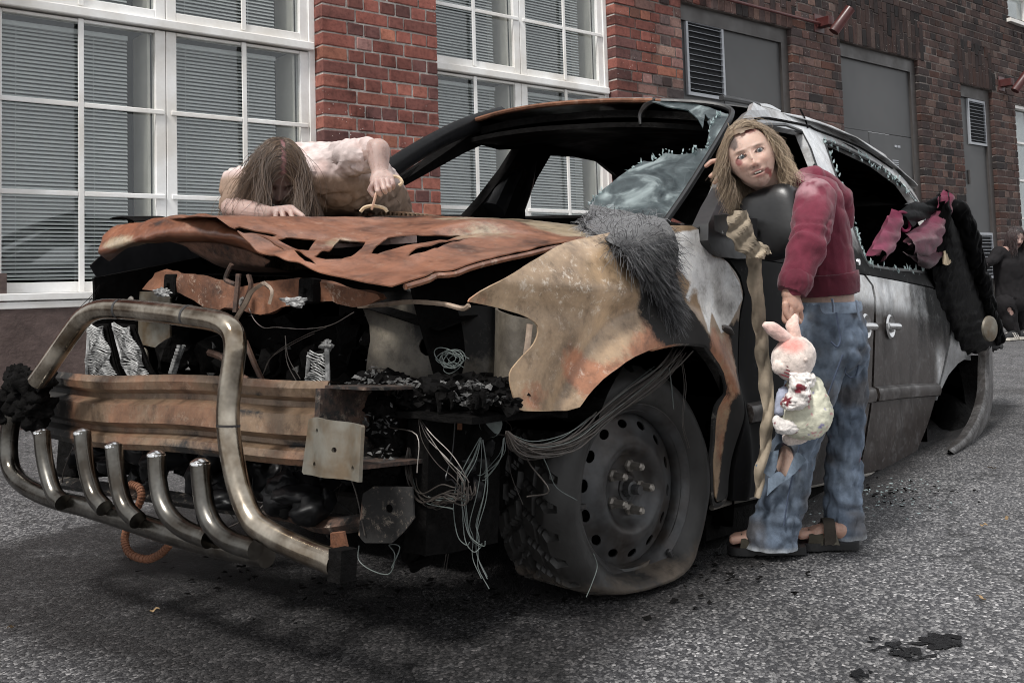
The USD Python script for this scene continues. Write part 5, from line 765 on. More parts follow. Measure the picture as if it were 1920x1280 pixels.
# under the headlamp shelf: wiring, fan, horn and fog lamp remains
ob(CAR, 'fog_lamp', [tube(P_([(.600,.779,.470),(.600,.796,.499),(.600,.824,.524)]), [.012, .02, .026], 10, 3), tube(P_([(.600,.827,.527),(.600,.835,.530)]), [.027, .027], 14)], 'char', smooth=40)
_fc = A(P_([(.600,.837,.530)])[0]); ob(CAR, 'fog_lamp_lens', trimesh.Trimesh(*(lambda m: (m.vertices, m.faces))(lathe([(0, .004), (.02, .003), (.028, 0), (.028, -.004)], 24)), process=False).apply_transform(trimesh.transformations.rotation_matrix(-.35, [0, 0, 1])).apply_translation(_fc), 'pale_wire', smooth=40, label='pale fog lamp lens hanging from its wires')
ob(CAR, 'rusty_plate', [panel(yz(P_([(.550,.611,.533),(.550,.672,.524),(.550,.687,.460),(.550,.682,.419),(.550,.611,.407),(.550,.608,.449)])), lambda Y, Z: np.column_stack([.55+0*Y, Y, Z]), .006, .03), bx(.54, .57, .62, .69, .462, .47)], 'rusty_iron', smooth=False, at={'mask': msk(.1, .1, .9)[0], 'flake': .3})
ob(CAR, 'bracket_rod', [tube(P_([(.620,.767,.591),(.620,.766,.555),(.620,.767,.515)]), .006, 6), tube(P_([(.620,.819,.593),(.620,.818,.541)]), .006, 6)], 'rusty_iron', at={'mask': msk(.1, .1, .8)[0], 'flake': 0.})
ob(CAR, 'fan_motor', [lump(P_([(.580,.698,.498)])[0], .028, 4, 2, .5, (.5, .7, 1.3)), lump(P_([(.580,.717,.488)])[0], .02, 7, 2, .5), bx(.52, .60, .70, .755, .41, .445, .006)], 'char', smooth=40)
WR = np.random.default_rng(77)
def wires(P, n, r, spread, mname, name, label=None, sag=0.):
    P = A(P); out = []
    for k in range(n):
        o = np.cumsum(WR.normal(0, spread, P.shape)*.6, 0) + WR.normal(0, spread, 3); o[0] *= .2
        out.append(tube(P + o, r*WR.uniform(.45, .8), 5, 6))
    ob(CAR, name, out, mname, smooth=60, label=label, kind='stuff' if n > 3 else None)
wires(P_([(.676,.935,.523),(.648,.935,.495),(.582,.935,.480),(.482,.935,.482),(.397,.935,.504),(.330,.935,.533),(.235,.935,.568),(.106,.935,.610),(.008,.935,.652),(-.060,.935,.694)]), 22, .0022, .006, 'copper_wire', 'wiring_loom', 'thick loom of bare burnt wires draped over the front wheel')
wires(P_([(.667,.935,.517),(.582,.935,.488),(.462,.935,.496),(.353,.935,.529),(.210,.935,.582),(.022,.935,.652)]), 4, .0012, .005, 'pale_wire', 'pale_strands', 'pale copper strands in the wheel loom')
wires(P_([(.567,.945,.475),(.537,.945,.440),(.505,.945,.399),(.421,.945,.365)]), 1, .0016, .003, 'pale_wire', 'loose_wire'); wires(P_([(-.052,.950,.694),(-.082,.950,.612),(-.067,.950,.516),(-.097,.950,.447)]), 2, .0014, .004, 'copper_wire', 'loose_wire'); wires(P_([(.007,.950,.653),(-.013,.950,.605),(-.025,.950,.551)]), 2, .0016, .003, 'pale_wire', 'loose_wire')
wires(P_([(.373,.955,.248),(.361,.955,.220),(.383,.955,.190),(.410,.955,.163)]), 1, .0014, .002, 'pale_wire', 'loose_wire')
wires(P_([(.700,.694,.476),(.700,.702,.432),(.700,.716,.395),(.700,.749,.373),(.700,.806,.393),(.700,.846,.391),(.700,.850,.418)]), 14, .0022, .006, 'copper_wire', 'wiring_loom', 'bundle of burnt wires hanging below the headlamp shelf'); wires(P_([(.700,.697,.470),(.700,.708,.422),(.700,.742,.376),(.700,.814,.372)]), 4, .0018, .006, 'pale_wire', 'pale_strands')
wires(P_([(.700,.720,.538),(.700,.744,.501),(.700,.789,.461),(.700,.826,.437),(.700,.845,.417)]), 5, .0018, .006, 'copper_wire', 'wiring_loom'); wires(P_([(.660,.855,.506),(.660,.835,.462),(.660,.808,.416),(.660,.806,.362),(.660,.819,.310),(.660,.845,.292),(.660,.854,.301)]), 5, .0014, .005, 'pale_wire', 'pale_strands')
wires(P_([(.620,.830,.497),(.620,.839,.437),(.620,.834,.382),(.620,.815,.321),(.620,.820,.292),(.620,.817,.251),(.620,.844,.212)]), 4, .0013, .004, 'pale_wire', 'pale_strands', 'thin wires hanging to the ground in front of the tyre'); wires(P_([(.620,.886,.506),(.620,.883,.473),(.620,.847,.438),(.620,.837,.432)]), 5, .0013, .005, 'pale_wire', 'pale_strands')
wires(P_([(.740,.598,.269),(.740,.603,.239),(.740,.643,.221),(.740,.693,.222),(.740,.705,.264),(.740,.686,.282),(.740,.716,.284),(.740,.695,.241)]), 1, .0017, .002, 'pale_wire', 'loose_wire'); wires(P_([(.500,.575,.345),(.500,.562,.259),(.500,.532,.195),(.500,.581,.214)]), 8, .012, .012, 'char', 'burnt_hoses', 'burnt black hoses below the frame rail')
wires(P_([(.500,.623,.362),(.500,.650,.282),(.500,.638,.198),(.500,.634,.179)]), 2, .0014, .004, 'copper_wire', 'loose_wire')
wires(P_([(.800,.269,.772),(.800,.293,.744),(.800,.326,.726),(.800,.372,.727),(.800,.461,.723),(.800,.546,.732),(.800,.617,.760)]), 1, .0017, .001, 'copper_wire', 'loose_wire', 'single bare wire slung across the engine bay'); wires(P_([(.700,.209,.619),(.700,.240,.671),(.700,.332,.710),(.700,.404,.726)]), 2, .0014, .006, 'copper_wire', 'loose_wire'); wires(P_([(.700,.285,.710),(.700,.299,.647),(.700,.340,.598)]), 2, .0014, .004, 'copper_wire', 'loose_wire')
wires(P_([(.600,.735,.645),(.600,.704,.650),(.600,.693,.668),(.600,.711,.680),(.600,.742,.675),(.600,.752,.657),(.600,.720,.645),(.600,.699,.659),(.600,.726,.678),(.600,.757,.667)]), 5, .0016, .004, 'pale_wire', 'wire_tangle', 'tangle of pale copper wire on the headlamp shelf')
wires(P_([(.700,-.532,.852),(.700,-.572,.814),(.700,-.624,.784),(.700,-.631,.752)]), 4, .0014, .006, 'char', 'loose_wire')
# ---------------------------------------------------------------- door mirror
MIR = sub(CAR, 'door_mirror', 'large black plastic door mirror the girl leans on')
def m_(p, o): return [(q[0], q[1]+o, q[2]) for q in p]
ob(MIR, 'mirror_base', hull(m_(P_([(-.429,.885,1.190),(-.280,.920,1.109),(-.168,.949,1.043),(-.147,.958,.995),(-.167,.959,.973),(-.235,.960,.959),(-.334,.960,.962),(-.546,.958,.985),(-.582,.952,1.036),(-.579,.911,1.129)]), .028) + m_(P_([(-.429,.885,1.190),(-.280,.920,1.109),(-.168,.949,1.043),(-.154,.958,.995),(-.235,.960,.962),(-.547,.958,.988),(-.579,.911,1.129)]), -.02)), 'black_plastic', smooth=30)
ob(MIR, 'mirror_arm', [hull(m_(P_([(-.130,1.010,1.060),(-.212,1.010,1.075),(-.211,1.010,1.028),(-.136,1.010,1.019)]), 0) + m_(P_([(-.012,1.100,1.041),(-.210,1.100,1.054),(-.208,1.100,.997),(-.044,1.100,.984)]), 0)), tube(P_([(-.084,1.060,1.053),(-.094,1.060,1.029),(-.087,1.060,1.000)]), .008, 6, 2)], 'black_plastic', smooth=30)
_sq = trimesh.creation.icosphere(subdivisions=4, radius=1.); _w = _sq.vertices; _sq.vertices = np.sign(_w)*np.abs(_w)**.55*A([.060, .088, .098]); _sq.apply_transform(trimesh.transformations.rotation_matrix(.25, [1, 0, 0])); _sq.apply_translation(A(P_([(-.294,1.120,1.053)])[0]))
ob(MIR, 'mirror_shell', _sq, 'black_plastic', smooth=True, label='rounded black mirror shell')

# more burnt cabling strewn through the front
for k in range(46):
    a = A([WR.uniform(.35, .74), WR.uniform(-.45, .85), WR.uniform(.45, .62)]); b = a + A([WR.normal(0, .08), WR.normal(0, .12), -WR.uniform(.05, .32)]); m_d = lerp(a, b, .5) + WR.normal(0, .05, 3)
    if b[2] > .13: ob(CAR, 'burnt_wire', tube([a, lerp(a, m_d, .6)+WR.normal(0, .015, 3), m_d, lerp(m_d, b, .5)+WR.normal(0, .02, 3), b], WR.uniform(.0008, .0022), 5, 5), 'copper_wire' if k % 3 else 'char_gloss', smooth=60)
# ---------------------------------------------------------------- people: materials and body tools
mat('skin', {'at': ('attribute', {'attribute': 'tint'}), 'tc': ('texture_coordinate', {}), 'n': ('noise_texture', {'scale': 38., 'detail': 7., 'roughness': .75}), 'r': ('rgb_ramp', {'ramp': [(.3, (.66, .60, .58)), (.48, (1, 1, 1)), (.72, (1.10, 1.09, 1.08))]}), 'm': ('mix', {'mix_type': 'multiply', 'fac': 1.}), 'n2': ('noise_texture', {'scale': 260., 'detail': 2.}), 'bp': ('bump', {'strength': .12, 'distance': .002}),
    'p': ('principled_bsdf', {'roughness': .5, 'subsurface_weight': .12, 'subsurface_scale': .008, 'subsurface_radius': (1, .35, .2), 'specular_ior_level': .4})},
    [('tc.object', 'n.vector'), ('tc.object', 'n2.vector'), ('n.fac', 'r.fac'), ('at.color', 'm.color1'), ('r.color', 'm.color2'), ('m.color', 'p.base_color'), ('n2.fac', 'bp.height'), ('bp.normal', 'p.normal')])
def cloth(name, rough=.85, ns=26., bump=.5, weave=420., amt=.25, dirt=None, sheen=.15, spec=.2):
    n = {'at': ('attribute', {'attribute': 'tint'}), 'tc': ('texture_coordinate', {}), 'n': ('noise_texture', {'scale': ns, 'detail': 6., 'roughness': .65}), 'r': ('rgb_ramp', {'ramp': [(.3, (1-amt,)*3), (.5, (1, 1, 1)), (.72, (1+amt,)*3)]}), 'm': ('mix', {'mix_type': 'multiply', 'fac': 1.}), 'w': ('noise_texture', {'scale': weave, 'detail': 2.}), 'bp': ('bump', {'strength': bump, 'distance': .0015}), 'b2': ('bump', {'strength': .35, 'distance': .006}), 'w2': ('noise_texture', {'scale': 17., 'detail': 3., 'distortion': .8}),
         'p': ('principled_bsdf', {'roughness': rough, 'specular_ior_level': spec, 'sheen_weight': sheen, 'sheen_roughness': .5})}
    mat(name, n, [('tc.object', 'n.vector'), ('tc.object', 'w.vector'), ('tc.object', 'w2.vector'), ('n.fac', 'r.fac'), ('at.color', 'm.color1'), ('r.color', 'm.color2'), ('m.color', 'p.base_color'), ('w2.fac', 'b2.height'), ('b2.normal', 'bp.normal'), ('w.fac', 'bp.height'), ('bp.normal', 'p.normal')])
cloth('fleece', .9); cloth('denim', .85, 40., .6, 520., .35, sheen=.05); cloth('cotton', .9, 20., sheen=.0); cloth('plush', .95, 60., .9, 260., .3, sheen=.4); cloth('leather', .45, 14., .3, 150., .4, sheen=0., spec=.02)
mat('eye', {'at': ('attribute', {'attribute': 'tint'}), 'p': ('principled_bsdf', {'roughness': .08, 'specular_ior_level': .7})}, [('at.color', 'p.base_color')])
def hairmat(name): mat(name, {'at': ('attribute', {'attribute': 'tint'}), 'p': ('principled_bsdf', {'roughness': .42, 'specular_ior_level': .45})}, [('at.color', 'p.base_color')])
hairmat('hair')
def ball(p, r, n=20): return m3.Manifold.sphere(float(r), n).translate([float(q) for q in p])
def chain(*pr, n=20):
    """hulls between consecutive joints; a joint may be (p, r) or (p, r, offset) = two balls either side."""
    def bs(j):
        p, r = A(j[0], dtype=float), j[1]
        if len(j) > 2: o = A(j[2], dtype=float); return [ball(p-o, r, n), ball(p+o, r, n)]
        return [ball(p, r, n)]
    return [m3.Manifold.batch_hull(bs(a)+bs(b)) for a, b in zip(pr[:-1], pr[1:])]
def fuse(parts, edge=.012, it=14, cut=(), minus=()):
    M = m3.Manifold.batch_boolean(parts, m3.OpType.Add)
    m = M.refine_to_length(edge).to_mesh(); t = trimesh.Trimesh(np.array(m.vert_properties[:, :3]), np.array(m.tri_verts), process=True)
    trimesh.smoothing.filter_taubin(t, iterations=it)
    if len(cut) or len(minus):
        M = man(t)
        for nrm_, off in cut: M = M.trim_by_plane([float(q) for q in nrm_], float(off))
        for q in minus: M = M - q
        t = tm(M)
    return t
def man(t):
    t = trimesh.Trimesh(t.vertices, t.faces, process=True)
    return m3.Manifold(m3.Mesh(np.ascontiguousarray(t.vertices, np.float32), np.ascontiguousarray(t.faces, np.uint32)))
CR, CUp, CB = _r, _up, -_f          # camera right, up, back: used to turn heads towards the viewer
def wrinkle(t, amp, seed=0, s=22., stretch=(1, 1, .5)):
    v = t.vertices.copy(); n = trimesh.Trimesh(v, t.faces, process=False).vertex_normals; f = noise3(v*A(stretch), s, seed, 2); h = noise3(v*A(stretch)*A([1.3, 1.3, .8]), s*2.1, seed+3, 2); g = noise3(v*A(stretch), s*.45, seed+7, 2); cr = np.clip(1-np.abs(f)*7, 0, 1)**1.4; c2 = np.clip(1-np.abs(h)*8, 0, 1)
    t.vertices = v + n*(-cr*amp*.75 - c2*amp*.25 + g*amp*1.5 + .25*amp)[:, None]; return t
def head_mesh(s=1., nu=150, nv=110, nose=.88, jaw=.29):
    """local: x right in the picture, y out of the face, z up; chin to crown about .215*s"""
    th = np.linspace(0, 2*np.pi, nu, endpoint=False); ph = np.linspace(-np.pi/2, np.pi/2, nv+2)[1:-1]
    T, P_ = np.meshgrid(th, ph); X, Y, Z = np.cos(P_)*np.cos(T), np.cos(P_)*np.sin(T), np.sin(P_)
    X, Y, Z = X.ravel(), Y.ravel(), Z.ravel(); z = Z*np.where(Z < 0, .106, .110); low = np.clip(-Z, 0, 1)
    x = X*.0745*(1-jaw*low**1.7); fy = np.where(Y > 0, np.sign(Y)*np.abs(Y)**.82, Y); y = fy*np.where(Y > 0, .084, .098)*(1-.22*low**2*(Y < 0)) + .010*low*(Y > 0)
    z = z - .006*(Y > .2)*low; F_ = np.clip(Y, 0, 1)**.5
    g = lambda a, b, sa, sb: np.exp(-((x-a)/sa)**2-((z-b)/sb)**2)
    nz = np.interp(z, [-.050, -.043, -.034, -.02, .0, .014], [0, .55, 1, .62, .30, 0.]); d = nose*.021*np.exp(-(x/(.0075+.004*np.clip(-z/.04, 0, 1)))**2)*nz
    er = np.sqrt(((np.abs(x)-.0285)/.0150)**2+((z+.0002-.10*(np.abs(x)-.0285))/.0064)**2)
    d += .0068*(g(-.011, -.038, .0055, .006)+g(.011, -.038, .0055, .006)) - .0105*np.exp(-(((np.abs(x)-.029)/.0175)**2+((z-.001)/.0115)**2)) - .0050*np.exp(-er**4) + .0050*np.exp(-((er-1.12)/.22)**2)*np.where(z > .001, 1.25, .8) + .0042*(g(-.028, .019, .017, .005)+g(.028, .019, .017, .005))
    d += .0055*(g(-.034, -.028, .014, .014)+g(.034, -.028, .014, .014)) + .0068*g(0, -.0575, .017, .0042) + .0078*g(0, -.0725, .015, .005) - .0095*g(0, -.0648, .015, .0030) + .006*g(0, -.093, .014, .010) - .003*g(0, -.083, .012, .004)
    y = y + d*F_
    ear = np.exp(-((y+.008)/.016)**2-((z+.008)/.024)**2)*.010*np.sign(x)*(np.abs(X) > .5); x = x + ear
    V = np.column_stack([x, y, z]); k = np.arange(nu); k2 = (k+1) % nu; F = []
    for i in range(nv-2+1):
        a, b = i*nu, (i+1)*nu; F += [np.column_stack([a+k, a+k2, b+k2]), np.column_stack([a+k, b+k2, b+k])]
    V = np.vstack([V, [0, 0, -.112], [0, 0, .110]]); n = len(V); F += [np.column_stack([k2, k, np.full(nu, n-2)]), np.column_stack([(nv-1)*nu+k, (nv-1)*nu+k2, np.full(nu, n-1)])]
    return trimesh.Trimesh(V*s, np.vstack(F), process=False)
def hand(J, r0=.0075, palm=()):
    """J: five joint lists (thumb first); palm: joints hulled together"""
    out = []
    for f in J:
        rr = np.linspace(r0*1.08, r0*.82, len(f)); out += chain(*[(p, r) for p, r in zip(f, rr)], n=14)
    if len(palm): out.append(m3.Manifold.batch_hull([ball(p, r, 14) for p, r in palm]))
    return out
def curves(parent, name, strands, w0, w1, cols, mname, label=None):
    path = numbered(parent, name); c = UsdGeom.BasisCurves.Define(stage, path); pts = np.vstack(strands); cnt = [len(s) for s in strands]
    c.CreateTypeAttr('cubic'); c.CreateBasisAttr('catmullRom'); c.CreateWrapAttr('pinned'); c.CreatePointsAttr(Vt.Vec3fArray.FromNumpy(pts.astype(np.float32))); c.CreateCurveVertexCountsAttr(Vt.IntArray(cnt))
    c.CreateWidthsAttr(Vt.FloatArray.FromNumpy(np.concatenate([np.linspace(w0, w1, n) for n in cnt]).astype(np.float32))); c.SetWidthsInterpolation('vertex')
    UsdGeom.PrimvarsAPI(c).CreatePrimvar('tint', Sdf.ValueTypeNames.Color3fArray, 'uniform').Set(Vt.Vec3fArray.FromNumpy(np.asarray(cols, np.float32)))
    UsdShade.MaterialBindingAPI.Apply(c.GetPrim()).Bind(MAT[mname]); return tag(path, label)
def grow(HM, s, n, length, seed, part=0., front=.055, wave=.010, down=A([0, 0, -1.]), flare=.0, clump=40, keep=None, push=1.05, steps=13, cols=None, gr=.30, side=None):
    """hair strands on head matrix HM (4x4), scalp ellipsoid; combed from a parting and pulled down by gravity."""
    r = np.random.default_rng(seed); gi = r.normal(0, 1, (clump, 3)); gi /= np.linalg.norm(gi, axis=1, keepdims=True); Rm_ = HM[:3, :3]; c0 = HM[:3, 3]; dl = Rm_.T@down; out, oc = [], []
    ax = A([.078, .100, .113])*s*push; guides = r.normal(0, 1, (clump, 3))
    while len(out) < n:
        q = nrm(r.normal(0, 1, 3)); 
        if q[2] < -.25 or (q[1] > .35 and q[2] < .50+.25*abs(q[0])) or (q[1] > -.2 and q[2] < .05): continue
        p = q*ax; sg = 1. if p[0] > part*s*.07 + r.normal(0, .006) else -1.
        nn = nrm(q/ax); d = nrm(A([sg*(1.7 if q[1] > .1 else .8), -.9*(q[1] > .1), 0])*max(0, q[2]) + dl*.7); d = nrm(d - nn*(d@nn) + nn*.08); g = int(np.argmax(gi@q + r.normal(0, .03, clump))); L = length*r.uniform(.72, 1.12); st = L/steps; P = [p]; ph = r.uniform(0, 6.28) + guides[g][1]*2
        for k in range(steps):
            d = nrm(d + dl*gr + guides[g]*.05 + r.normal(0, .025, 3) + (side*.05*(q[0] < .02) if side is not None else 0)); p = p + d*st; p = p + A([math.sin(ph+k*.62), math.cos(ph*1.3+k*.55), 0])*wave*.25*(k/steps)
            e = np.linalg.norm(p/ax)
            if e < 1: p = p/e*r.uniform(1.0, 1.06)
            P.append(p)
        P = A(P)
        if keep is not None and not keep(P): continue
        out.append(P@Rm_.T + c0); t = r.random(); t2 = guides[g][0]*.15+.5; oc.append(cols(q, t, t2))
    return out, oc
def face_tint(HM, s, base, spots, lips=(.36, .14, .125)):
    def f(v):
        q = (v-HM[:3, 3])@HM[:3, :3]/s; x, y, z = q.T; x = -x; c = np.tile(A(base, dtype=float), (len(v), 1)); fr = (y > .02).astype(float)
        g = lambda a, b, sa, sb: np.exp(-((x-a)/sa)**2-((z-b)/sb)**2)*fr
        def put(w, col):
            nonlocal c; w = np.clip(w, 0, 1)[:, None]; c = c*(1-w) + A(col)*w
        put(.30*(g(-.036, -.03, .02, .016)+g(.036, -.03, .02, .016))+.3*g(0, -.036, .012, .01), A(base)*A([1.05, .72, .66]))
        put(.55*(g(-.028, .000, .018, .010)+g(.028, .000, .018, .010)), A(base)*A([.55, .42, .42])); put(.75*(g(-.030, .0185, .017, .0035)+g(.030, .0185, .017, .0035)), (.11, .075, .055))
        er = np.sqrt(((np.abs(x)-.0285)/.0150)**2+((z+.0002-.10*(np.abs(x)-.0285))/.0064)**2); put(1.1*np.exp(-((er-.92)/.13)**2)*np.where(z > .0015, 1, .45)*fr, (.035, .022, .02)); put(.8*(g(-.006, -.0445, .004, .003)+g(.006, -.0445, .004, .003)), (.05, .02, .02))
        put(.9*(g(0, -.0575, .018, .0045)+g(0, -.0725, .016, .0055)), lips); put(1.3*g(0, -.0648, .0165, .0032), (.03, .008, .008))
        nz = noise3(v, 95., 3, 4)*1.5
        for (a, b, sa, sb, w, col) in spots: put(np.clip((g(a, b, sa, sb)*1.3 + nz*.9*(g(a, b, sa*1.4, sb*1.4) > .12) - .25)*2., 0, 1)*w, col)
        return c
    return f
def eyes(T_, HM, s, look=(0, 0), iris=.82):
    for sx in (-1, 1):
        m = trimesh.creation.icosphere(subdivisions=4, radius=.0118*s); v = m.vertices.copy(); d = nrm([look[0], 1, look[1]]); a = v@d/(.0118*s)
        col = np.where((a > .965)[:, None], A([.008, .008, .008]), np.where((a > iris)[:, None], A([.075, .085, .09]), A([.33, .30, .285]))); m.apply_translation(A([sx*.0284, .0640, .0012])*s); m.apply_transform(HM)
        ob(T_, 'eye', m, 'eye', smooth=True, at={'tint': (lambda c: (lambda v: c if len(v) == len(c) else c[:len(v)]))(col)})
def headmat(c, yaw, pitch, roll, s=None):
    """axes of a head that faces the viewer: yaw>0 turns to picture left, roll>0 lifts its right side in the picture, pitch>0 looks down."""
    f = nrm(CB*math.cos(yaw)*math.cos(pitch) - CR*math.sin(yaw) - CUp*math.sin(pitch)*math.cos(yaw)); u = nrm(CUp - f*(CUp@f)); r = np.cross(f, u)
    roll = -roll; x = r*math.cos(roll) + u*math.sin(roll); z = u*math.cos(roll) - r*math.sin(roll); return frame_mat(A(c), x, f, z)
# ---------------------------------------------------------------- the girl by the mirror
G0 = P_([(.777,2.833,.001)])[0]
GIRL = thing('person', 'person in maroon hooded top and torn jeans leaning on the mirror, holding a toy', 'person')
dp = nrm(_f)            # depth direction
HS = .85
GHM = headmat(P_([(.664,2.729,1.100)])[0], math.radians(14), math.radians(-2), math.radians(21))
SK = (.47, .325, .265); SKA = (.42, .265, .205)
pel, wai, che, shl, nck = P_([(.883,2.843,.640),(.881,2.837,.731),(.869,2.828,.882),(.853,2.822,.977),(.776,2.819,1.018)])
LSH, LEL, LWR = P_([(.817,2.672,.974),(.772,2.589,.852),(.712,2.568,.720)])
RSH, REL, RWR = P_([(.825,2.891,.993),(.749,2.953,.959),(.675,2.988,1.050)])
NH, NK, NA = P_([(.863,2.785,.605),(.775,2.772,.331),(.687,2.799,.060)])
FH, FK_, FA = P_([(.932,2.876,.599),(.938,2.894,.308),(.904,2.891,.031)])
body = chain((pel, .070, dp*.04), (wai, .064, dp*.048), (lerp(wai, che, .35), .056, dp*.04), (che, .054, dp*.035), (shl, .042, dp*.06), (nck, .045), (GHM[:3, 3]+GHM[:3, 2]*-.04-GHM[:3, 1]*.03, .05)) + chain((LSH, .048), (LEL, .036), (LWR, .024)) + chain((RSH, .046), (REL, .034), (RWR, .023)) + chain((NH, .058), (NK, .040), (lerp(NK, NA, .45), .040), (NA, .030)) + chain((FH, .056), (FK_, .038), (lerp(FK_, FA, .45), .034), (FA, .028))
fine = []
# hanging hand, fingers closed on the toy's ear
hL = P_([(.700,2.564,.695),(.711,2.564,.694),(.722,2.564,.689),(.731,2.565,.682)])
fine.append(chain((LWR, .0225), (P_([(.712,2.564,.692)])[0], .021)) + hand([P_([(.690,2.544,.696),(.691,2.545,.674),(.700,2.546,.658)]), P_([(.693,2.555,.682),(.690,2.557,.655),(.706,2.557,.642)]), P_([(.703,2.550,.679),(.704,2.552,.652),(.716,2.552,.644)]), P_([(.717,2.560,.681),(.721,2.561,.657),(.729,2.562,.650)]), P_([(.730,2.570,.684),(.735,2.571,.664),(.734,2.572,.653)])], .0085, [(LWR, .021), *[(p, .0125) for p in P_([(.697,2.560,.685),(.709,2.560,.682),(.720,2.560,.683),(.728,2.560,.685)])]]))
# hand on the windscreen pillar
pk = P_([(-.468,.895,1.260),(-.475,.899,1.240),(-.481,.903,1.221),(-.485,.905,1.203)])
fine.append(hand([P_([(.668,2.988,1.038),(.655,2.988,1.039),(.643,2.988,1.042)]), P_([(.649,2.974,1.102),(.623,2.968,1.120),(.604,2.973,1.118),(.588,2.974,1.105)]), P_([(.655,2.970,1.088),(.630,2.962,1.101),(.615,2.970,1.086),(.599,2.971,1.073)]), P_([(.660,2.966,1.072),(.638,2.958,1.078),(.623,2.967,1.065),(.610,2.968,1.053)]), P_([(.666,2.967,1.056),(.649,2.961,1.059),(.637,2.968,1.049),(.622,2.969,1.035)])], .0078, [(RWR, .021), *[(p, .011) for p in P_([(.650,2.974,1.102),(.658,2.975,1.087),(.664,2.976,1.071),(.670,2.977,1.055)])]]))
def foot(heel, ball_, s=1.):
    h, b = A(heel), A(ball_); d = nrm(b-h); l = np.cross([0, 0, 1], d); L = np.linalg.norm(b-h); out = chain((h+[0, 0, .026], .024), (lerp(h, b, .5)+[0, 0, .030], .021), (b+[0, 0, .018], .018, l*.016)); tips = []
    for k, o in enumerate((-.031, -.017, -.004, .009, .022)):
        e = b + d*(.030, .036, .040, .038, .040)[k]*s + l*o + A([0, 0, .018]); out += chain((b+l*o*.8+A([0, 0, .022]), .0105), (e, .0085 + .003*(k == 4)), n=12)
    return out
F1h, F1b = P_([(.741,2.823,.000),(.631,2.836,.000)]); F2h, F2b = P_([(.901,2.856,.000),(.828,2.865,.000)])
up_ = A([0, 0, .022])
fine += [foot(F1h+up_, F1b+up_), foot(F2h+up_, F2b+up_)]; body += chain((NA, .032), (F1h+A([0, 0, .06]), .030)) + chain((FA, .028), (F2h+A([0, 0, .05]), .024))
bt = fuse(body, .010, 8); hm_ = head_mesh(HS); hm_.apply_transform(GHM); bodym = tm(m3.Manifold.batch_boolean([man(bt), man(hm_), *[man(fuse(q, .0045, 5)) for q in fine]], m3.OpType.Add))
ft = face_tint(GHM, HS, SK, [(-.037, .052, .017, .020, .85, (.075, .065, .062)), (.012, .078, .020, .012, .85, (.16, .035, .035)), (.030, .070, .014, .010, .7, (.16, .035, .035)), (.030, -.070, .013, .010, .9, (.17, .04, .038)), (.036, -.088, .008, .014, .7, (.22, .04, .04)), (-.045, -.012, .010, .012, .85, (.19, .05, .05)), (-.030, -.035, .02, .012, .25, (.16, .10, .09)), (-.002, -.02, .0035, .004, .9, (.1, .03, .03)), (0, -.098, .03, .012, .3, (.2, .13, .11))])
def skin_g(v):
    c = ft(v); far = np.linalg.norm(v-GHM[:3, 3], axis=1) > .13; b = A(SK)*np.clip(1+noise3(v, 9, 4)*.5, .7, 1.2)[:, None]; dirty = (np.linalg.norm(v-LWR, axis=1) < .10) | (np.linalg.norm(v-RWR, axis=1) < .13) | (v[:, 2] < .14)
    b[dirty] *= A([.80, .70, .66]); c[far] = b[far]; return c
ob(GIRL, 'body', bodym, 'skin', smooth=50, at={'tint': skin_g})
eyes(GIRL, GHM, HS, (-.12, -.02))
ob(GIRL, 'teeth', tube([GHM[:3, :3]@(A([x, .079-.25*x*x/.02, -.0625])*HS)+GHM[:3, 3] for x in (-.010, 0, .010)], .0026, 6, 3), 'eye', at={'tint': (.5, .46, .4)})
hc = lambda q, t, u: lerp(A([.075, .048, .032]), A([.50, .39, .27]), np.clip(.10+.75*t*u*1.6+.6*max(0, -q[0])*t, 0, 1))
noface = lambda P: not ((P[2:, 1] > .04) & (np.abs(P[2:, 0]+.006) < .046) & (P[2:, 2] < .060) & (P[2:, 2] > -.1)).any()
hs, hcol = grow(GHM, HS, 7000, .135, 5, part=.35, wave=.034, clump=150, keep=noface, cols=hc, gr=.30, side=A([-1.7, -.7, .3]), push=1.03)
curves(GIRL, 'hair', hs, .0011, .0005, hcol, 'hair', 'tangled dark blond hair to the shoulders')
cap = trimesh.creation.icosphere(subdivisions=4, radius=1.); v = cap.vertices; keepf = (v[:, 2] > .12) & ~((v[:, 1] > .22) & (v[:, 2] < .62)) | (v[:, 1] < -.1) & (v[:, 2] > -.45)
def haircap(T_, HM, s, col, k=1.035, part=None):
    c = trimesh.Trimesh(v*A([.078, .100, .113])*s*k, cap.faces[keepf[cap.faces].all(1)], process=False); c.remove_unreferenced_vertices(); c.apply_transform(HM); ob(T_, 'scalp_hair', c, 'hair', smooth=True, at={'tint': lambda v: np.where((np.abs(((v-HM[:3, 3])@HM[:3, :3])[:, 0]+.004*np.sin(v[:, 2]*200)) < .0075)[:, None] & (part is not None), A(part if part is not None else col), A(col))*np.clip(1+noise3(v, 60, 3)*1.5, .4, 1.8)[:, None]})
haircap(GIRL, GHM, HS, (.13, .092, .062), 1.012)
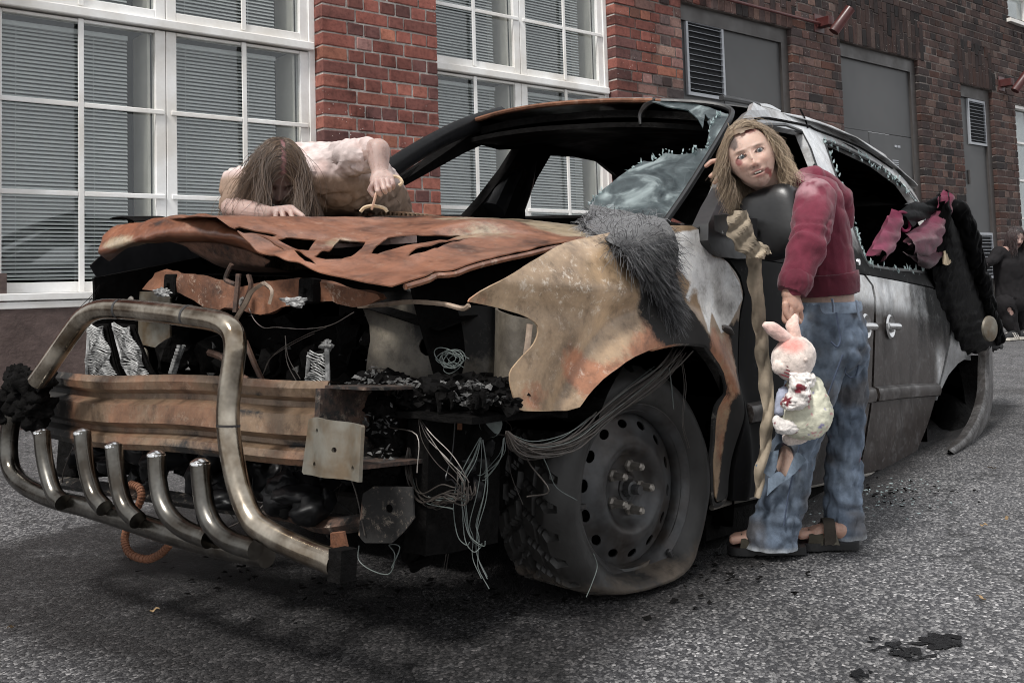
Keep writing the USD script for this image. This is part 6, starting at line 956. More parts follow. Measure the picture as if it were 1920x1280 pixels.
# hooded top
hood = chain((wai+A([0, 0, -.005]), .079, dp*.05), (lerp(wai, che, .55), .078, dp*.045), (che, .078, dp*.045), (shl+A([0, 0, .004]), .064, dp*.075), (nck+CR*.02-CUp*.01, .058)) + chain((LSH, .055), (lerp(LSH, LEL, .5), .052), (LEL, .046), (lerp(LEL, LWR, .55), .042), (lerp(LEL, LWR, .80), .039)) + chain((RSH, .058), (REL, .046), (lerp(REL, RWR, .8), .036)) + chain((P_([(.861,2.848,1.040)])[0], .040, dp*.04), (P_([(.937,2.891,.990)])[0], .040, dp*.05), (P_([(.960,2.896,.918)])[0], .026, dp*.04))
topn = nrm(wai-che)
hoodt = fuse(hood, .008, 8); hoodt = wrinkle(hoodt, .0055, 3, 15., (1, 1, .8)); _v = hoodt.vertices; _n = trimesh.Trimesh(_v, hoodt.faces, process=False).vertex_normals; _ax = nrm(LWR-LSH); _t = (_v-LSH)@_ax; _ra = np.linalg.norm((_v-LSH)-np.outer(_t, _ax), axis=1); _tl = np.linalg.norm(LEL-LSH)
hoodt.vertices = _v + _n*(.0048*np.sin(_t*150+6*noise3(_v, 10, 4)*3)*(np.exp(-((_t-_tl)/.05)**2)+.8*np.exp(-((_t-_tl*2.0)/.05)**2))*(_ra < .09))[:, None]
hoodM = man(hoodt).trim_by_plane([float(q) for q in -topn], float(-(wai@topn)-.012+.028)) if True else None
torn = [ball(p, r, 12) for p, r in ((P_([(.742,2.539,.928)])[0], .012), (P_([(.694,2.534,.929)])[0], .016))]
for q in torn: hoodM = hoodM - q
MAR = A([.115, .019, .034])
def hood_t(v):
    d = np.clip(blob(v, P_([(.797,2.589,1.019)])[0], .05, .035)*1.5*(.35+noise3(v, 30, 2, 4)*3.2), 0, .5)[:, None]; c = MAR*np.clip(1+noise3(v, 7, 5)*.7, .6, 1.4)[:, None]; return c*(1-d) + A([.42, .27, .29])*d
HOODY = sub(GIRL, 'hooded_top', 'maroon fleece hooded top, dusty at the shoulder, torn sleeve')
ob(HOODY, 'fleece', tm(hoodM), 'fleece', smooth=50, at={'tint': hood_t})
ob(HOODY, 'cuff', wrinkle(fuse(chain((lerp(LEL, LWR, .74), .046), (lerp(LEL, LWR, .98), .034)), .006, 4, cut=[(-nrm(LWR-LEL), -(lerp(LEL, LWR, .97)@nrm(LWR-LEL)))]), .003, 6, 60.), 'fleece', smooth=50, at={'tint': MAR*.8})
ob(HOODY, 'waistband', wrinkle(fuse(chain((wai+topn*-.035, .084, dp*.052), (wai+topn*.0, .081, dp*.052)), .008, 6, cut=[(-topn, -((wai+topn*.014)@topn)), (topn, (wai-topn*.045)@topn)]), .003, 9, 40.), 'fleece', smooth=50, at={'tint': MAR*.72})
# jeans
jw = P_([(.884,2.841,.678)])[0]
jn = chain((jw, .080, dp*.05), (pel+A([0, 0, -.01]), .089, dp*.045), (lerp(NH, FH, .5)+A([0, 0, -.03]), .084, dp*.04)) + chain((NH, .084), (lerp(NH, NK, .5), .071), (NK, .058), (lerp(NK, NA, .4)+CR*.002, .060), (NA+CR*.004, .066), (NA+A([0, 0, -.06]), .069)) + chain((FH, .082), (lerp(FH, FK_, .5), .070), (FK_, .056), (lerp(FK_, FA, .4)+CR*.008, .052), (FA+CR*.016, .058), (FA+CR*.018+A([0, 0, -.06]), .060))
jt = fuse(jn, .008, 7); jt = wrinkle(jt, .013, 12, 14., (1, 1, .62)); _v = jt.vertices; _n = trimesh.Trimesh(_v, jt.faces, process=False).vertex_normals; jt.vertices = _v + _n*(.0036*np.sin(_v[:, 2]*105+9*noise3(_v, 5, 6)*3+_v[:, 0]*30)*(np.exp(-((_v[:, 2]-NK[2])/.08)**2)+.9*np.exp(-((_v[:, 2]-.12)/.08)**2)+.6*np.exp(-((_v[:, 2]-pel[2]+.10)/.05)**2)))[:, None]; zt = float(jw[2]+.012); zh = float(min(NA[2], FA[2])-.008)
kc = P_([(.718,2.726,.270)])[0]
J = man(jt).trim_by_plane([0, 0, -1.], -zt).trim_by_plane([0, 0, 1.], zh) - m3.Manifold.sphere(.052, 24).scale([.55, 1.2, .95]).translate([float(q) for q in kc])
def jean_t(v):
    c = A([.088, .113, .152])*np.clip(1+noise3(v, 6, 2)*.8+noise3(v*A([1, 1, .2]), 60, 9, 3)*1.3, .4, 1.7)[:, None]; fade = np.clip(blob(v, P_([(.813,2.720,.531)])[0], .08, .14)+blob(v, P_([(.890,2.740,.211)])[0], .05, .12)+blob(v, P_([(.746,2.739,.215)])[0], .05, .10), 0, 1)[:, None]*.32*np.clip(.6+noise3(v, 30, 3)*2, 0, 1)[:, None]; c = c*(1-fade)+A([.25, .29, .335])*fade
    d = np.clip((noise3(v, 11, 8)-.03)*5, 0, .8)[:, None]; c = c*(1-d)+A([.075, .07, .07])*d
    b = np.clip((noise3(v, 38, 21, 2)-.27)*14, 0, 1)[:, None]*(noise3(v, 6, 33) > .02)[:, None]*.8; c = c*(1-b) + A([.12, .02, .025])*b
    h = sstep(zh+.012, zh+.004, v[:, 2])[:, None]*.5; return c*(1-h)+A([.38, .40, .42])*h
JEANS = sub(GIRL, 'jeans', 'torn stained blue jeans with one open knee')
ob(JEANS, 'denim', tm(J), 'denim', smooth=50, at={'tint': jean_t})
ob(JEANS, 'waistband', fuse(chain((jw+A([0, 0, .004]), .083, dp*.05), (jw+A([0, 0, -.004]), .083, dp*.05)), .008, 2, cut=[([0, 0, -1.], -(zt+.002)), ([0, 0, 1.], zt-.028)]), 'denim', smooth=50, at={'tint': lambda v: A([.19, .235, .30])*np.clip(1+noise3(v, 30, 2), .6, 1.4)[:, None]})
for P in (P_([(.842,2.649,.704),(.845,2.650,.687),(.845,2.651,.668)]), P_([(.914,2.669,.697),(.916,2.671,.673),(.921,2.672,.644)])): ob(JEANS, 'belt_loop', tube(P, .0065, 6, 3, sq=.4), 'denim', at={'tint': (.16, .2, .27)})
for T_ in [tube(P_([(.851,2.646,.668),(.855,2.648,.633),(.860,2.650,.598),(.851,2.652,.577),(.834,2.651,.591)]), .0028, 5, 4), tube(P_([(.868,2.663,.555),(.837,2.668,.478),(.814,2.671,.422)]), .0025, 5, 4), tube(P_([(.756,2.708,.320),(.737,2.712,.249),(.720,2.717,.178),(.706,2.721,.099)]), .0025, 5, 4), tube(P_([(.904,2.728,.556),(.895,2.732,.499),(.930,2.752,.488),(.942,2.749,.542)]), .0022, 5, 2)]: ob(JEANS, 'seam', T_, 'denim', at={'tint': (.05, .065, .10)})
for P in ([(1420,868),(1448,846),(1458,838),(1452,880),(1446,900),(1432,882)], [(1440,895),(1462,880),(1470,900),(1452,912),(1440,928)], [(1478,862),(1486,846),(1502,858),(1480,890),(1462,905)]):
    pass
for P in (P_([(.632,2.701,.265),(.675,2.699,.298),(.698,2.699,.306),(.687,2.702,.252),(.673,2.703,.230),(.651,2.702,.247)]), P_([(.663,2.698,.228),(.693,2.697,.247),(.715,2.698,.229),(.686,2.700,.208),(.659,2.701,.183)]), P_([(.726,2.691,.270),(.744,2.689,.300),(.766,2.690,.277),(.734,2.693,.241),(.705,2.694,.222)])):
    q = A(P); c = q.mean(0); ob(JEANS, 'torn_flap', ruled([list(q[:3]), list(q[[5, 4, 3]][:3])] if len(q) > 5 else [list(q[:3]), list(q[[4, 3, 3]])], 4, 4, .002, .010, 4), 'denim', smooth=60, at={'tint': lambda v: A([.13, .165, .21])*np.clip(1+noise3(v, 40, 2)*1.2, .6, 1.5)[:, None]})
# sandals
def sandal(h, b, s=1.):
    h, b = A(h), A(b); d = nrm(b-h); l = np.cross([0, 0, 1], d); L = np.linalg.norm(b-h); S = sub(GIRL, 'sandal', None); o = lambda a, q, z: h + d*a + l*q + A([0, 0, z])
    out = [(-.036, -.026), (-.046, 0), (-.036, .028), (L*.5, .032), (L, .044), (L+.042, .036), (L+.056, .010), (L+.046, -.024), (L, -.042), (L*.5, -.030)]; C_ = catmull([(a, q, 0) for a, q in out], 5, True)
    sole = trimesh.creation.extrude_polygon(Polygon(C_[:, :2]), .021, engine='earcut'); M = frame_mat(h+A([0, 0, .002]), d, l, [0, 0, 1.]); sole.apply_transform(M); ob(S, 'sole', sole, 'black_plastic', smooth=40)
    def band(a0, a1, hgt, w, nm, col): 
        P = [o(a0, -.040, .018), o(lerp(a0, a1, .3), -.030, hgt*.85), o(lerp(a0, a1, .5), 0, hgt), o(lerp(a0, a1, .7), .032, hgt*.85), o(a1, .042, .018)]; C2 = catmull(P, 6); ob(S, nm, ruled([list(C2 - d*w), list(C2 + A([0, 0, .002])), list(C2 + d*w)], 1, 3, .004), 'cotton', smooth=60, at={'tint': col})
    band(L-.012, L+.004, .052, .020, 'strap', (.045, .040, .030)); band(L*.45, L*.5, .082, .016, 'strap', (.035, .03, .025)); band(L*.8, L*.3, .070, .010, 'strap', (.10, .09, .07))
sandal(F1h, F1b); sandal(F2h, F2b)
# ---------------------------------------------------------------- toy rabbit in the girl's hand
RAB = thing('toy_rabbit', 'white plush toy rabbit, blood stained and torn, hanging by its ear from the hand', 'toy rabbit')
def soft(parts, amp, seed, edge=.006): return wrinkle(fuse(parts, edge, 10), amp, seed, 60., (1, 1, 1))
WHT = A([.62, .53, .48])
rh = P_([(.706,2.537,.558)])[0]
def rab_t(v):
    c = WHT*np.clip(1+noise3(v, 14, 3)*.6, .7, 1.2)[:, None]; r = np.clip(blob(v, P_([(.692,2.485,.594)])[0], .035, .020)*1.5+blob(v, P_([(.647,2.483,.632)])[0], .03, .012)*.7+(noise3(v, 12, 9)-.12)*1.2, 0, .85)[:, None]; return c*(1-r)+A([.55, .20, .17])*r
ob(RAB, 'head', soft(chain((rh+CUp*.008, .052), (rh-CUp*.004-CR*.006, .054)) + chain((rh, .04), (rh-CR*.042-CUp*.018+CB*.02, .022)), .002, 4), 'plush', smooth=60, at={'tint': rab_t})
ob(RAB, 'ear', soft(chain((rh+CUp*.045-CR*.012, .014), (P_([(.666,2.523,.622)])[0], .018), (P_([(.647,2.518,.636)])[0], .018), (P_([(.631,2.512,.644)])[0], .011)), .0012, 5), 'plush', smooth=60, at={'tint': lambda v: lerp(WHT, A([.58, .30, .26]), np.clip(.35+noise3(v, 20, 2)*1.4, 0, 1)[:, None])})
ob(RAB, 'ear', soft(chain((rh+CUp*.045+CR*.004, .015), (P_([(.703,2.537,.639)])[0], .017), (P_([(.712,2.551,.660)])[0], .012)), .0012, 6), 'plush', smooth=60, at={'tint': WHT*A([1, .82, .78])})
for dx, dy in ((-.034, .002), (.012, .004)): ob(RAB, 'eye', lump(rh+CR*dx+CUp*dy+CB*.050*(1 if dx > -.03 else .75), .0055, 3, 1, .1), 'cotton', at={'tint': (.5, .42, .38)})
ob(RAB, 'muzzle_thread', [tube([rh-CR*(.046+.002*k)+CUp*(-.008-.008*k)+CB*.030, rh-CR*(.030-.004*k)+CUp*(-.014-.010*k)+CB*.046], .0014, 5) for k in range(4)], 'cotton', at={'tint': (.16, .02, .03)})
rb = P_([(.729,2.555,.435)])[0]
def shirt_t(v):
    c = A([.56, .55, .44])*np.clip(1+noise3(v, 16, 3)*.5, .75, 1.2)[:, None]; n1, n2 = noise3(v, 85, 11, 2), noise3(v, 78, 12, 2)
    c[n1 > .26] = A([.52, .26, .27]); c[n2 > .29] = A([.26, .24, .42]); b = (noise3(v, 26, 14, 3) > .20) & (blob(v, P_([(.691,2.504,.452)])[0], .05, .07) > .3); c[b] = A([.13, .012, .02]); return c
ob(RAB, 'shirt', soft(chain((rb+CUp*.040+CR*.0, .040, CR*.012), (rb-CUp*.01+CR*.004, .056, CR*.012), (rb-CUp*.034, .050, CR*.014)), .004, 7), 'cotton', smooth=60, label='yellowish flowered shirt of the toy, spotted with blood', at={'tint': shirt_t})
def fluff_t(v): 
    c = A([.64, .60, .57])*np.clip(1+noise3(v, 30, 3)*.9, .6, 1.2)[:, None]; b = noise3(v, 34, 5) > .13; c[b] = A([.15, .015, .025]); return c
ob(RAB, 'stuffing', soft(chain((P_([(.700,2.496,.496)])[0], .024), (P_([(.703,2.498,.465)])[0], .026), (P_([(.675,2.504,.456)])[0], .020)) + chain((P_([(.728,2.511,.507)])[0], .02), (P_([(.693,2.500,.518)])[0], .016)), .008, 8), 'plush', smooth=60, label='white stuffing bursting from the toy', at={'tint': fluff_t})
ob(RAB, 'arm', soft(chain((P_([(.676,2.543,.474)])[0], .016), (P_([(.663,2.546,.428)])[0], .015)), .003, 9), 'cotton', smooth=60, at={'tint': (.30, .32, .40)})
ob(RAB, 'leg', soft(chain((P_([(.692,2.528,.389)])[0], .018), (P_([(.660,2.518,.391)])[0], .019), (P_([(.649,2.517,.408)])[0], .013)) , .004, 10), 'plush', smooth=60, at={'tint': fluff_t})
ob(RAB, 'leg', soft(chain((P_([(.718,2.570,.362)])[0], .022), (P_([(.686,2.560,.355)])[0], .016)), .004, 11), 'plush', smooth=60, at={'tint': WHT*.8})
# ---------------------------------------------------------------- the figure sprawled over the far side of the hood
WOM = thing('person', 'person with long dark hair and torn white shirt sprawled over the burnt hood', 'person')
WSK = (.335, .24, .212)
WHM = headmat(P_([(-.806,3.440,1.183)])[0], math.radians(-12), math.radians(50), math.radians(-4))
w1 = P_([(-.952,3.483,1.140),(-.947,3.368,1.055),(-.788,3.250,1.020)]); w2 = P_([(-.573,3.528,1.229),(-.460,3.446,1.248),(-.450,3.412,1.162)])
wn, wc, wb, wh = P_([(-.755,3.530,1.186),(-.698,3.630,1.186),(-.622,3.883,1.160),(-.580,4.161,1.040)])
wb2 = chain((WHM[:3, 3]-WHM[:3, 2]*.05-WHM[:3, 1]*.03, .055), (wn, .055), (wc, .10, CR*.07), (wb, .11, CR*.06), (wh, .13, CR*.05)) + chain((w1[0], .054), (w1[1], .039), (lerp(w1[1], w1[2], .4), .036), (w1[2], .025)) + chain((w2[0], .054), (w2[1], .043), (lerp(w2[1], w2[2], .45), .037), (w2[2], .027)) + chain((wc, .07), (w1[0], .055)) + chain((wc, .07), (w2[0], .055))
gz = A([wh[0], wh[1], 0.]); wb2 += chain((wh+CR*.08, .10), (lerp(wh, gz, .5)+CR*.12-dp*.05, .07), (gz+CR*.14+A([0, 0, .09]), .045)) + chain((wh-CR*.08, .10), (lerp(wh, gz, .5)-CR*.10-dp*.03, .07), (gz-CR*.10+A([0, 0, .09]), .045))
for q in (gz+CR*.14, gz-CR*.10): wb2 += chain((q+A([0, 0, .07]), .04), (q-dp*.16+A([0, 0, .04]), .035))
# hand flat on the hood
hb = P_([(-.752,3.200,1.022),(-.734,3.200,1.022),(-.717,3.200,1.025),(-.702,3.200,1.028)])
wb2 += hand([P_([(-.753,3.191,1.011),(-.736,3.191,1.007),(-.719,3.191,1.005)]), P_([(-.756,3.190,1.023),(-.753,3.170,1.012),(-.752,3.162,.991)]), P_([(-.736,3.180,1.026),(-.729,3.160,1.014),(-.722,3.152,.992)]), P_([(-.717,3.169,1.029),(-.701,3.150,1.019),(-.693,3.141,.998)]), P_([(-.701,3.159,1.030),(-.680,3.140,1.017),(-.660,3.131,1.003)])], .0098, [(w1[2], .026), *[(p, .0155) for p in P_([(-.756,3.190,1.025),(-.739,3.190,1.026),(-.722,3.189,1.029),(-.708,3.189,1.029)])]])
# fist closed on the cowl stick
wb2 += hand([P_([(-.469,3.384,1.125),(-.481,3.385,1.105),(-.470,3.386,1.086)]), P_([(-.457,3.374,1.129),(-.451,3.355,1.098),(-.445,3.376,1.088)]), P_([(-.438,3.373,1.132),(-.429,3.355,1.104),(-.427,3.376,1.095)]), P_([(-.423,3.383,1.136),(-.414,3.365,1.112),(-.415,3.385,1.103)]), P_([(-.410,3.393,1.140),(-.401,3.374,1.120),(-.405,3.395,1.111)])], .0105, [(w2[2], .028), *[(p, .017) for p in P_([(-.467,3.393,1.138),(-.448,3.393,1.141),(-.426,3.393,1.143),(-.413,3.393,1.144)])]])
bt = fuse(wb2, .013, 8); hm_ = head_mesh(1.04); hm_.apply_transform(WHM); wbm = tm(man(bt) + man(hm_))
wft = face_tint(WHM, 1.04, WSK, [(0, .03, .05, .03, .5, (.1, .06, .05)), (.02, -.06, .03, .02, .6, (.12, .03, .03))])
def skin_w(v):
    c = wft(v); far = np.linalg.norm(v-WHM[:3, 3], axis=1) > .14; b = A(WSK)*np.clip(1+noise3(v, 12, 4)*.9, .5, 1.25)[:, None]; d = np.clip((noise3(v, 22, 8)-.1)*4, 0, .6)[:, None]; b = b*(1-d) + A([.13, .06, .06])*d; c[far] = b[far]
    r = np.clip(np.exp(-(np.linalg.norm(v-(WHM[:3, 3]+WHM[:3, 2]*.112+WHM[:3, 1]*.01), axis=1)/.045)**2)*1.4, 0, 1)[:, None]; return c*(1-r)+A([.30, .10, .11])*r
ob(WOM, 'body', wbm, 'skin', smooth=50, at={'tint': skin_w})
hw = lambda q, t, u: lerp(A([.022, .014, .011]), A([.22, .14, .085]), np.clip(.05+.75*t*u*1.3+.25*max(0, -q[0]), 0, 1))
keepp = lambda P: not (abs(P[0, 0]) < .006 and P[0, 2] > .02)
hs, hcol = grow(WHM, 1.04, 5600, .34, 9, part=0., wave=.035, clump=50, cols=hw, gr=.45, keep=keepp, steps=15)
hs2, hcol2 = grow(WHM, 1.04, 1300, .40, 19, part=0., wave=.05, clump=20, cols=hw, gr=.26, keep=keepp, steps=16, side=A([2.6, -.4, .5]))
curves(WOM, 'hair', hs+hs2, .0014, .0006, hcol+hcol2, 'hair', 'long dark brown hair hanging over the face, with a bloody parting')
haircap(WOM, WHM, 1.04, (.035, .024, .018), 1.03, (.15, .065, .065))
sh = chain((wn+CR*.03, .070), (wc, .118, CR*.08), (wb, .125, CR*.07), (lerp(wb, wh, .8), .12, CR*.07)) + chain((w1[0], .074), (lerp(w1[0], w1[1], .55), .066), (lerp(w1[0], w1[1], .75), .060)) + chain((w2[0]+CUp*.012, .070), (lerp(w2[0], w2[1], .45), .066), (lerp(w2[0], w2[1], .6), .056)) + chain((wc, .085), (w1[0], .070)) + chain((wc+CUp*.02, .085), (w2[0]+CUp*.012, .068))
sht = wrinkle(fuse(sh, .009, 8), .016, 5, 15.); SM = man(sht)
for p, r in zip(P_([(-.566,3.421,1.174),(-.525,3.420,1.180),(-.603,3.422,1.151),(-.927,3.425,1.100),(-.656,3.418,1.217)]), (.04, .035, .035, .03, .025)): SM = SM - ball(p, r, 10)
def shirt_w(v):
    c = A([.52, .44, .42])*np.clip(1+noise3(v, 10, 3)*.9, .7, 1.15)[:, None]; d = np.clip((noise3(v, 14, 8)-.02)*3, 0, .8)[:, None]; c = c*(1-d)+A([.40, .27, .24])*d; e = np.clip(sstep(P_([(-.575,3.480,1.189)])[0][2], P_([(-.576,3.482,1.157)])[0][2], v[:, 2])*.85, 0, 1)[:, None]; return c*(1-e)+A([.16, .10, .06])*e
ob(WOM, 'shirt', tm(SM), 'cotton', smooth=50, label='torn dirty white shirt', at={'tint': shirt_w})
STK = thing('wooden_stick', 'thin pale stick held upright in the fist above the tan cowl strip', 'stick')
ob(STK, 'stick', [tube(P_([(-.454,3.375,1.110),(-.464,3.377,1.074),(-.480,3.409,1.041)]), .0045, 8, 2)], 'plush', at={'tint': (.55, .36, .27)})
TRM = thing('plastic_trim', 'pale tan ring shaped piece of burnt trim on the cowl under the stick', 'trim piece'); ob(TRM, 'rim', [tube(P_([(-.519,3.410,1.033),(-.504,3.409,1.047),(-.474,3.408,1.052),(-.438,3.409,1.043),(-.427,3.410,1.030)]), .012, 8, 5, sq=.5), tube(P_([(-.406,3.392,1.151),(-.382,3.393,1.145),(-.372,3.394,1.128),(-.383,3.394,1.118)]), .006, 6, 4)], 'plush', smooth=50, at={'tint': (.52, .40, .27)})
# ---------------------------------------------------------------- the figure at the far right
BGP = thing('person', 'person in torn black clothes stooping by the wall at far right', 'person')
DB = 11.2
BHM = headmat(P_([(5.656,11.198,1.143)])[0], math.radians(-8), math.radians(10), math.radians(-6))
bn, bc, bw_, bp_ = P_([(5.647,11.256,1.013),(5.624,11.266,.852),(5.623,11.281,.611),(5.625,11.291,.449)]); bs1 = P_([(5.471,11.208,.981),(5.373,11.163,.905),(5.276,11.115,.865)]); bs2 = P_([(5.779,11.259,.973),(5.839,11.272,.755),(5.820,11.285,.545)])
bl1 = P_([(5.527,11.243,.416),(5.562,11.257,.200),(5.630,11.266,.054)]); bl2 = P_([(5.733,11.344,.408),(5.770,11.356,.214),(5.807,11.367,.044)])
bb = chain((BHM[:3, 3]-BHM[:3, 2]*.05, .055), (bn, .055), (bc, .11, CR*.07), (bw_, .11, CR*.05), (bp_, .13, CR*.04)) + chain((bs1[0], .06), (bs1[1], .045), (bs1[2], .032)) + chain((bs2[0], .06), (bs2[1], .045), (bs2[2], .032)) + chain((bl1[0], .10), (bl1[1], .065), (bl1[2], .045)) + chain((bl2[0], .10), (bl2[1], .065), (bl2[2], .045)) + chain((bn, .06), (bs1[0], .06)) + chain((bn, .06), (bs2[0], .06))
b3 = bs1[2]; bb += hand([[b3, b3-CR*.03-CUp*.03, b3-CR*.05-CUp*.03], *[[b3-CR*.03+CUp*(.012*k-.02), b3-CR*.08+CUp*(.012*k-.028), b3-CR*.10+CUp*(.012*k-.05)] for k in range(4)]], .011, [(b3, .03), (b3-CR*.03, .03)])
b2t = fuse(bb, .025, 6); hm_ = head_mesh(1.05, 80, 60); hm_.apply_transform(BHM)
bft = face_tint(BHM, 1.05, (.36, .25, .22), [(0, -.06, .03, .02, .9, (.05, .02, .02)), (.02, .03, .02, .02, .5, (.1, .05, .05))])
ob(BGP, 'body', tm(man(b2t)+man(hm_)), 'skin', smooth=50, at={'tint': lambda v: np.where((np.linalg.norm(v-BHM[:3, 3], axis=1) < .15)[:, None], bft(v), A([.33, .21, .18]))})
hb_ = lambda q, t, u: A([.018, .012, .012])*(1+2*t)
hs, hcol = grow(BHM, 1.05, 700, .26, 4, part=.2, wave=.03, clump=20, cols=hb_, gr=.5, keep=noface); curves(BGP, 'hair', hs, .006, .002, hcol, 'hair', 'black hair'); haircap(BGP, BHM, 1.05, (.014, .01, .01), 1.05)
top = chain((bn-CUp*.05, .09, CR*.07), (bc, .13, CR*.07), (bw_, .125, CR*.05), (bp_, .145, CR*.04)) + chain((bs1[0], .075), (bs1[1], .062), (lerp(bs1[1], bs1[2], .8), .055)) + chain((bs2[0], .075), (bs2[1], .062), (bs2[2], .05)) + chain((bc, .1), (bs1[0], .075)) + chain((bc, .1), (bs2[0], .075))
leg = chain((bp_, .14, CR*.04), (lerp(bl1[0], bl2[0], .5), .12)) + chain((bl1[0], .12), (bl1[1], .08), (lerp(bl1[1], bl1[2], .9), .06)) + chain((bl2[0], .12), (bl2[1], .08), (lerp(bl2[1], bl2[2], .9), .06))
TM_ = man(wrinkle(fuse(top, .025, 6), .016, 3, 9.)); LM_ = man(wrinkle(fuse(leg, .025, 6), .014, 6, 9.))
for p, r in zip(P_([(5.573,11.087,.986),(5.550,11.085,1.022),(5.596,11.090,.949),(5.403,11.083,1.062),(5.377,11.088,.980)]), (.07, .06, .06, .05, .045)): TM_ = TM_ - ball(p, r, 10)
for p, r in zip(P_([(5.416,11.106,.694),(5.476,11.117,.509),(5.626,11.113,.581),(5.553,11.130,.299),(5.518,11.128,.335),(5.587,11.120,.464)]), (.055, .06, .05, .05, .045, .04)): LM_ = LM_ - ball(p, r, 10); TM_ = TM_ - ball(p, r, 10)
ob(BGP, 'top', tm(TM_), 'cotton', smooth=50, at={'tint': (.012, .011, .012)}, label='torn black top with a low neck'); ob(BGP, 'trousers', tm(LM_), 'cotton', smooth=50, at={'tint': (.012, .011, .012)}, label='black trousers full of holes')
for q in (bl1[2], bl2[2]):
    g0 = A([q[0], q[1], 0.]); d = nrm(-CR*.8-dp*.6); d[2] = 0; d = nrm(d); S = sub(BGP, 'shoe'); ob(S, 'upper', fuse(chain((g0+A([0, 0, .075]), .05), (g0+d*.12+A([0, 0, .055]), .042), (g0+d*.19+A([0, 0, .045]), .035)), .02, 4), 'cotton', smooth=50, at={'tint': (.03, .03, .032)}); ob(S, 'sole', hull([g0+d*a+np.cross([0, 0, 1], d)*b+A([0, 0, z]) for a in (-.06, .22) for b in (-.04, .04) for z in (.004, .035)]), 'cotton', smooth=False, at={'tint': (.5, .47, .42)}); [ob(S, 'stripe', tube([g0+d*a+np.cross([0, 0, 1], d)*sg*.048+A([0, 0, .03]), g0+d*(a+.03)+np.cross([0, 0, 1], d)*sg*.036+A([0, 0, .085])], .007, 5), 'cotton', at={'tint': (.55, .52, .48)}) for a in (.03, .07, .11) for sg in (-1, 1)]
# ---------------------------------------------------------------- cloth, fur, jacket
STR = thing('cloth_strip', 'long dirty beige cloth strip tied on the mirror arm, trailing to the ground', 'cloth strip')
def ribbon(P, w, mname, parent, name, tint, amp=.006, seed=1, n=10):
    C_ = catmull([p[:3] for p in P], n); W = np.interp(np.linspace(0, 1, len(C_)), np.linspace(0, 1, len(w)), w); rows = []
    for k in (-1, -.5, 0, .5, 1): rows.append([c + CR*W[i]*k + CB*(amp*math.sin(k*4+i*.5)+.010*(1-k*k)) for i, c in enumerate(C_)])
    t = ruled(rows, 1, 2, .003, amp*1.5, seed); ob(parent, name, t, mname, smooth=60, at={'tint': tint})
def strip_t(v): return A([.255, .212, .16])*np.clip(1+noise3(v, 16, 3)*2., .3, 1.5)[:, None]
ribbon(P_([(.569,2.494,.934),(.570,2.496,.901),(.577,2.498,.867),(.598,2.500,.836),(.610,2.502,.813)]), [.018, .030, .034, .034, .022], 'cotton', STR, 'knot', strip_t, .010, 2)
ribbon(P_([(.616,2.530,.834),(.619,2.563,.794),(.630,2.596,.738),(.646,2.642,.654),(.654,2.666,.582),(.661,2.671,.511),(.667,2.676,.425),(.661,2.691,.339),(.647,2.707,.252),(.638,2.721,.179)]), [.020, .017, .018, .016, .017, .018, .015, .014, .014, .008], 'cotton', STR, 'tail', strip_t, .006, 4)
ribbon(P_([(.597,2.509,.858),(.623,2.510,.843),(.637,2.511,.822)]), [.016, .02, .012], 'cotton', STR, 'loop', strip_t, .008, 8)
FUR = thing('fur_pelt', 'shaggy grey fur pelt lying over the fender at the windscreen corner', 'pelt')
fp = P_([(-.213,.550,1.061),(-.212,.592,1.052)]) + P_([(.241,.958,.940),(.173,.963,.908),(.113,.965,.863),(.065,.965,.812),(.045,.965,.776)])
fl_ = P_([(-.127,.593,1.042),(-.096,.646,1.027)]) + P_([(.299,.955,.927),(.210,.963,.881),(.118,.965,.833),(.065,.965,.796),(.045,.965,.770)])
fr_ = P_([(-.375,.464,1.140),(-.395,.600,1.107)]) + P_([(.054,.957,1.003),(.026,.961,.951),(.045,.965,.881),(.051,.965,.826),(.039,.965,.771)])
up3 = lambda L_, k: [c2w(p)+A([0, 0, .004])+CB*.012+CUp*k for p in L_]
pelt = ruled([up3(fl_, -.004), up3(fp, .012), up3(fr_, 0)], 6, 8, .02, .02, 4)
ob(FUR, 'hide', pelt, 'plush', smooth=60, at={'tint': (.035, .035, .037)})
pv = pelt.vertices[:len(pelt.vertices)//2]; pf = pelt.faces[:len(pelt.faces)//2]; pn = trimesh.Trimesh(pv, pf, process=False).vertex_normals; frng = np.random.default_rng(8); hs, hc_ = [], []
tri = frng.integers(0, len(pf), 4600); bc_ = frng.dirichlet([1, 1, 1], len(tri)); fd = nrm(c2w(fp[6])-c2w(fp[1]))
for t, w in zip(tri, bc_):
    p = (pv[pf[t]]*w[:, None]).sum(0); n = nrm((pn[pf[t]]*w[:, None]).sum(0)); n = n if n@CB > 0 else -n; L = frng.uniform(.025, .07); d = nrm(n*.5+fd*.5+frng.normal(0, .48, 3)); g = noise3(p[None], 9, 6)[0]; col = lerp(A([.012, .012, .013]), A([.46, .46, .48]), np.clip(frng.random()**2*1.1+g*.9, 0, 1)*(1-.75*sstep(.55, .95, np.dot(p-c2w(fp[0]), fd)/np.linalg.norm(c2w(fp[6])-c2w(fp[0])))))
    hs.append(A([p, p+d*L*.4+n*.006, p+d*L*.75-A([0, 0, .004]), p+d*L-A([0, 0, L*.25])])); hc_.append(col)
curves(FUR, 'fur', hs, .0013, .0005, hc_, 'hair', 'grey wiry hair')
ob(FUR, 'quill', tube(P_([(-.032,.794,.933),(-.044,.802,.904),(-.054,.811,.879)]), [.003, .006, .005], 6, 2) if False else tube([c2w(p) for p in P_([(-.032,.794,.935),(-.044,.802,.904),(-.054,.811,.879)])], [.003, .005, .004], 6, 2), 'plush', at={'tint': (.40, .33, .24)}, label='pale bare quill')
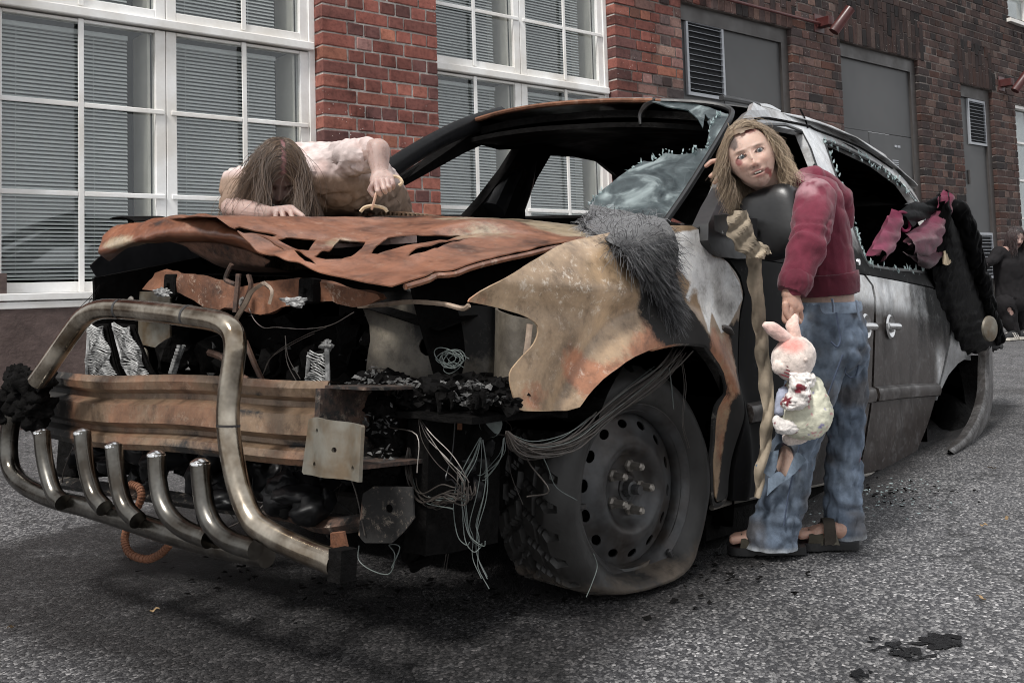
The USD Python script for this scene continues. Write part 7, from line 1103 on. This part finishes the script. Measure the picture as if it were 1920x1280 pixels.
# leather jacket with burgundy quilted lining pushed through the rear side window
JAC = thing('leather_jacket', 'black leather jacket with burgundy quilted lining hanging out of the rear window', 'jacket')
BUR = A([.085, .010, .028])
cs = lambda *P: [c2w(p) for p in P]
def j_(L_, o=0.): return [c2w(p)+CB*o for p in L_]
def quilt(rows, name, label, seed, tint=BUR, mname='fleece', th=.02, amp=.02):
    t = ruled(rows, 7, 7, th, amp, seed); v = t.vertices; n = trimesh.Trimesh(v, t.faces, process=False).vertex_normals; t.vertices = v + n*(.010*np.abs(np.sin(v[:, 2]*60+noise3(v, 8, 2)*3)))[:, None]; ob(JAC, name, t, mname, smooth=60, label=label, at={'tint': lambda v: A(tint)*np.clip(1+noise3(v, 12, 3)*1.2, .5, 1.6)[:, None]})
quilt([j_(P_([(-2.025,.920,1.310),(-1.943,.920,1.248),(-1.827,.920,1.179),(-1.731,.920,1.117)]), .03), j_(P_([(-2.087,.920,1.304),(-2.050,.920,1.249),(-1.967,.920,1.182),(-1.844,.920,1.119)]), .08), j_(P_([(-2.070,.920,1.293),(-2.081,.920,1.248),(-2.013,.920,1.180),(-1.858,.920,1.116)]), .02)], 'lining', 'burgundy padded lining edge', 2, BUR*1.5)
quilt([j_(P_([(-2.261,.920,1.249),(-2.459,.920,1.301),(-2.685,.920,1.387),(-2.871,.920,1.499),(-2.983,.920,1.547)]), .04), j_(P_([(-2.258,.920,1.220),(-2.490,.920,1.259),(-2.749,.920,1.345),(-2.928,.920,1.458),(-3.014,.920,1.535)]), .13), j_(P_([(-2.289,.920,1.190),(-2.521,.920,1.208),(-2.770,.920,1.279),(-2.938,.920,1.378),(-3.019,.920,1.498)]), .11), j_(P_([(-2.337,.920,1.165),(-2.535,.920,1.174),(-2.773,.920,1.222),(-2.929,.920,1.310),(-3.011,.920,1.442)]), .05)], 'lining', 'bulging burgundy quilted lining', 3)
quilt([j_(P_([(-2.272,.920,1.197),(-2.473,.920,1.193),(-2.713,.920,1.222),(-2.899,.920,1.320)]), .05), j_(P_([(-2.337,.920,1.160),(-2.515,.920,1.157),(-2.728,.920,1.187),(-2.925,.920,1.282)]), .11), j_(P_([(-2.440,.920,1.136),(-2.606,.920,1.135),(-2.745,.920,1.162),(-2.898,.920,1.240)]), .04)], 'lining', None, 5, BUR*.5)
ob(JAC, 'buckle', tube(j_(P_([(-2.121,.920,1.322),(-2.187,.920,1.340),(-2.271,.920,1.346),(-2.329,.920,1.325),(-2.324,.920,1.285),(-2.246,.920,1.264),(-2.181,.920,1.275),(-2.121,.920,1.322)]), .05), .007, 8, 4), 'leather', smooth=60, at={'tint': BUR*1.6})
quilt([j_(P_([(-2.187,.920,1.340),(-2.408,.920,1.409),(-2.644,.920,1.446),(-2.829,.920,1.493),(-2.939,.920,1.535)]), .02), j_(P_([(-2.269,.920,1.322),(-2.467,.920,1.377),(-2.688,.920,1.413),(-2.867,.920,1.471),(-2.980,.920,1.525)]), .06), j_(P_([(-2.352,.920,1.298),(-2.500,.920,1.341),(-2.715,.920,1.393),(-2.886,.920,1.458),(-3.000,.920,1.517)]), .05)], 'collar', 'black leather collar', 7, (.0035, .0035, .0038), 'leather')
quilt([j_(P_([(-2.984,.920,1.553),(-3.082,.920,1.479),(-3.304,.920,1.422),(-3.488,.920,1.356),(-3.686,.920,1.227),(-3.888,.920,1.060),(-4.092,.920,.915),(-4.194,.920,.824)]), .05), j_(P_([(-2.871,.920,1.499),(-2.917,.920,1.376),(-3.099,.920,1.287),(-3.263,.920,1.163),(-3.486,.920,1.036),(-3.700,.920,.930),(-3.902,.920,.832),(-3.950,.920,.788)]), .16), j_(P_([(-2.790,.920,1.434),(-2.801,.920,1.283),(-2.870,.920,1.184),(-2.936,.920,1.057),(-3.069,.920,.931),(-3.238,.920,.850),(-3.445,.920,.794),(-3.645,.920,.770)]), .12), j_(P_([(-2.703,.920,1.298),(-2.690,.920,1.194),(-2.706,.920,1.092),(-2.753,.920,.993),(-2.854,.920,.915),(-2.989,.920,.826),(-3.134,.920,.766),(-3.292,.920,.747)]), .05)], 'shell', 'black leather shell hanging down the rear quarter', 9, (.0022, .0021, .0022), 'leather', .03, .05)
ob(JAC, 'sleeve', wrinkle(fuse(chain(*[(p, r) for p, r in zip(j_(P_([(-3.036,.920,1.459),(-3.197,.920,1.339),(-3.364,.920,1.200),(-3.565,.920,1.055),(-3.727,.920,.931),(-3.848,.920,.846)]), .17), (.05, .062, .058, .052, .048, .046))]), .012, 5), .02, 3, 14.), 'leather', smooth=60, label='empty black sleeve of the jacket', at={'tint': (.003, .003, .0032)})
ob(JAC, 'round_disc', tm(lathe([(0, .014), (.05, .012), (.064, .004), (.067, -.006), (.05, -.012)], 28)).apply_transform(frame_mat(c2w(P_([(-3.475,.920,.901)])[0])+CB*.26, *(lambda y: (nrm(np.cross(y, [0, 0, 1.])), y, np.cross(nrm(np.cross(y, [0, 0, 1.])), y)))(nrm(CL+CB*.6)))), 'plate_grey', smooth=40, label='round pale metal disc caught at the bottom of the jacket')
ob(JAC, 'stud', [lump(p, .006, 2, 1, .1) for p in j_(P_([(-3.199,.920,1.426),(-2.864,.920,1.295),(-2.902,.920,1.342)]), .10)], 'chrome')
def patch_t(v): return A([.40, .32, .22])*np.clip(1+noise3(v, 40, 3)*2, .1, 1.4)[:, None]
ob(JAC, 'torn_patch', ruled([j_(P_([(-2.794,.920,1.229),(-2.889,.920,1.249),(-2.961,.920,1.232)]), .13), j_(P_([(-2.766,.920,1.169),(-2.868,.920,1.173),(-2.956,.920,1.202)]), .14)], 5, 4, .004, .02, 3), 'cotton', smooth=60, label='torn pale foam patch', at={'tint': patch_t})
# ---------------------------------------------------------------- small litter on the street
LR = np.random.default_rng(31)
def ground_pts(L_): return [A([p[0], p[1], .003]) for p in L_]
for (p, where) in zip(ground_pts(P_([(1.388,3.040,.000),(1.831,3.913,.000),(-.892,2.462,-.000),(1.067,2.372,.000),(-1.193,2.368,-.000),(1.494,3.115,.000)])), ('between the van and the pale stain', 'by the empty wheel arch', 'in front of the bull bar', 'above the dark drips at lower right', 'near the left edge of the picture', 'farthest right, on the pale stain')):
    a = LR.uniform(0, 6.28); l = LR.uniform(.010, .018); P = [p+A([math.cos(a)*l*t, math.sin(a)*l*t, .003+.004*math.sin(t*3)]) for t in (-1, -.3, .3, 1)]; w = A([-math.sin(a), math.cos(a), 0])*l*.35
    ob('/World', 'dry_leaf', ruled([[q-w*s for q, s in zip(P, (0.1, 1, .9, .1))], P, [q+w*s+A([0, 0, .003]) for q, s in zip(P, (.1, 1, .9, .1))]], 3, 3, .0006), 'cotton', smooth=60, at={'tint': A([.26, .18, .10])*LR.uniform(.6, 1.1)}, cat='leaf', group='dry leaves scattered on the asphalt', label='dry brown leaf on the asphalt ' + where)
def specks(name, centre, n, rad, size, mname, label, tint=None, z=.004, fl=.35):
    out = []
    for k in range(n):
        c = A(centre[LR.integers(len(centre))]) + A([LR.normal(0, rad), LR.normal(0, rad), 0]); c[2] = z; q = c + LR.normal(0, size, (6, 3))*A([1, 1, fl]); q[:, 2] = np.maximum(q[:, 2], .0005); out.append(hull(q))
    ob('/World', name, out, mname, smooth=False, kind='stuff', label=label, at=None if tint is None else {'tint': tint})
specks('glass_shards', ground_pts(P_([(1.244,3.547,.000),(1.348,3.625,.000),(1.439,3.660,.000),(1.187,3.343,.000),(.838,3.163,.000),(.928,3.299,.000),(1.302,3.409,.000)])), 150, .08, .0032, 'shard_glass', 'crumbs of broken glass on the asphalt beside the van')
specks('soot_debris', ground_pts(P_([(.488,2.723,.000),(.026,2.534,.000),(-.385,2.618,.000),(-.872,2.867,.000),(1.350,3.532,.000)])), 200, .14, .006, 'char', 'black burnt debris scattered around the van')
specks('tar_drips', ground_pts(P_([(.852,2.127,-.000),(.870,2.138,.000),(.856,2.117,-.000),(.870,2.103,.000)])), 46, .012, .012, 'char_gloss', 'dark wet drips on the asphalt at lower right', z=.0008, fl=.05)
specks('tar_drips', ground_pts(P_([(.760,2.112,.000),(.767,2.078,.000),(.778,2.048,.000),(.769,2.058,.000)])), 40, .018, .008, 'char_gloss', 'smaller dark drips left of the large wet drips', z=.0008, fl=.05)
specks('tar_drips', ground_pts(P_([(.642,1.954,.000)])), 12, .012, .007, 'char_gloss', 'single dark drip near the lower edge of the street', z=.0008, fl=.05)
